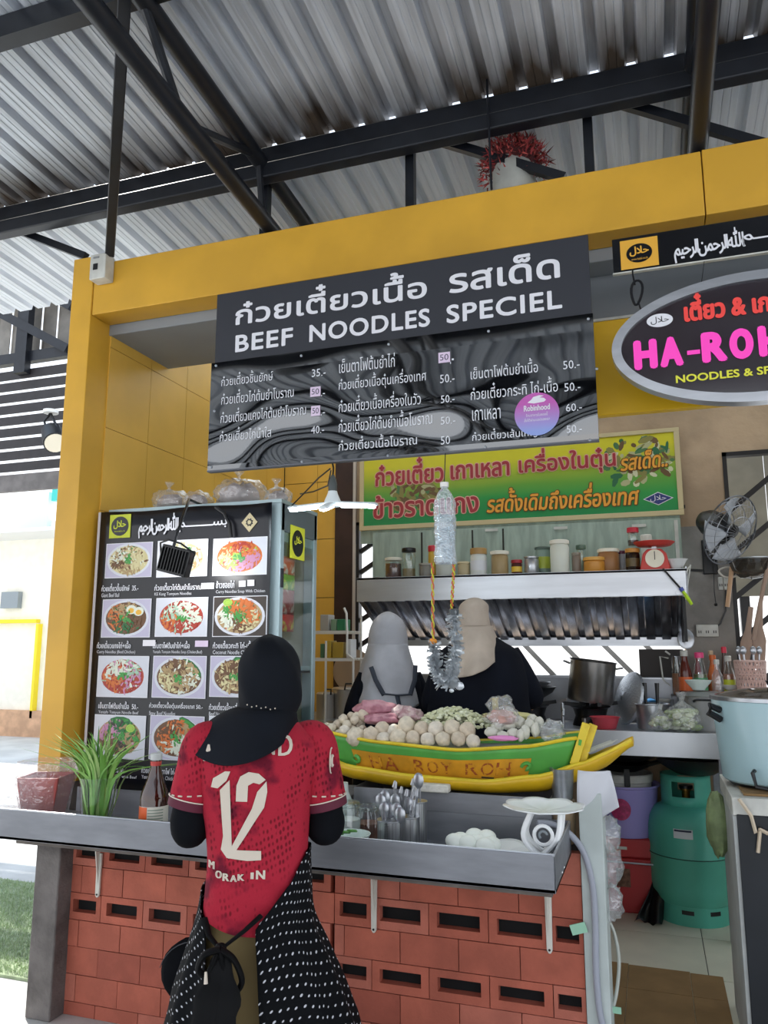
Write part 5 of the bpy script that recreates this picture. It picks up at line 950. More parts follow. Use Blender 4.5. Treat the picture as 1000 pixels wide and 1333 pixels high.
for i, (x, y, r) in enumerate(((498, 950, 10), (513, 952, 9), (529, 944, 11), (549, 949, 10), (568, 950, 11), (589, 948, 11), (608, 951, 11), (449, 953, 8))): ball(x, y, r, 2.965, MEAT[(i + 1) % 3], (ORD[i] + (' from left' if i else '') if i < 7 else 'odd left') + ' large meatball in the second row, resting on the front row', 'second row meatballs', i + 20)
for i, (x, y, r) in enumerate(((432, 948, 6), (440, 943, 6), (447, 951, 5), (452, 944, 6), (459, 949, 5), (466, 944, 5), (441, 955, 5), (433, 955, 5), (452, 957, 5), (447, 936, 6), (457, 932, 5), (468, 940, 7), (462, 937, 6), (472, 949, 5), (461, 956, 5), (425, 953, 4), (426, 946, 5), (455, 939, 5))): ball(x, y, r, 2.98 + .02 * (i % 3) + (956 - y) * .002, MEAT[i % 3], 'small meatball in the heap at the left end of the boat', 'small meatballs', i + 40)
for i, (x, y) in enumerate(((466, 936), (474, 931))): ball(x, y, 9, 3.05, MEAT[i], 'mid sized meatball in the heap, next to the pink meat', 'mid sized meatballs', i + 60)
PKM = mat('pink_meat', 'b9838c', .42, col2='9c6270', vs=22, bump=.3, bs=60, lo=.45, hi=.6); PK2 = mat('shredded_meat', 'a98489', .5, col2='c9b2ae', vs=40, bump=.6, bs=90, lo=.42, hi=.6)
def lump(px, py, rx, ry, rz, Y, m, lab, cat, name, seed, nz=.35): c = onb(px, py, Y); return solo(name, MB().blob((c.x, Y, c.z), 1, nz, 2.0, 28, 0, (rx, ry, rz), seed), m, lab, cat, ang=80)
lump(488, 922, .085, .05, .034, 3.08, PKM, 'large slab of raw pink beef on top of the heap', 'meat', 'raw_beef', 3); lump(497, 936, .075, .05, .024, 3.03, PKM, 'smaller slab of pink beef below the large slab', 'meat', 'raw_beef', 5)
lump(530, 930, .07, .06, .032, 3.08, PK2, 'heap of shredded pinkish meat beside the beef slabs', 'meat', 'shredded_meat', 8, .6)
R = random.Random(5); c = onb(590, 936, 3.06); mb = MB()
for i in range(420):
    a = R.uniform(0, 6.3); d = sqrt(R.random()); x = c.x + d * cos(a) * .155; y = 3.06 + d * sin(a) * .085; z = c.z - .03 + .062 * (1 - d * d) + R.uniform(0, .012)
    mb.blob((x, y, z), R.uniform(.006, .012), .5, 3, 6, R.choice((0, 0, 1)), (1, .8, .7), i)
solo('sliced_tripe', mb, [cm('c9cba6', .5), cm('d8dac0', .5)], 'mound of pale green white sliced tripe in the middle of the boat', 'tripe', kind='stuff')
FB = cm('cfcdc0', .45)
for i, (x, y, w, h_) in enumerate(((640, 953, .026, .02), (655, 958, .024, .017), (662, 944, .028, .018), (676, 940, .022, .024), (684, 953, .017, .026), (690, 944, .02, .024), (668, 955, .022, .02), (697, 950, .016, .026), (693, 936, .02, .018), (648, 946, .026, .02), (678, 957, .015, .024), (702, 940, .018, .02))): lump(x, y, w, .02, h_, 2.95 + (957 - y) * .004, FB, 'pale fish ball in the pile at the right end of the boat', 'fish ball', 'fish_ball', i + 3, .2)['group'] = 'fish balls'
lump(655, 932, .06, .05, .036, 3.0, BAG, 'knotted clear bag of pink meat above the fish balls', 'bag', 'meat_bag', 14, .5); lump(655, 934, .05, .04, .028, 3.0, cm('c79d92', .5), 'pale pink minced meat inside the knotted bag', 'meat', 'minced_meat', 15, .4)
lump(655, 961, .055, .012, .010, 2.925, cm('e08cc4', .4), 'bright pink plastic strip lying along the boat rim', 'plastic strip', 'pink_strip', 9, .2)
lump(665, 932, .10, .04, .016, 3.13, cm('cfc98a', .5), 'strip of yellow noodles behind the bags', 'noodles', 'yellow_noodles', 19, .3)
lump(716, 950, .05, .05, .032, 3.0, BAG, 'crumpled clear bag at the right end of the boat', 'bag', 'clear_bag', 33, .7); lump(652, 921, .05, .05, .045, 3.14, BAG, 'upright clear bag behind the boat near the dark clothed cook', 'bag', 'clear_bag', 35, .5)
c = onb(645, 922, 3.14); solo('twisted_roll', MB().tube([(c.x, 3.14, c.z - .03), (c.x, 3.14, c.z + .04)], [.012, .012], 8), cm('b9ab7c', .5), 'tan twisted roll inside the upright clear bag', 'roll')
# papers on the prow
for i, (dx, a) in enumerate(((0, .1), (.012, -.12))): z = 1.118 + i * .004; solo('paper_sheet', MB().box(-.245 + dx, -.150 + dx, 2.97, 3.08, z, z + .0015), WHITED, ('lower' if i == 0 else 'upper') + ' of two white paper sheets lying on the yellow prow', 'paper', smooth=False).rotation_euler = (0, radians(-22), a)
# ---------------------------------------------------------------- people
SKIN = mat('skin', 'a8775a', .55); SKIN2 = mat('skin_2', 'b98a6a', .55)
def frame(az, D):
    f = Vector((-sin(az), cos(az), 0)); r = Vector((cos(az), sin(az), 0)); root = f * D
    def L(px, py, yl=0):
        d = ray(px, py); t = (D + yl) / d.dot(f); p = CV + d * t; return Vector((p.dot(r), yl, p.z))
    return root, L
def cr(a, b, c, d, t): return .5 * ((2 * b) + (c - a) * t + (2 * a - 5 * b + 4 * c - d) * t * t + (3 * b - a - 3 * c + d) * t ** 3)
def sample(rings, t):
    n = len(rings) - 1; x = t * n; i = min(int(x), n - 1); u = x - i; g = lambda k: rings[max(0, min(n, k))]
    return [cr(g(i - 1)[k], g(i)[k], g(i + 1)[k], g(i + 2)[k], u) for k in range(len(rings[0]))]
def sp(a, p): return (abs(a) ** (2 / p)) * (1 if a > 0 else -1)
def loft(rings, nu=56, nv=48, p=2.2, disp=None, t0=0, t1=2 * pi, uv=None, closed=True):
    """rings: (z, xc, yc, half width, half depth)"""
    def f(u, v):
        z, xc, yc, a, b = sample(rings, v); th = t0 + (t1 - t0) * u; x = xc + a * sp(cos(th), p); y = yc + b * sp(sin(th), p)
        if disp: dx, dy, dz = disp(th, v, x, y, z); x += dx; y += dy; z += dz
        return (x, y, z)
    return MB().grid(f, nu, nv, closed=closed, uv=uv)
def skinned(name, parent, verts, edges, m, sub=2):
    me = bpy.data.meshes.new(name); me.from_pydata([v[0] for v in verts], edges, []); o = bpy.data.objects.new(name, me); C.objects.link(o)
    sk = o.modifiers.new('skin', 'SKIN'); sk.use_smooth_shade = True; ss = o.modifiers.new('s', 'SUBSURF'); ss.levels = sub
    for i, v in enumerate(verts): r = v[1]; me.skin_vertices[0].data[i].radius = r if isinstance(r, tuple) else (r, r)
    me.skin_vertices[0].data[0].use_root = True
    bpy.context.view_layer.update(); nm = bpy.data.meshes.new_from_object(o.evaluated_get(bpy.context.evaluated_depsgraph_get())); bpy.data.objects.remove(o)
    nm.materials.clear(); nm.materials.append(m); b = bpy.data.objects.new(name, nm); C.objects.link(b); b.parent = parent; ORG[b.as_pointer()] = (0, 0, 0)
    for q in nm.polygons: q.use_smooth = True
    return b
def body(parent, H, xh, elb, hand, m, hip=0, lean=0, fl=0, wide=1.0, sx=0):
    """one continuous figure facing +y, stature H; elb / hand: joints for (left, right)"""
    V = []; E = []
    def a(p, r, frm=None):
        V.append((Vector(p), r)); i = len(V) - 1
        if frm is not None: E.append((frm, i))
        return i
    z = lambda k: fl + H * k
    pel = a((hip, 0, z(.53)), .095); wa = a((lerp(hip, sx, .5), 0, z(.62)), .085, pel); ch = a((sx, 0, z(.73)), .095, wa); nk = a((sx, .0, z(.83)), .055, ch)
    hb = a((xh, .01, z(.875)), .058, nk); a((xh, .015, z(.925)), .062, hb)
    for s_, e, h in ((-1, elb[0], hand[0]), (1, elb[1], hand[1])):
        sh_ = a((sx + s_ * .14 * wide, 0, z(.79)), .04, ch); el = a(e, .038, sh_); wr = a(Vector(e).lerp(Vector(h), .86), .026, el); pm = a(h, (.036, .018), wr); d = (Vector(h) - Vector(e)).normalized(); sd = d.cross(Vector((0, 0, 1))).normalized()
        for k, (off, ln) in enumerate(((-.028, .062), (-.010, .072), (.010, .068), (.027, .052))):
            b0 = a(Vector(h) + d * .035 + sd * off, .0095, pm); b1 = a(V[b0][0] + d * ln * .5 + Vector((0, 0, -.006)), .0085, b0); a(V[b1][0] + d * ln * .35 + Vector((0, 0, -.022)), .0075, b1)
        t0 = a(Vector(h) - d * .01 - sd * s_ * -.03, .010, pm); a(V[t0][0] + d * .04 - sd * s_ * -.018 + Vector((0, 0, -.01)), .009, t0)
        hp = a((hip + s_ * .065, 0, z(.48)), .06, pel); kn = a((hip + s_ * .08, .01, z(.27)), .05, hp); an = a((hip + s_ * .09, 0, z(.05)), .036, kn); a((hip + s_ * .095, .12, z(.018)), .032, an)
    return skinned('body', parent, V, E, m)
def face(parent, x, y, z, m, sc=1.0):
    """front of the head, looking along +y"""
    mb = MB(); mb.blob((x, y, z), .085 * sc, .0, 3, 24, sc=(.82, 1, 1.2)); mb.blob((x, y + .088 * sc, z - .012), .016 * sc, 0, 3, 10, sc=(.8, 1, 1.5)); f = part('face', mb, m, parent)
    for s_ in (-1, 1): part('eye', MB().blob((x + s_ * .028 * sc, y + .077 * sc, z + .01), .011 * sc, 0, 3, 10), cm('2a1c18', .2), f); part('eyebrow', MB().tube([(x + s_ * .014, y + .083 * sc, z + .03), (x + s_ * .042, y + .075 * sc, z + .03)], .003, 6), cm('241a18'), f)
    part('mouth', MB().tube([(x - .02, y + .079 * sc, z - .048), (x, y + .085 * sc, z - .05), (x + .02, y + .079 * sc, z - .048)], .005, 6), cm('9a5550', .4), f)
def crown(r): t = r[-1]; return r + [(t[0] + .004, t[1], t[2], .002, .002)]
def ringpx(L, lst, D_yc=0):
    out = []
    for py, xl, xr, b, yc in lst: l, r = L(xl, py, yc), L(xr, py, yc); out.append(((l.z + r.z) / 2, (l.x + r.x) / 2, yc, (r.x - l.x) / 2, b))
    return out
# --- customer ----------------------------------------------------
AZ = radians(27.2); root, L = frame(AZ, 2.30)
cu = thing('person', 'person from behind in red number 12 jersey, black headscarf and dotted black apron skirt', 'person', tuple(root), rz=AZ, local=True)
el = (L(247, 1072, 0.0), L(425, 1068, 0.0)); hands = ((-.14, .30, 1.00), (.10, .30, .99)); xh = L(350, 880).x
body(cu, 1.46, xh, [tuple(e) for e in el], hands, SKIN, hip=L(328, 1200).x, sx=L(338, 1000).x)
face(cu, xh, .045, L(350, 885).z, SKIN)
TR_ = ringpx(L, [(1192, 264, 398, .118, .0), (1160, 267, 400, .115, .0), (1120, 270, 400, .108, 0), (1080, 268, 402, .108, 0), (1040, 262, 406, .115, 0), (1000, 258, 412, .122, 0), (970, 258, 418, .115, 0), (952, 272, 404, .09, 0), (938, 305, 385, .065, .0), (928, 325, 375, .05, 0)])
def fold(x, z): return .009 * noise.noise(Vector((x * 6, z * 14, 2.2))) + .010 * max(0, (1.02 - z) / .25) * noise.noise(Vector((x * 5 + z * 9, z * 30, 5.2))) + .006 * sin(z * 75 + x * 22 + 2 * noise.noise(Vector((x * 8, z * 8, 0)))) * max(0, min(1, (.95 - z) / .15))
PJ = 2.5
def jd(th, v, x, y, z): return (0, fold(x, z) * (1 if sin(th) < 0 else 0), (-.03 * (1 - v) ** 4 * cos(th + .5)) if v < .3 else 0)
JM = mat('jersey_red', 'ad2639', .85, spec=.2, col2='6c162b', vs=9, bump=.2, bs=160, lo=.52, hi=.62)
n = JM.node_tree; b_ = n.nodes['Principled BSDF']; base = b_.inputs['Base Color'].links[0].from_node
tcj = n.nodes.new('ShaderNodeTexCoord'); mpj = n.nodes.new('ShaderNodeMapping'); mpj.inputs['Scale'].default_value = (1, .3, .55); mpj.inputs['Rotation'].default_value = (0, .25, 0); vo = n.nodes.new('ShaderNodeTexVoronoi'); vo.inputs['Scale'].default_value = 95; vo.inputs['Randomness'].default_value = .25
n.links.new(tcj.outputs['Object'], mpj.inputs[0]); n.links.new(mpj.outputs[0], vo.inputs['Vector']); r_ = n.nodes.new('ShaderNodeValToRGB'); r_.color_ramp.elements[0].position = .22; r_.color_ramp.elements[0].color = (.42, .42, .42, 1); r_.color_ramp.elements[1].position = .4; r_.color_ramp.elements[1].color = (1, 1, 1, 1); n.links.new(vo.outputs['Distance'], r_.inputs[0])
n2 = n.nodes.new('ShaderNodeTexNoise'); n2.inputs['Scale'].default_value = 5; n.links.new(tcj.outputs['Object'], n2.inputs[0]); rr_ = n.nodes.new('ShaderNodeValToRGB'); rr_.color_ramp.elements[0].position = .45; rr_.color_ramp.elements[1].position = .55; n.links.new(n2.outputs[0], rr_.inputs[0])
mxj = n.nodes.new('ShaderNodeMix'); mxj.data_type = 'RGBA'; mxj.blend_type = 'MULTIPLY'; n.links.new(rr_.outputs[0], mxj.inputs['Factor']); n.links.new(base.outputs[0], mxj.inputs['A']); n.links.new(r_.outputs[0], mxj.inputs['B']); n.links.new(mxj.outputs['Result'], b_.inputs['Base Color'])
MAR = mat('jersey_maroon', '5c1a30', .75); CRM = mat('jersey_cream', 'd8cbbb', .7); BLKF = mat('black_fabric', '0b0d12', .9, var=.3, vs=6, spec=.15); HIJ = mat('black_headscarf', '11151d', .85, var=.25, vs=5, spec=.2)
part('jersey', loft(TR_, 72, 90, PJ, jd), JM, cu, label='red jersey with darker red pattern and white number 12')
def back(x, z, off=.004):
    zs = [r[0] for r in TR_]; i = 0
    while i < len(TR_) - 2 and z > zs[i + 1]: i += 1
    u = min(1, max(0, (z - zs[i]) / (zs[i + 1] - zs[i]))); g = lambda k: TR_[max(0, min(len(TR_) - 1, k))]; s_ = [cr(g(i - 1)[k], g(i)[k], g(i + 1)[k], g(i + 2)[k], u) for k in range(5)]
    q = min(1, abs((x - s_[1]) / s_[3])); return (x, s_[2] - s_[4] * (1 - q ** PJ) ** (1 / PJ) + fold(x, z) - off, z)
def on_back(nm, polys, m, mapper, off=.0035):
    bm = bmesh.new()
    for pl in polys: bm.faces.new([bm.verts.new((p[0], 0, p[1])) for p in pl])
    bmesh.ops.triangulate(bm, faces=bm.faces)
    for _ in range(5):
        e = [e for e in bm.edges if e.calc_length() > .012]
        if not e: break
        bmesh.ops.subdivide_edges(bm, edges=e, cuts=1); bmesh.ops.triangulate(bm, faces=bm.faces)
    bm.verts.index_update(); mb = MB(); mb.keep = True; mb.add([mapper(v.co.x, v.co.z, off) for v in bm.verts], [tuple(v.index for v in f.verts) for f in bm.faces]); bm.free(); return part(nm, mb, m, cu, smooth=False)
def Lp(*pts): return [(lambda q: (q.x, q.z))(L(x, y, -.11)) for x, y in pts]
on_back('number_one', [Lp((274, 1026), (277, 1014), (293, 1004), (300, 1004), (295, 1016), (283, 1027)), Lp((286, 1029), (299, 1015), (298, 1095), (302, 1116), (294, 1117), (287, 1108), (290, 1090))], CRM, back)
arc = [(307, 1043), (308, 1022), (313, 1010), (324, 1004), (337, 1006), (346, 1014)]; ari = [(338, 1020), (330, 1018), (323, 1022), (322, 1043)]
on_back('number_two', [Lp(*(arc[:4] + ari[2:])), Lp(*(arc[3:] + ari[:3])), Lp((335, 1030), (347, 1016), (348, 1030), (344, 1050), (306, 1110), (298, 1119), (294, 1117), (328, 1052)), Lp((303, 1107), (340, 1108), (340, 1120), (322, 1121), (294, 1118))], CRM, back)
def back_text(nm, ch, xl, yb, xr, yt, bold=.03, rot=0):
    v, f = glyphs(ch, 0, 2); a, c = L(xl, yb, -.11), L(xr, yt, -.11); v = fit(v, a.x, c.x, a.z, c.z)
    on_back(nm, [[(v[i][0] + dx, v[i][1] + rot * (v[i][0] - a.x)) for i in q] for q in f for dx in (0, .003)], CRM, lambda x, z, o: back(x, z, o))
back_text('jersey_letter', 'N', 343, 982, 357, 957); back_text('jersey_letter', 'D', 362, 983, 380, 957); back_text('jersey_letter', 'A', 263, 993, 276, 971)
for ch, xl, yb, xr, yt in (('M', 269, 1137, 277, 1126), ('O', 279, 1147, 287, 1137), ('R', 289, 1149, 297, 1139), ('A', 299, 1149, 307, 1140), ('K', 309, 1147, 317, 1138), ('I', 326, 1144, 329, 1135), ('N', 333, 1144, 344, 1132)): back_text('jersey_letter', ch, xl, yb, xr, yt)
def tubeloft(name, pts, radii, m, n=24, fl=None, lab=None, w=0):
    """cloth tube through pts, oval rings"""
    P_ = [Vector(p) for p in pts]; R_ = radii; N = 28
    ring = [(p.x, p.y, p.z, r) for p, r in zip(P_, R_)]
    ctr = [Vector(sample(ring, i / N)[:3]) for i in range(N + 1)]; rad = [sample(ring, i / N)[3] * (1 + w * noise.noise(ctr[i] * 30)) for i in range(N + 1)]
    mb = MB(); mb.tube(ctr, rad, n, cap=False); return part(name, mb, m, cu, label=lab)
for s_, e, (sx_, sy_), (cx_, cy_), h in ((-1, el[0], (268, 968), (249, 1040), hands[0]), (1, el[1], (408, 966), (423, 1040), hands[1])):
    s0 = L(sx_, sy_, 0); c0 = L(cx_, cy_, 0); mid = s0.lerp(c0, .5)
    tubeloft('sleeve', [s0 + Vector((-s_ * .05, 0, .012)), s0, mid, c0], [.040, .060, .062, .060], JM); dn = (c0 - mid).normalized()
    tubeloft('sleeve_cuff', [c0 - dn * .004, c0 + dn * .022], [.0615, .060], MAR); part('cuff_stripe', MB().tube([c0 - dn * .004, c0 - dn * .001], .0635, 28, cap=False), CRM, cu)
    fr = dn.cross(Vector((0, 1, 0))).normalized()
    for k in range(9): a_ = -pi * .95 + k * .42; u_ = Vector((cos(a_), sin(a_), 0)); pz = c0 - dn * .018 + u_ * .0625; part('cuff_dash', MB().tube([pz, pz + Vector((-sin(a_), cos(a_), 0)) * .012], .0022, 6), CRM, cu)
    tubeloft('undersleeve', [c0 - dn * .01, Vector(e) + Vector((0, .0, -.012)), Vector(e) + (Vector(h) - Vector(e)) * .25 + Vector((0, 0, -.012)), Vector(e).lerp(Vector(h), .6), Vector(e).lerp(Vector(h), .9)], [.046, .052, .045, .036, .030], BLKF, w=.1)
q = L(424, 990, -.05); part('sleeve_badge', MB().tube([(q.x + .006 * cos(t_) + .016, q.y + .024 * cos(t_) , q.z + .034 * sin(t_)) for t_ in [2 * pi * k / 20 for k in range(21)]], .002, 6, cap=False), CRM, cu); part('sleeve_badge', MB().tube([(q.x + .018 + .003 * cos(t_), q.y + .012 * cos(t_) - .006, q.z + .014 * sin(t_)) for t_ in [1 + 1.35 * pi * k / 12 for k in range(13)]], .004, 6), CRM, cu)
HR = crown(ringpx(L, [(990, 300, 360, .09, -.02), (950, 305, 378, .085, .0), (930, 314, 384, .088, .0), (910, 311, 392, .1, .01), (885, 309, 393, .108, .015), (860, 313, 389, .105, .012), (842, 323, 380, .086, .01), (831, 335, 368, .055, .008), (827, 345, 357, .02, .005)]))
def hdp(th, v, x, y, z): return (.003 * sin(th * 5 + z * 40), .005 * noise.noise(Vector((x * 14, z * 8, 1))), 0)
hj = part('headscarf', loft(HR, 48, 48, 2.1, hdp), HIJ, cu, label='black headscarf draped over the upper back')
nk = L(350, 925, 0); cL, cR = L(266, 968, -.05), L(390, 950, -.05); zb = L(318, 995, -.12).z; zt = L(378, 941, -.1).z
def cape(u, v):
    th = 2 * pi * u; dirx, diry = cos(th), sin(th)
    # lowest towards the camera and to the left
    k = (.5 + .5 * cos(th + pi * .64)) ** 1.8; ze = lerp(zt, zb, k); rx = lerp(.068, (.118 if dirx > 0 else .118 + .052 * abs(dirx)), v ** .7); ry = lerp(.075, .165, v ** .55); xc = lerp(nk.x - .005, L(330, 960, -.1).x, v)
    z = lerp(nk.z + .012, ze, v ** 1.35); w = 1 + .05 * v * sin(th * 4 + 1.5) + .03 * v * noise.noise(Vector((u * 9, v * 3, 0)))
    return (xc + rx * dirx * w, -.0 + ry * diry * w, z + .006 * sin(th * 3) * v)
part('headscarf_cape', MB().grid(cape, 64, 24, closed=True), HIJ, hj, sol=.003)
for k in range(7): a_ = L(322 + k * 6, 917 + (k % 2) * 2 + k * .8, -.09); part('scarf_bead', MB().blob(a_ + Vector((0, -.012, 0)), .0022, 0, seg=6), CRM, hj)
OLV = mat('olive_dress', '6b5a36', .85, var=.12, vs=5)
SK = ringpx(L, [(1600, 160, 505, .27, 0), (1450, 185, 488, .25, .0), (1333, 218, 462, .21, .0), (1280, 232, 442, .185, 0), (1230, 250, 420, .155, .0), (1190, 264, 402, .125, .0), (1150, 272, 398, .11, 0), (1110, 276, 396, .105, 0)])
SK[0] = (.05,) + SK[0][1:]
SKI = [(r[0], r[1], r[2], r[3] - .014, r[4] - .012) for r in SK]
part('dress_skirt', loft(SKI, 64, 40, 2.2, lambda th, v, x, y, z: (.012 * (1 - v) * sin(th * 9), .012 * (1 - v) * cos(th * 8), 0)), OLV, cu, label='olive brown dress skirt showing at the back')
DOT = bpy.data.materials.new('dotted_black'); DOT.use_nodes = True; n = DOT.node_tree; b_ = n.nodes['Principled BSDF']; b_.inputs['Roughness'].default_value = .8
uvn = n.nodes.new('ShaderNodeTexCoord'); vo = n.nodes.new('ShaderNodeTexVoronoi'); vo.inputs['Scale'].default_value = 1; vo.inputs['Randomness'].default_value = .12; mpd = n.nodes.new('ShaderNodeMapping'); mpd.inputs['Rotation'].default_value = (0, 0, .7); n.links.new(uvn.outputs['UV'], mpd.inputs[0]); n.links.new(mpd.outputs[0], vo.inputs['Vector'])
r_ = n.nodes.new('ShaderNodeValToRGB'); r_.color_ramp.interpolation = 'LINEAR'; r_.color_ramp.elements[0].position = .13; r_.color_ramp.elements[0].color = hx('c9c9cf'); r_.color_ramp.elements[1].position = .17; r_.color_ramp.elements[1].color = hx('07090d'); b_.inputs['Specular IOR Level'].default_value = .15; n.links.new(vo.outputs['Distance'], r_.inputs[0]); n.links.new(r_.outputs[0], b_.inputs['Base Color'])
zside = L(398, 1100, 0).z; zgapR = L(332, 1205, -.12).z; zgapL = L(264, 1190, -.1).z
def apron(u, v):
    th0, th1 = -pi * .5, pi * (1.10 + .40 * (1 - v) ** .5); th = th0 + (th1 - th0) * u
    zt_ = zgapR + (zside - zgapR) * min(1, max(0, u / .22)) ** .8 if u < .6 else lerp(zside, zgapL, min(1, (u - .6) / .4))
    z = lerp(.08, zt_, v); zs = [r[0] for r in SK]; i = 0
    while i < len(SK) - 2 and z > zs[i + 1]: i += 1
    t = min(1, max(0, (z - zs[i]) / (zs[i + 1] - zs[i]))); g = lambda k: SK[max(0, min(len(SK) - 1, k))]; s_ = [cr(g(i - 1)[k], g(i)[k], g(i + 1)[k], g(i + 2)[k], t) for k in range(5)]
    fd = .014 * (1 - v) + .003; ex = .016 * v * v; x = s_[1] + (s_[3] + ex + fd * sin(th * 11)) * sp(cos(th), 2.2); y = s_[2] + (s_[4] + ex + .012 + fd * cos(th * 9)) * sp(sin(th), 2.2); return (x, y, z)
part('dotted_apron', MB().grid(apron, 110, 50, uv=(46, 44)), DOT, cu, sol=.003, label='black apron skirt with white dots')
k0 = Vector(L(287, 1236, -.185)); RB_ = mat('black_ribbon', '050507', .7, spec=.2)
part('waist_tie', MB().tube([Vector(L(340, 1192, -.14)), Vector(L(318, 1212, -.165)), k0], [.010, .008, .006], 8, flat=.5), RB_, cu); part('waist_tie', MB().tube([Vector(L(266, 1195, -.12)), Vector(L(272, 1218, -.15)), k0], [.009, .008, .006], 8, flat=.5), RB_, cu)
part('bow_knot', MB().blob(k0, .016, .1, seg=10), RB_, cu)
for pts, w in ((((287, 1236), (305, 1250), (315, 1278), (302, 1292), (292, 1262), (287, 1238)), .010), (((287, 1236), (266, 1243), (258, 1262), (270, 1268), (284, 1240)), .010)): part('bow_loop', MB().tube([Vector(sample([tuple(L(x, y, -.21)) for x, y in pts], k / 24)) for k in range(25)], w * 1.5, 8, flat=.5), RB_, cu)
for pts in (((286, 1240), (276, 1290), (268, 1340), (262, 1420)), ((290, 1240), (294, 1290), (286, 1340), (284, 1400))): part('bow_tail', MB().tube([Vector(sample([tuple(L(x, y, -.205 - .03 * i)) for i, (x, y) in enumerate(pts)], k / 20)) for k in range(21)], [.008 + .030 * min(1, k / 9) + .004 * sin(k) for k in range(21)], 10, flat=.3), RB_, cu)
part('white_tag', MB().tube([Vector(L(268, 1265, -.235)), Vector(L(268, 1281, -.24))], [.003, .005], 6), CRM, cu)
for s_ in (-1, 1): part('shoe', MB().blob((SK[0][1] + s_ * .1, .07, .035), .05, 0, seg=16, sc=(.85, 2.2, .7)), BLKF, cu)
c = at(240, 1270, 2.45); bg_ = thing('round_black_bag', 'round black bag hanging at the left hip of the person in the red jersey', 'bag', (c.x, 2.50, c.z - .12), rz=radians(24), local=True)
part('pouch', MB().blob((0, 0, .12), .105, .05, 2, 24, sc=(1, .35, 1)), BLKF, bg_); part('zip', MB().tube([(.106 * cos(t_), -.036, .12 + .106 * sin(t_) * .95) for t_ in [.3 + 2.6 * k / 12 for k in range(13)]], .0016, 5), cm('3a3d44'), bg_)
part('strap', MB().tube([(.04, 0, .22), (.16, .02, .38), (.20, .0, .52)], .006, 6), BLKF, bg_)
# --- cooks --------------------------------------------------------
def cook(label, az, D, hijr, torr, hm, tm, elb, hand, capefn, extra, H, fl=.1):
    root, L = frame(az, D); p = thing('person', label, 'person', (root.x, root.y, 0), rz=az, local=True); R_ = ringpx(L, torr); HR = crown(ringpx(L, hijr))
    body(p, H, HR[2][1], [tuple(L(*e)) for e in elb], hand(L), SKIN2, hip=R_[0][1], sx=R_[-4][1], fl=fl, wide=1.05)
    face(p, HR[2][1], .052, HR[2][0] - .01, SKIN2, .88)
    nz = lambda th, v, x, y, z: (.006 * noise.noise(Vector((z * 9, x * 7, 1))), .008 * noise.noise(Vector((x * 8, z * 7, 3))), 0)
    part('dress', loft(R_, 56, 50, 2.4, nz), tm, p); h = part('headscarf', loft(HR, 44, 40, 2.1, nz), hm, p); h2 = part('headscarf_cape', MB().grid(lambda u, v: capefn(L, u, v), 56, 22, closed=True), hm, h, sol=.004)
    for i, e in enumerate(elb):
        s0 = R_[-3]; s_ = -1 if i == 0 else 1; sh_ = Vector((s0[1] + s_ * s0[3] * .72, 0, s0[0])); E_ = L(*e); hd_ = Vector(hand(L)[i]); ring = [(v.x, v.y, v.z, r) for v, r in ((sh_, .055), (sh_.lerp(E_, .5), .062), (E_, .055), (E_.lerp(hd_, .5), .045), (E_.lerp(hd_, .85), .04))]
        part('sleeve', MB().tube([Vector(sample(ring, k / 20)[:3]) for k in range(21)], [sample(ring, k / 20)[3] for k in range(21)], 20), tm, p)
    extra(p, L); return p
GH = mat('grey_headscarf', 'b4b5bc', .85, var=.12, vs=8, bump=.15, bs=40); BH = mat('beige_headscarf', 'b8aa9c', .85, var=.12, vs=8, bump=.15, bs=40); NV = mat('dark_dress', '10131d', .9, var=.2, vs=5, spec=.15); APR = mat('slate_strap', '3a3f4a', .8)
def cape1(L, u, v):
    th = 2 * pi * u; c = L(505, 860, 0); k = .5 + .5 * cos(th + pi * .5); zb_ = lerp(L(505, 880, 0).z, L(505, 925, 0).z, k); rx = lerp(.100, .170, v ** 1.2); ry = lerp(.104, .17, v ** .9); w = 1 + .04 * v * sin(th * 5) + .05 * v * noise.noise(Vector((cos(th) * 3, sin(th) * 3, v * 2)))
    return (c.x + rx * cos(th) * w * (1 + .025 * v * sin(th * 11 + v * 3)), ry * sin(th) * w * (1 + .03 * v * sin(th * 9 + v * 4)), lerp(L(505, 838, 0).z, zb_, v ** 1.1))
def ex1(p, L):
    for pts in (((483, 868), (489, 885), (500, 905)), ((541, 866), (540, 885), (534, 905)), ((498, 903), (517, 905), (536, 904)), ((517, 905), (522, 930), (524, 960))): part('apron_strap', MB().tube([Vector(L(x, y, -.155)) for x, y in pts], .011, 8, flat=.4), APR, p)
cook('person in grey headscarf and black top with apron straps, working behind the boat', radians(22), 3.92, [(900, 478, 532, .10, 0), (870, 479, 534, .10, 0), (845, 479, 531, .098, .0), (825, 480, 530, .098, .0), (810, 485, 526, .085, .0), (801, 493, 518, .055, 0), (797, 500, 510, .02, 0)],
    [(1250, 452, 556, .17, 0), (1050, 458, 554, .15, 0), (980, 462, 554, .14, 0), (930, 462, 552, .135, .0), (900, 462, 550, .12, 0), (880, 470, 545, .10, 0), (865, 485, 530, .07, 0), (855, 495, 520, .05, 0)], GH, NV,
    ((462, 930, -.02), (552, 930, .02)), lambda L: ((L(470, 930).x + .02, .30, 1.15), (L(540, 930).x, .32, 1.15)), cape1, ex1, 1.50)
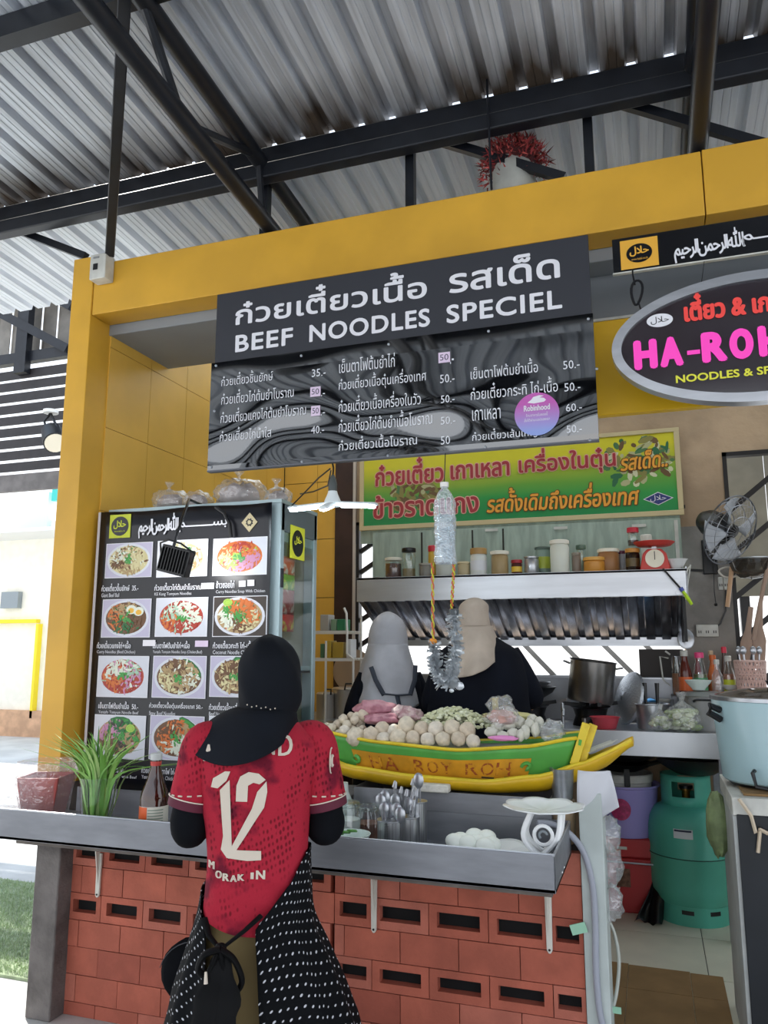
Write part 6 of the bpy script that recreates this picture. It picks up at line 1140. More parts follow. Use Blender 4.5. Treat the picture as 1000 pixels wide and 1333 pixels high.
def cape2(L, u, v):
    th = 2 * pi * u; c = L(617, 830, 0); k = .5 + .5 * cos(th + pi * .72); zb_ = lerp(L(620, 838, 0).z, L(605, 880, 0).z, k); rx = lerp(.088, .135, v ** 1.2); ry = lerp(.096, .215, v ** .9); w = 1 + .05 * v * sin(th * 4 + 1) + .05 * v * noise.noise(Vector((cos(th) * 3, sin(th) * 3, v * 2)))
    return (lerp(c.x, c.x - .012, v) + rx * cos(th) * w * (1 + .025 * v * sin(th * 11 + v * 3)), ry * sin(th) * w * (1 + .03 * v * sin(th * 9 + v * 4)), lerp(L(617, 815, 0).z, zb_, v ** 1.1))
cook('person in a beige headscarf and loose dark dress seen from behind at the wok', radians(16), 3.64, [(860, 592, 640, .09, 0), (835, 592, 640, .09, 0), (815, 594, 639, .092, 0), (800, 596, 637, .09, 0), (789, 598, 636, .08, 0), (783, 603, 631, .06, 0), (779, 610, 624, .03, 0)],
    [(1250, 562, 712, .2, 0), (1050, 560, 702, .2, 0), (970, 558, 695, .19, 0), (920, 556, 690, .18, .0), (880, 560, 686, .165, 0), (850, 572, 676, .13, 0), (835, 590, 655, .08, 0), (826, 600, 640, .055, 0)], BH, NV,
    ((564, 915, .0), (692, 905, .02)), lambda L: ((L(580, 930).x, .34, 1.18), (L(700, 905).x, .36, 1.20)), cape2, lambda p, L: None, 1.56)
# ---------------------------------------------------------------- glass cabinet behind the poster
ALU = mat('pale_aluminium', 'a9bcc0', .4, .35); GREYP = mat('dark_cabinet_top', '5b666b', .5)
gc = thing('glass_cabinet', 'aluminium framed glass food cabinet behind the menu poster', 'cabinet', (-1.9, 2.92, .876)); GX = -1.452; GXL = -2.33; GZ0, GZ1 = .8765, 2.08
for x0 in (GXL, GX - .05):
    for y0 in (2.925, 3.27): part('post', MB().box(x0, x0 + .05, y0, y0 + .035, GZ0, GZ1), ALU, gc, bev=.003)
for z in (GZ0, 1.36, GZ1 - .16): 
    if z < 1.9: part('shelf', MB().box(GXL + .05, GX - .01, 2.96, 3.27, z, z + .012), ALU, gc)
    part('side_rail', MB().box(GX - .045, GX - .01, 2.96, 3.27, z, z + (.03 if z < 1.9 else .05)), ALU, gc)
part('top_panel', MB().box(GX - .05, GX, 2.93, 3.30, GZ1 - .12, GZ1), GREYP, gc, bev=.003); part('top', MB().box(GXL, GX, 2.925, 3.305, GZ1, GZ1 + .015), ALU, gc)
part('glass_pane', MB().box(GX - .007, GX - .003, 2.96, 3.27, GZ0 + .03, GZ1 - .12), GLS, gc, smooth=False); part('back_board', MB().box(GXL + .05, GX - .05, 3.285, 3.295, GZ0, GZ1), mat('cabinet_back', 'b9b39a', .6), gc)
part('hinge', MB().box(GX, GX + .006, 2.93, 2.95, 1.72, 1.80), STEELB, gc)
# sign card on the side pane
a0, a1 = atx(378, 726, GX + .004), atx(397, 690, GX + .004)
HC = thing('halal_sticker', 'small yellow sticker with black roundel on the cabinet side', 'sticker', (GX + .004, (a0.y + a1.y) / 2, a0.z)); YC = mat('card_yellow', 'dfe23a', .5)
part('card', MB().box(GX + .001, GX + .004, a0.y, a1.y, a0.z, a1.z + .004), YC, HC, smooth=False); cy_, cz_ = (a0.y + a1.y) / 2, (a0.z + a1.z) / 2; ry_, rz_ = abs(a1.y - a0.y) * .40, (a1.z - a0.z) * .42
mb = MB(); mb.keep = True; mb.add([(GX + .0048, cy_ + ry_ * cos(2 * pi * k / 28), cz_ + rz_ * sin(2 * pi * k / 28)) for k in range(28)], [tuple(range(28))]); part('roundel', mb, BLACKG, HC, smooth=False)
v, f = glyphs(HALAL, 0, 2); v = fit(v, cy_ - ry_ * .62, cy_ + ry_ * .62, cz_ - rz_ * .15, cz_ + rz_ * .5); mb = MB(); mb.keep = True
for q in range(3): mb.add([(GX + .0052 + q * .0001, y + .002 * q, z + .001 * q) for y, z in v], f)
part('roundel_text', mb, YC, HC, smooth=False)
# snack bags hanging inside the pane
for i, (y0, y1, c1, c2, lab) in enumerate(((725, 748, 'dd5a2c', 'e8e0d0', 'orange snack bag, topmost of the column behind the cabinet glass'), (748, 768, '7cb83c', 'd8e05a', 'green snack bag with yellow patch, second from the top behind the cabinet glass'), (768, 800, 'a23c30', 'c8b8a8', 'dark red mottled snack bag, third from the top behind the cabinet glass'), (800, 822, 'd03c30', 'e0c84a', 'red snack bag, lowest of the column behind the cabinet glass'))):
    p0, p1 = atx(376, y1, GX - .02), atx(376, y0, GX - .02); m_ = mat('snack_%d' % i, c1, .35, col2=c2, vs=22, lo=.5, hi=.6)
    solo('snack_bag', MB().grid(lambda u, v: (GX - .028 + .012 * sin(pi * v) * sin(pi * u), lerp(2.985, 3.12, u), lerp(p0.z, p1.z, v)), 8, 8), m_, lab, 'snack bag', sol=.004)
solo('yellow_food_tray', MB().box(GX - .22, GX - .03, 3.0, 3.2, 1.373, 1.40), cm('d9d04a'), 'yellow tray of food on the inner cabinet shelf', 'tray', bev=.006)
solo('clear_food_bags', MB().blob((GX - .13, 3.08, .96), .09, .4, 4, 18, sc=(.8, 1.2, .9)), BAG, 'clear plastic bags at the bottom of the cabinet', 'bags')
solo('teal_cloth', MB().grid(lambda u, v: (lerp(-1.42, -1.285, u), lerp(2.95, 3.12, v), 1.045 + .012 * sin(u * 9) + .01 * sin(v * 7)), 12, 8), cm('4fc0a2', .7), 'folded turquoise cloth left of the boat', 'cloth', sol=.02)
solo('side_stand', MB().box(-1.43, -1.275, 2.93, 3.2, .955, 1.02).box(-1.42, -1.40, 2.95, 2.97, .874, .955).box(-1.30, -1.28, 2.95, 2.97, .874, .955).box(-1.42, -1.40, 3.16, 3.18, .874, .955).box(-1.30, -1.28, 3.16, 3.18, .874, .955), STM, 'small steel stand under the turquoise cloth', 'stand', smooth=False)
# plastic bags on top of the cabinet
for i, (px, py, r, sc_, lab) in enumerate(((222, 645, .075, (1.2, 1, .75), 'knotted clear bag, leftmost on top of the glass cabinet'), (258, 648, .062, (1.1, 1, .8), 'small clear bag between the leftmost and the big bag on the cabinet'), (313, 636, .105, (1.25, 1, .68), 'biggest clear bag of white foam cups on top of the glass cabinet'), (362, 648, .055, (1.1, 1, .8), 'clear bag at the right end of the cabinet top'))):
    c = at(px, py, 3.08); t = thing('plastic_bag', lab, 'bag', (c.x, 3.08, GZ1 + .015), local=True); h_ = r * sc_[2]
    part('bag_film', MB().blob((0, 0, h_ * .93), r, .30, 3.4, 20, 0, sc_, i), BAG, t, ang=180); part('contents', MB().blob((0, 0, h_ * .8), r * .72, .5, 5, 14, 0, sc_, i + 9), cm('b9a9a6', .6), t)
    if i != 1: part('knot', MB().lathe([(.012, 0), (.006, .02), (.022, .045)], -.01, 0, h_ * 1.8, 10, wob=.2, cap=False), BAG, t)
# floodlight aimed at the poster
FY = 2.66; fcn = at(229, 730, FY)
fl = thing('floodlight', 'black floodlight on a bent rod aimed at the menu poster', 'lamp', tuple(fcn), local=True); fl.rotation_euler = (radians(0), radians(14), 0)
part('housing', MB().box(-.068, .068, -.018, .022, -.055, .055), BLKP, fl, bev=.004)
for k in range(9): part('cooling_fin', MB().box(-.06 + k * .014, -.056 + k * .014, -.028, -.017, -.045, .045), BLKP, fl)
part('lamp_glass', MB().box(-.06, .06, .022, .024, -.047, .047), mat('lamp_white', 'ffffff', .5, emit=14), fl, smooth=False)
part('yoke', MB().tube([(-.072, 0, 0), (-.085, -.01, .055), (-.03, -.04, .075), (.03, -.04, .072), (.085, -.01, .045), (.072, 0, 0)], .004, 6), BLKP, fl)
e1, e2 = at(224, 715, FY - .03), at(247, 650, 2.9)
solo('bent_rod', MB().tube([at(226, 712, FY - .03), at(232, 690, FY - .02), at(243, 660, FY + .05), at(246, 650, FY + .2), Vector((at(246, 650, FY + .2).x, 3.0, GZ1 + .016))], .006, 8), BLKP, 'thin black rod holding the floodlight', 'rod')
solo('lamp_cable', MB().tube([at(281, 660, 2.88), at(292, 668, 2.875), at(299, 682, 2.875), at(301, 700, 2.875)], .008, 8), BLKP, 'short black cable curving over the poster top', 'cable')
# folding bulb lamp
LY = 2.70; c = at(433, 655, LY)
lb_ = thing('folding_led_lamp', 'lit white LED lamp with three folding blades on a black socket', 'lamp', (c.x, LY, c.z), local=True); EM = mat('lamp_blade_lit', 'e2f4ff', .4, emit=30); SW = mat('lamp_white_plastic', 'e4ecee', .4)
part('socket', MB().lathe([(.014, .075), (.017, .04), (.017, .075), (.012, .095), (.006, .11)], n=20), cm('4a5050'), lb_); part('neck', MB().lathe([(.034, 0), (.03, .012), (.02, .035), (.016, .05)], n=24), SW, lb_)
for k, (dx, dy, dz, ln) in enumerate(((-1, .1, -.03, .165), (1, -.05, -.09, .155), (.15, -1, -.30, .12))):
    d = Vector((dx, dy, dz)).normalized(); s0 = d * .028; part('blade', MB().tube([s0, s0 + d * .01, s0 + d * (ln - .01), s0 + d * ln], [.014, .021, .021, .015], 14, flat=.35), SW, lb_); dn = Vector((0, 0, -.009)) + d * .01
    part('light_strip', MB().tube([s0 + dn, s0 + dn + d * (ln - .02)], .016, 10, flat=.4), EM, lb_)
part('hub', MB().lathe([(.032, -.012), (.034, 0), (.02, .008)], n=20), SW, lb_)
top = at(432, 606, LY + .03)
solo('lamp_wire', MB().tube([(c.x, LY, c.z + .108), (c.x - .002, LY + .01, c.z + .14), (top.x, LY + .03, top.z + .02)], .0035, 6), BLKP, 'black wire from the signboard down to the LED lamp', 'wire')
solo('lamp_wire', MB().tube([at(430, 610, LY + .03), at(415, 622, LY + .05), at(395, 643, LY + .2), at(378, 660, LY + .3)], .003, 6), BLKP, 'outer black wire sagging from the signboard to the glass cabinet', 'wire')
solo('lamp_wire', MB().tube([at(431, 612, LY + .03), at(427, 632, LY + .05), at(408, 640, LY + .15), at(391, 643, LY + .3)], .003, 6), BLKP, 'inner black wire looping from the signboard to the cabinet', 'wire')
# ---------------------------------------------------------------- hanging bottle and tinsel
HY = 2.62; b0, t0_ = at(580, 734, HY), at(580, 634, HY); u = pxw(580, 680, HY); r = 14.5 * u; h = t0_.z - b0.z
hbt = thing('hanging_water_bottle', 'clear crinkled water bottle hanging upright over the boat', 'bottle', (b0.x, HY, b0.z), local=True)
prof = [(0, 0), (r * .9, 0), (r, .01)] + [(r * (1 - (.08 if k % 2 else 0) - (.10 * math.exp(-((k - 5) / 2.5) ** 2))), .015 + k * h * .7 / 16) for k in range(17)] + [(r * .95, h * .80), (r * .6, h * .92), (r * .30, h * .98), (r * .30, h * 1.02)]
BTM = clear('bottle_plastic', 'eef4f8', .22, .16, 'eef4fa', bump=1, bs=60)
part('body', MB().lathe(prof, n=28, wob=.03), BTM, hbt, ang=25); part('cap', MB().lathe([(r * .38, h * 1.0), (r * .38, h * 1.06), (0, h * 1.06)], n=16), cm('e8e6e0'), hbt); part('water', MB().lathe([(0, .004), (r * .86, .004), (r * .9, h * .62), (0, h * .62)], n=20), clear('water', 'e4eef4', .25, .10, 'dfe9f0', bump=1, bs=50), hbt)
solo('bottle_string', MB().tube([(b0.x, HY, b0.z + h * 1.06), at(580, 585, HY + .09)], .0018, 5), BLKP, 'thin black string holding the hanging bottle from the signboard', 'string')
SILV = mat('silver_tinsel', 'cfd4d8', .3, .55); R = random.Random(9)
tn = thing('tinsel_garland', 'loop of silver tinsel hanging on cords in front of the cooks', 'garland', tuple(at(582, 895, HY)))
YR = [cm('c9c23a', .7), cm('c8643c', .7)]
for i, (xt, yt, xb, yb) in enumerate(((563, 733, 564, 832), (591, 735, 588, 793))):
    mb = MB()
    for s_ in (0, 1):
        p0, p1 = at(xt, yt, HY), at(xb, yb, HY); mb.tube([p0.lerp(p1, q / 24) + Vector((.004 * cos(q * 1.3 + s_ * pi), .004 * sin(q * 1.3 + s_ * pi), 0)) for q in range(25)], .0028, 5, s_)
    mb.keep = True; part('twisted_cord', mb, YR, tn)
for pts, n_, w in (((((564, 838), (566, 865), (575, 890)), 260, .030)), ((((591, 800), (593, 840), (588, 875), (583, 893)), 420, .034))):
    ctr = [at(x, y, HY) for x, y in pts]; mb = MB(); mb.keep = True
    for i in range(n_):
        t = i / n_ * (len(ctr) - 1); k = min(int(t), len(ctr) - 2); c = ctr[k].lerp(ctr[k + 1], t - k); d = Vector((R.gauss(0, 1), R.gauss(0, 1), R.gauss(0, .5) - .2)).normalized(); e = c + d * w * R.uniform(.7, 1.1); s_ = d.cross(Vector((R.random(), R.random(), R.random()))).normalized() * .0035
        mb.add([c - s_, c + s_, e + s_ + Vector((0, 0, .003)), e - s_], [(0, 1, 2, 3)])
    part('tinsel_strands', mb, SILV, tn, smooth=False, stuff=True); part('core_wire', MB().tube(ctr, .003, 5), SILV, tn)
a = at(564, 835, HY); part('orange_knot', MB().blob(a, .012, .3, seg=10, sc=(1.2, 1, .8)), cm('e8942c'), tn); a = at(591, 797, HY); part('dark_cap', MB().lathe([(.017, -.01), (.018, .008), (.01, .012)], a.x, a.y, a.z, 14), cm('3f474c'), tn)
for i, (x, y) in enumerate(((598, 893), (571, 879), (588, 899))): a = at(x, y, HY); part('foil_charm', MB().blob(a, .014 if i < 2 else .007, .2, seg=10, sc=(1.2, .5, 1)), SILV, tn)
# ---------------------------------------------------------------- beam fittings
a, c = at(126, 371, 2.79), at(151, 335, 2.79)
mbx = thing('meter_box', 'small grey white electric box at the left corner of the ochre beam', 'electric box', ((a.x + c.x) / 2, 2.77, a.z)); w = c.x - a.x
part('case', MB().box(a.x, c.x - .012, 2.735, 2.798, a.z, c.z), WHITED, mbx, bev=.004); part('window', MB().box(a.x + .02, a.x + .045, 2.733, 2.736, a.z + .045, a.z + .075), BLKP, mbx); part('print', MB().box(a.x + .018, a.x + .05, 2.7335, 2.7355, c.z - .022, c.z - .012), cm('8a8c8c'), mbx)
a = at(632, 57, 2.72); b = at(640, 247, 2.72); solo('iron_rod', MB().tube([a, b], .0045, 6).tube([a + Vector((-.03, 0, .006)), a + Vector((0, 0, -.003)), a + Vector((.03, 0, .004))], .004, 5), STEELB, 'thin iron rod hanging in front of the beam by the dried red plant', 'rod')
pc_ = at(672, 240, 2.98); pr_ = 27 * pxw(672, 220, 2.98)
pp_ = thing('dried_plant_pot', 'pale grey pot with a shaggy crown of dried red leaves on the beam', 'potted plant', (pc_.x, 2.93 - .0, 3.262), local=True)
part('pot', MB().lathe([(0, 0), (pr_ * .9, 0), (pr_, .03), (pr_, .15), (pr_ * .8, .20), (pr_ * .5, .215)], n=28), mat('pot_grey', 'a9aaa4', .6, var=.2), pp_)
R = random.Random(21); mb = MB(); mb.keep = True
for i in range(1500):
    th = R.uniform(0, 2 * pi); ph = R.uniform(-.35, 1.3); rr = R.uniform(.09, .135); d = Vector((cos(th) * cos(ph), sin(th) * cos(ph), sin(ph))); c = Vector((0, 0, .175)) + Vector((d.x * rr * 1.05, d.y * rr, d.z * rr * .75)); 
    if R.random() < .12: c.z -= R.uniform(.03, .10)
    e = c + (d + Vector((R.gauss(0, .6), R.gauss(0, .6), R.gauss(0, .6)))).normalized() * R.uniform(.015, .04); s_ = Vector((R.gauss(0, 1), R.gauss(0, 1), R.gauss(0, 1))).normalized() * .005; mb.add([c - s_, c + s_, e], [(0, 1, 2)], R.choice((0, 0, 1, 2)))
mb.blob((0, 0, .18), .09, .3, 4, 14, 1); part('dried_leaves', mb, [cm('8a2a2c', .8), cm('4a1c1e', .9), cm('b8504a', .8)], pp_, smooth=False, stuff=True)
# spotlight on the slats
c = at(70, 570, 5.75); u = pxw(70, 570, 5.75); spt = thing('spotlight', 'black cylindrical spotlight with pale lens hanging from the slats', 'lamp', tuple(c)); ax = Vector((.62, -.45, -.62)).normalized()
part('housing', MB().tube([c - ax * 16 * u, c - ax * 15 * u, c + ax * 10 * u, c + ax * 12 * u], [9 * u, 10.5 * u, 12 * u, 12 * u], 20), BLKP, spt); part('lens', MB().tube([c + ax * 11.5 * u, c + ax * 12.6 * u], 10.5 * u, 20), cm('e6ddc8', .4), spt)
m0 = at(66, 538, 5.8); part('mount', MB().lathe([(.07, 0), (.07, .03), (0, .03)], m0.x, m0.y, m0.z, 16), WHITE, spt); part('yoke', MB().tube([m0, m0 + Vector((-.05, -.02, -.08)), c - ax * .02 + Vector((-.07, 0, .02))], .012, 6), BLKP, spt); part('yoke', MB().tube([m0, m0 + Vector((.06, -.02, -.08)), c + Vector((.07, 0, .05))], .012, 6), BLKP, spt)
# ---------------------------------------------------------------- on the ledge
TZ = .790
def tz(x, y): return atz(x, y, TZ)
c = at(126, 1062, 2.52); c.z = TZ; u = pxw(126, 1040, 2.52)
cp = thing('leaf_cup', 'clear plastic cup of long fresh green leaves on the ledge', 'cup', (c.x, 2.52, TZ), local=True); hc = (1068 - 1014) * u + .02; rb_, rt_ = 15 * u, 20 * u
part('cup', MB().lathe([(0, .002), (rb_, 0), (rt_, hc), (rt_ * 1.04, hc), (rt_ * 1.04, hc + .004)], n=32), GLS, cp)
GRN = [mat('leaf_green_%d' % i, h, .45) for i, h in enumerate(('6fa545', '8dbb5c', '4f8a38', 'a9c77a'))]; R = random.Random(4)
for i in range(95):
    a = R.uniform(0, 2 * pi); tx = R.gauss(-.02, .10); ty = R.gauss(.0, .06); top_ = hc + R.uniform(.09, .20) - abs(tx + .02) * .25; b0_ = Vector((cos(a) * rb_ * .7, sin(a) * rb_ * .7, R.uniform(.01, .03))); r0 = Vector((tx * .25 + cos(a) * rt_ * .4, ty * .25 + sin(a) * rt_ * .4, hc)); e = Vector((tx, ty, top_)); dr = R.random() < .3
    pts = [b0_, b0_.lerp(r0, .5), r0, r0.lerp(e, .5) + Vector((0, 0, .015)), e + Vector((tx * .35, ty * .3, -.02 if dr else .012))]; w = R.uniform(.0055, .0085); mb = MB(); sd = Vector((cos(a + 1), sin(a + 1), 0))
    N = 10; cc = [Vector(sample([tuple(p) for p in pts], k / N)) for k in range(N + 1)]
    vs = []
    for k, p in enumerate(cc): ww = w * (.5 + .5 * min(1, k / 3)) * (1 - max(0, (k - 5) / 5.2) ** 1.5); vs += [p - sd * ww, p + Vector((0, 0, -ww * .4)), p + sd * ww]
    mb.add(vs, [(3 * k + q, 3 * k + q + 1, 3 * k + q + 4, 3 * k + q + 3) for k in range(N) for q in (0, 1)]); mb.keep = True; part('leaf', mb, GRN[R.choice((0, 0, 1, 1, 2, 3))], cp, sol=0)
# red pot in plastic
c = at(58, 1050, 2.62); rp = thing('wrapped_red_pot', 'square red pot wrapped in clear plastic at the left end of the ledge', 'pot', (c.x, 2.62, TZ), local=True); rp.rotation_euler = (0, 0, .3)
w0, w1, hh_ = .055, .082, at(58, 1005, 2.62).z - TZ - .01; mb = MB(); mb.add([(-w0, -w0, 0), (w0, -w0, 0), (w0, w0, 0), (-w0, w0, 0), (-w1, -w1, hh_), (w1, -w1, hh_), (w1, w1, hh_), (-w1, w1, hh_), (-w1 * .93, -w1 * .93, hh_), (w1 * .93, -w1 * .93, hh_), (w1 * .93, w1 * .93, hh_), (-w1 * .93, w1 * .93, hh_), (-w0 * .8, -w0 * .8, .03), (w0 * .8, -w0 * .8, .03), (w0 * .8, w0 * .8, .03), (-w0 * .8, w0 * .8, .03)],
    [(0, 3, 2, 1)] + [(i, (i + 1) % 4, (i + 1) % 4 + 4, i + 4) for i in range(4)] + [(i + 4, (i + 1) % 4 + 4, (i + 1) % 4 + 8, i + 8) for i in range(4)] + [(i + 8, (i + 1) % 4 + 8, (i + 1) % 4 + 12, i + 12) for i in range(4)] + [(12, 13, 14, 15)])
part('pot', mb, cm('b0524e', .5), rp, smooth=False, bev=.003); part('wrap', MB().lathe([(w0 * 1.45, .004), (w1 * 1.35, hh_ * .9), (w1 * 1.5, hh_ * 1.15), (w1 * 1.3, hh_ * 1.3)], n=22, wob=.07, cap=False), BAG, rp, ang=180)
c = at(18, 1050, 2.58); solo('crumpled_bag', MB().blob((c.x - .02, 2.58, TZ + .05), .055, .5, 3, 18, sc=(1.3, 1, .9)), BAG, 'crumpled clear bag left of the wrapped red pot', 'bag', ang=180)
# sauce bottle
BSB = mat('brown_sauce_glass', '3c1a12', .06, spec=.9)
def ledge_bottle(px, pyt, Y, wpx_, body, cap, lab, labm, nm, profk=0):
    c = at(px, 1060, Y); u = pxw(px, 1020, Y); h = at(px, pyt, Y).z - TZ; r = wpx_ / 2 * u; t = thing(nm, lab, 'bottle', (c.x, Y, TZ), local=True)
    part('body', MB().lathe([(0, 0), (r * .95, 0), (r, .008), (r, h * .50), (r * .93, h * .56), (r * .6, h * .70), (r * .36, h * .84), (r * .34, h * .93)], n=32), body, t)
    part('cap', MB().lathe([(r * .42, h * .925), (r * .42, h * .99), (r * .35, h), (0, h)], n=20), cap, t); return t, r, h
t, r, h = ledge_bottle(200, 980, 2.50, 31, BSB, cm('c8cac8'), 'tall brown sauce bottle with orange and white label on the ledge', None, 'sauce_bottle')
part('label', MB().lathe([(r * 1.01, h * .06), (r * 1.01, h * .42)], n=32, cap=False), cm('d8d4c8'), t); part('label_orange', MB().grid(lambda u_, v: (r * 1.02 * cos(-2.65 + u_ * 1.2), r * 1.02 * sin(-2.65 + u_ * 1.2), h * (.065 + .35 * v)), 14, 1), cm('e2622c'), t); part('label_band', MB().lathe([(r * 1.025, h * .05), (r * 1.025, h * .10)], n=32, cap=False), cm('9a4a34'), t)
mb = MB()
for k in range(9): mb.grid(lambda u_, v: (r * 1.03 * cos(-1.4 + u_ * 1.1), r * 1.03 * sin(-1.4 + u_ * 1.1), h * (.13 + k * .031 + .012 * v)), 8, 1)
part('label_print', mb, cm('8a9a8a'), t, stuff=True); part('neck_band', MB().lathe([(r * .38, h * .86), (r * .40, h * .91)], n=20, cap=False), cm('c84a44'), t)
t, r, h = ledge_bottle(243, 973, 2.60, 19, mat('speckled_clear', 'a3a894', .25, col2='5a5a48', vs=30), cm('e8d23a'), 'small condiment bottle with yellow cap beside the person in the red jersey', None, 'yellow_capped_bottle')
# jars and bowl right of the person
def ljar(px, pyt, Y, wpx_, fillc, lab, frac, lid=None):
    c = at(px, 1070, Y); u = pxw(px, 1060, Y); r = wpx_ / 2 * u; h = at(px, pyt, Y).z - TZ; t = thing('glass_jar', lab, 'jar', (c.x, Y, TZ), local=True)
    part('glass', MB().lathe([(0, .001), (r, 0), (r, h * .8), (r * .85, h * .88), (r * .85, h), (r * .9, h * .97)], n=28), GLS, t); part('contents', MB().lathe([(0, .005), (r * .93, .005), (r * .93, h * frac), (0, h * frac)], n=24), fillc, t)
    for q in (.90, .96): part('screw_ring', MB().tube([(r * .89 * cos(k_), r * .89 * sin(k_), h * q) for k_ in [2 * pi * i / 24 for i in range(25)]], .003, 5, cap=False), GLS, t)
ljar(452, 1043, 2.66, 34, cm('d6dbd8'), 'open glass jar of white sugar beside the person in the red jersey', .62); ljar(479, 1048, 2.74, 32, cm('8a5a48'), 'open glass jar of brown chilli powder left of the cutlery holder', .55)
c = at(454, 1015, 2.83); solo('white_jug', MB().lathe([(0, 0), (.04, 0), (.045, .1), (.02, .16), (.018, .19)], at(452, 1015, 2.84).x, 2.80, TZ, 20), cm('c9d4d0', .3), 'pale white bottle behind the sugar jar', 'bottle')
c = at(455, 1088, 2.50); solo('melamine_bowl', MB().lathe([(.03, 0), (.035, .01), (.062, .07), (.07, .085), (.066, .085), (.055, .068), (.03, .016), (0, .014)], c.x - .0, 2.50, TZ + .0, 32), cm('d6e6df', .25), 'pale green bowl just behind the ledge lip', 'bowl')
for i in range(5): solo('herb_leaf', MB().blob((c.x - .035 + .012 * i, 2.50 + .01 * (i % 2), TZ + .082 + .003 * i), .012, .5, seg=8, sc=(1.3, .8, .4)), GRN[2], 'small green herb leaf in the pale green bowl', 'herb', 'herbs in the bowl')
# cutlery holder
c = at(519, 1095, 2.60); u = pxw(519, 1070, 2.60); HMt = mat('perforated_steel', 'b4b7bb', .28, .85, bump=.0); ch_ = thing('cutlery_holder', 'perforated stainless cutlery holder of three joined cylinders on the ledge', 'cutlery holder', (c.x, 2.62, TZ), local=True)
n = HMt.node_tree; vo = n.nodes.new('ShaderNodeTexVoronoi'); vo.inputs['Scale'].default_value = 190; vo.inputs['Randomness'].default_value = 0; t_ = n.nodes.new('ShaderNodeTexCoord'); n.links.new(t_.outputs['Object'], vo.inputs['Vector']); r_ = n.nodes.new('ShaderNodeValToRGB'); r_.color_ramp.elements[0].position = .25; r_.color_ramp.elements[0].color = (.05, .05, .05, 1); r_.color_ramp.elements[1].position = .35; r_.color_ramp.elements[1].color = hx('b4b7bb'); n.links.new(vo.outputs['Distance'], r_.inputs[0]); n.links.new(r_.outputs[0], n.nodes['Principled BSDF'].inputs['Base Color'])
cyl = ((-.025, -.03, .044, .115), (.032, -.01, .036, .125), (.045, .045, .034, .165), (-.02, .045, .036, .13))
for x, y, r, h in cyl: part('cylinder', MB().lathe([(0, .003), (r, 0), (r, h), (r + .002, h + .001), (r + .002, h + .004), (r - .002, h + .004)], x, y, 0, 28), HMt, ch_); part('rim', MB().tube([(x + r * cos(q), y + r * sin(q), h + .002) for q in [2 * pi * i / 24 for i in range(25)]], .0025, 6, cap=False), ST, ch_)
R = random.Random(2)
for i in range(22):
    x, y, r, h = cyl[i % 4]; a = R.uniform(0, 6.3); px_, py_ = c.x + x + cos(a) * r * .55, 2.62 + y + sin(a) * r * .55; tp = Vector((px_ + R.uniform(-.02, .02), py_ + R.uniform(-.02, .02), TZ + h + R.uniform(.02, .075))); big = i % 4 == 0 or i % 5 == 0
    mb = MB().tube([(px_, py_, TZ + .01), (px_, py_, TZ + h * .8), tp], .0028 if not big else .004, 6); 
    if big: mb.blob(tp, .022, 0, seg=12, sc=(.85, .25, 1.2))
    else: mb.tube([tp, tp + Vector((.004, 0, .022))], [.007, .004], 6, flat=.4)
    solo('spoon' if big else 'fork', mb, ST, 'steel ' + ('spoon' if big else 'fork') + ' standing in the cutlery holder', 'spoon' if big else 'fork', ('spoons' if big else 'forks') + ' in the cutlery holder')
# foam block
a, b = at(536, 1032, 2.84), at(584, 1020, 2.84); solo('foam_block', MB().box(a.x, b.x, 2.835, 2.875, .9565, .985), mat('foam_white', 'd9d6cc', .9, var=.12, vs=30, bump=.5, bs=60), 'white foam block on the raised tray edge under the boat', 'foam block', bev=.005)
# scalloped stand
SCL = mat('white_melamine', 'fcfeff', .25); ds = at(706, 1056, 2.56); ux = pxw(706, 1056, 2.56)
st_ = thing('cake_stand', 'two tier white scalloped plastic stand at the right end of the ledge', 'stand', (ds.x, 2.60, TZ), local=True)
def scal(cx, cy, cz, R_, name, dep=.014):
    def f(u_, v):
        a = 2 * pi * u_; k = 1 + .10 * abs(sin(a * 4)) * v; r_ = R_ * v * k; return (cx + r_ * cos(a), cy + r_ * sin(a), cz + dep * v ** 3 + .004 * v * abs(sin(a * 4)))
    part(name, MB().grid(f, 96, 10, closed=True), SCL, st_, sol=.003)
topz = ds.z - TZ - .005; scal(0, -.0, topz, .118, 'upper_tray'); lowx = at(630, 1100, 2.56).x - ds.x; scal(lowx + .02, -.0, .035, .125, 'lower_tray')
for s_ in (-1, 1):
    part('scroll_leg', MB().tube([Vector(sample([(-.035, s_ * .03, topz), (-.062, s_ * .03, topz * .62), (-.04, s_ * .03, topz * .38), (.01, s_ * .03, topz * .2), (.05, s_ * .03, .0)], k / 20)) for k in range(21)], .009, 8), SCL, st_); part('scroll_leg', MB().tube([Vector(sample([(.055, s_ * .03, topz), (.045, s_ * .03, topz * .62), (.01, s_ * .03, topz * .36), (-.03, s_ * .03, topz * .16), (-.05, s_ * .03, .0)], k / 20)) for k in range(21)], .009, 8), SCL, st_)
part('scroll_ring', MB().tube([(.0 + .028 * cos(q), -.035, topz * .62 + .028 * sin(q)) for q in [2 * pi * i / 20 for i in range(21)]], .006, 6, cap=False), SCL, st_); part('scroll_hook', MB().tube([(.0 + .012 * cos(q), -.036, topz * .62 + .012 * sin(q)) for q in [.2 + 1.2 * pi * i / 12 for i in range(13)]], .004, 6), cm('8a9298'), st_)
part('tray_foot', MB().lathe([(.04, 0), (.045, .004), (.03, .036)], lowx + .02, 0, 0, 24), SCL, st_)
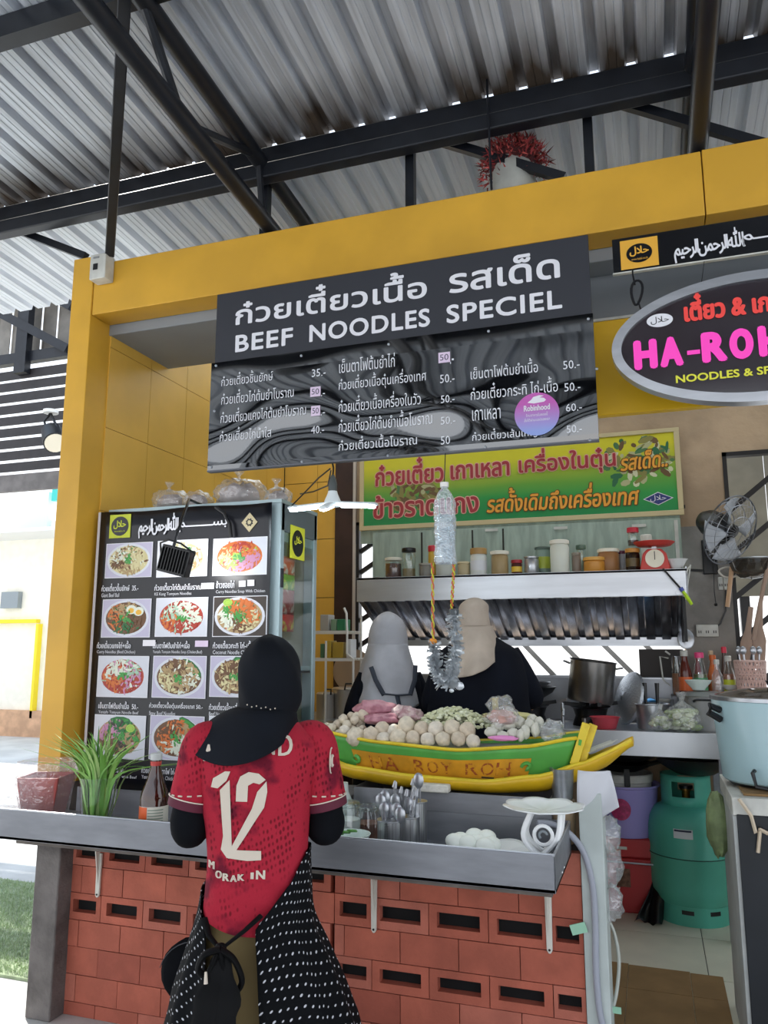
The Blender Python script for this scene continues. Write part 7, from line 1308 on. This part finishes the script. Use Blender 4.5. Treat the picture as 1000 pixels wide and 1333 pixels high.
for i, (x, y, z) in enumerate(((600, 1092, 0), (622, 1096, 0), (640, 1098, 0), (610, 1100, 0), (632, 1104, 0), (618, 1088, 1), (592, 1098, 0), (634, 1090, 1))):
    c = at(x, y, 2.57 + (1104 - y) * .004); solo('boiled_egg', MB().blob((c.x, c.y, TZ + .066 + z * .012), .026, 0, seg=18, sc=(1.2, .95, .9)), cm('fbfff6', .35), 'peeled white boiled egg on the lower scalloped tray', 'egg', 'boiled eggs on the tray')
# stacked cups and papers right of the tray
c = at(732, 1040, 2.99); solo('steel_cup', MB().lathe([(.03, 0), (.034, .004), (.042, .1), (.044, .105), (.04, .10), (.03, .01)], at(733, 1040, 2.93).x, 2.93, .945, 24), ST, 'upside stainless cup under the boat prow', 'cup'); solo('brown_tub', MB().lathe([(.036, .0), (.042, .05), (.044, .155), (0, .155)], at(733, 1060, 2.93).x, 2.93, .789, 24), cm('b39a7c'), 'tan tub under the stainless cup', 'tub')
a = at(752, 1012, 2.80)
solo('white_paper', MB().grid(lambda u_, v: (lerp(-.262, -.155, u_) + .03 * v * (u_ - .2), 2.838 - .02 * sin(v * 3 + u_ * 4), lerp(1.06, .90 + .05 * abs(2 * u_ - 1), v)), 12, 12), cm('d3d4da', .7), 'crumpled white paper draped over the pale end board', 'paper', sol=.0015)
for i, (z, r) in enumerate(((.84, .045), (.73, .048), (.62, .042))): solo('hanging_bag', MB().blob((-.172 + .0, 2.90 + .03 * (i % 2) + .03, z), r, .5, 3, 16, sc=(.8, .8, 1.3), seed=i), BAG, ('topmost', 'middle', 'lowest')[i] + ' of three clear bags tucked behind the pale end board', 'bag', ang=180)
# hose
GRH = mat('grey_hose', 'a4a8b4', .35)
P2 = [at(x, y, Y_) for x, y, Y_ in ((700, 1072, 2.80), (718, 1073, 2.82), (742, 1086, 2.83), (760, 1110, 2.832), (771, 1150, 2.832), (775, 1200, 2.832), (776, 1260, 2.832), (780, 1310, 2.83), (786, 1340, 2.83))]
N = 50; ring = [tuple(p) for p in P2]; solo('grey_hose', MB().tube([Vector(sample(ring, i / N)) for i in range(N + 1)], .011, 10), GRH, 'grey hose arching from behind the tray down the pale end board', 'hose')
P3 = [at(x, y, Y_) for x, y, Y_ in ((788, 1190, 3.02), (800, 1215, 3.02), (806, 1250, 3.0), (803, 1290, 2.97), (796, 1320, 2.93))]; ring = [tuple(p) for p in P3]; solo('thin_white_hose', MB().tube([Vector(sample(ring, i / 24)) for i in range(25)], .006, 8), cm('b9bcb4', .4), 'thin pale hose curving over the tiles beside the end board', 'hose')
MNT = cm('9fd0b4', .6); c = at(757, 1208, 2.83); solo('green_tape', MB().box(c.x - .03, c.x + .022, 2.828, 2.832, c.z - .018, c.z + .014), MNT, 'pale green tape tag on the end board', 'tape', smooth=False).rotation_euler = (0, radians(-18), 0)
c = at(800, 1315, 2.93); solo('green_tape', MB().box(c.x - .02, c.x + .022, 2.93, 2.934, c.z - .01, c.z + .01), MNT, 'pale green tape around the thin hose near the floor', 'tape', smooth=False)
# ---------------------------------------------------------------- rack and pots at the far left of the kitchen
rk2 = thing('wire_rack', 'white wire rack with two shelves of cartons by the brown post', 'rack', (-1.75, 4.05, CZ)); WW = mat('white_wire', 'e9e7e2', .4)
ra, rb2 = at(412, 822, 4.1), at(452, 822, 4.1); rc2 = at(460, 858, 4.1)
for z, x1_ in ((ra.z, rb2.x), (rc2.z, rc2.x)):
    for k in range(6): part('shelf_wire', MB().tube([(ra.x - .1, 4.1 + k * .045, z), (x1_, 4.1 + k * .045, z)], .004, 6), WW, rk2)
    for y in (4.1, 4.325): part('shelf_rail', MB().box(ra.x - .1, x1_, y - .006, y + .006, z - .012, z + .004), WW, rk2)
part('front_leg', MB().tube([(rb2.x - .02, 4.1, ra.z + .13), (rb2.x - .005, 4.1, ra.z + .10), (rb2.x, 4.1, ra.z), (rb2.x, 4.1, rc2.z + .03), (rc2.x, 4.1, rc2.z + .0), (rc2.x, 4.1, CZ)], .007, 8), WW, rk2); part('front_leg', MB().tube([(ra.x + .06, 4.1, rc2.z + .1), (ra.x + .06, 4.1, CZ)], .007, 8), WW, rk2); part('back_leg', MB().tube([(rb2.x, 4.325, ra.z + .1), (rb2.x, 4.325, CZ)], .007, 8), WW, rk2)
for i, (x0, x1, yt, z, col, lab) in enumerate(((416, 427, 800, ra.z, 'a8a49c', 'grey tin on the upper rack shelf, left one'), (430, 437, 806, ra.z, '7d9a80', 'green white carton on the upper rack shelf, middle one'), (438, 448, 806, ra.z, '2f7a52', 'dark green carton on the upper rack shelf, right one'), (416, 421, 838, rc2.z, '4f7a5c', 'green packet on the lower rack shelf, leftmost'), (424, 430, 834, rc2.z, 'c9a83c', 'bottle with brown cap on the lower rack shelf'), (432, 446, 836, rc2.z, 'b99a3c', 'dark printed yellow carton on the lower rack shelf'), (450, 456, 832, rc2.z, 'dcdcdc', 'white carton at the right end of the lower rack shelf'))):
    a, b = at(x0, yt, 4.12), at(x1, yt, 4.12); solo('carton', MB().box(a.x, b.x, 4.13, 4.22, z + .005, a.z), cm(col, .5), lab, 'carton', bev=.003)
c = at(460, 868, 4.5); lidp = solo('round_tray', MB().lathe([(0, 0), (.11, .0), (.125, .012), (.128, .012)], n=40), mat('tan_steel', 'b5a394', .35, .5), 'large round dull lid leaning on the wall behind the rack', 'lid'); lidp.matrix_world = Matrix.Translation((c.x - .02, 4.55, CZ + .275)) @ Matrix.Rotation(radians(80), 4, 'X'); lidp.scale = (1, 1, 1)
for i, (x0, x1, yt, lab) in enumerate(((413, 434, 900, 'small pale steel pot at the left edge of the cooking counter'), (434, 466, 893, 'wide steel pot with lid below the wire rack'))):
    a, b = at(x0, yt, 4.36 + .1 * i), at(x1, yt, 4.36 + .1 * i); r = (b.x - a.x) / 2; t = thing('steel_pot', lab, 'pot', ((a.x + b.x) / 2, 4.36 + .1 * i, CZ), local=True); h = a.z - CZ
    part('body', MB().lathe([(0, 0), (r, .0), (r, h * .9), (r * 1.05, h * .92), (r * .9, h * .97), (0, h)], n=28), mat('warm_steel', 'c0bab2', .3, .6), t)
    part('handle', MB().tube([(r * .9, -r * .5, h * .9), (r * 1.0, -r * .7, h * 1.1), (r * .4, -r * .95, h * 1.1), (r * .3, -r * .95, h * .9)], .006, 6), BLKP, t)
c = at(482, 880, 4.45); t = thing('stockpot', 'steel stockpot on the counter between the two cooks', 'pot', (at(555, 905, 4.45).x, 4.45, CZ), local=True); part('body', MB().lathe(pot_prof(.10, .17), n=28), ST, t)
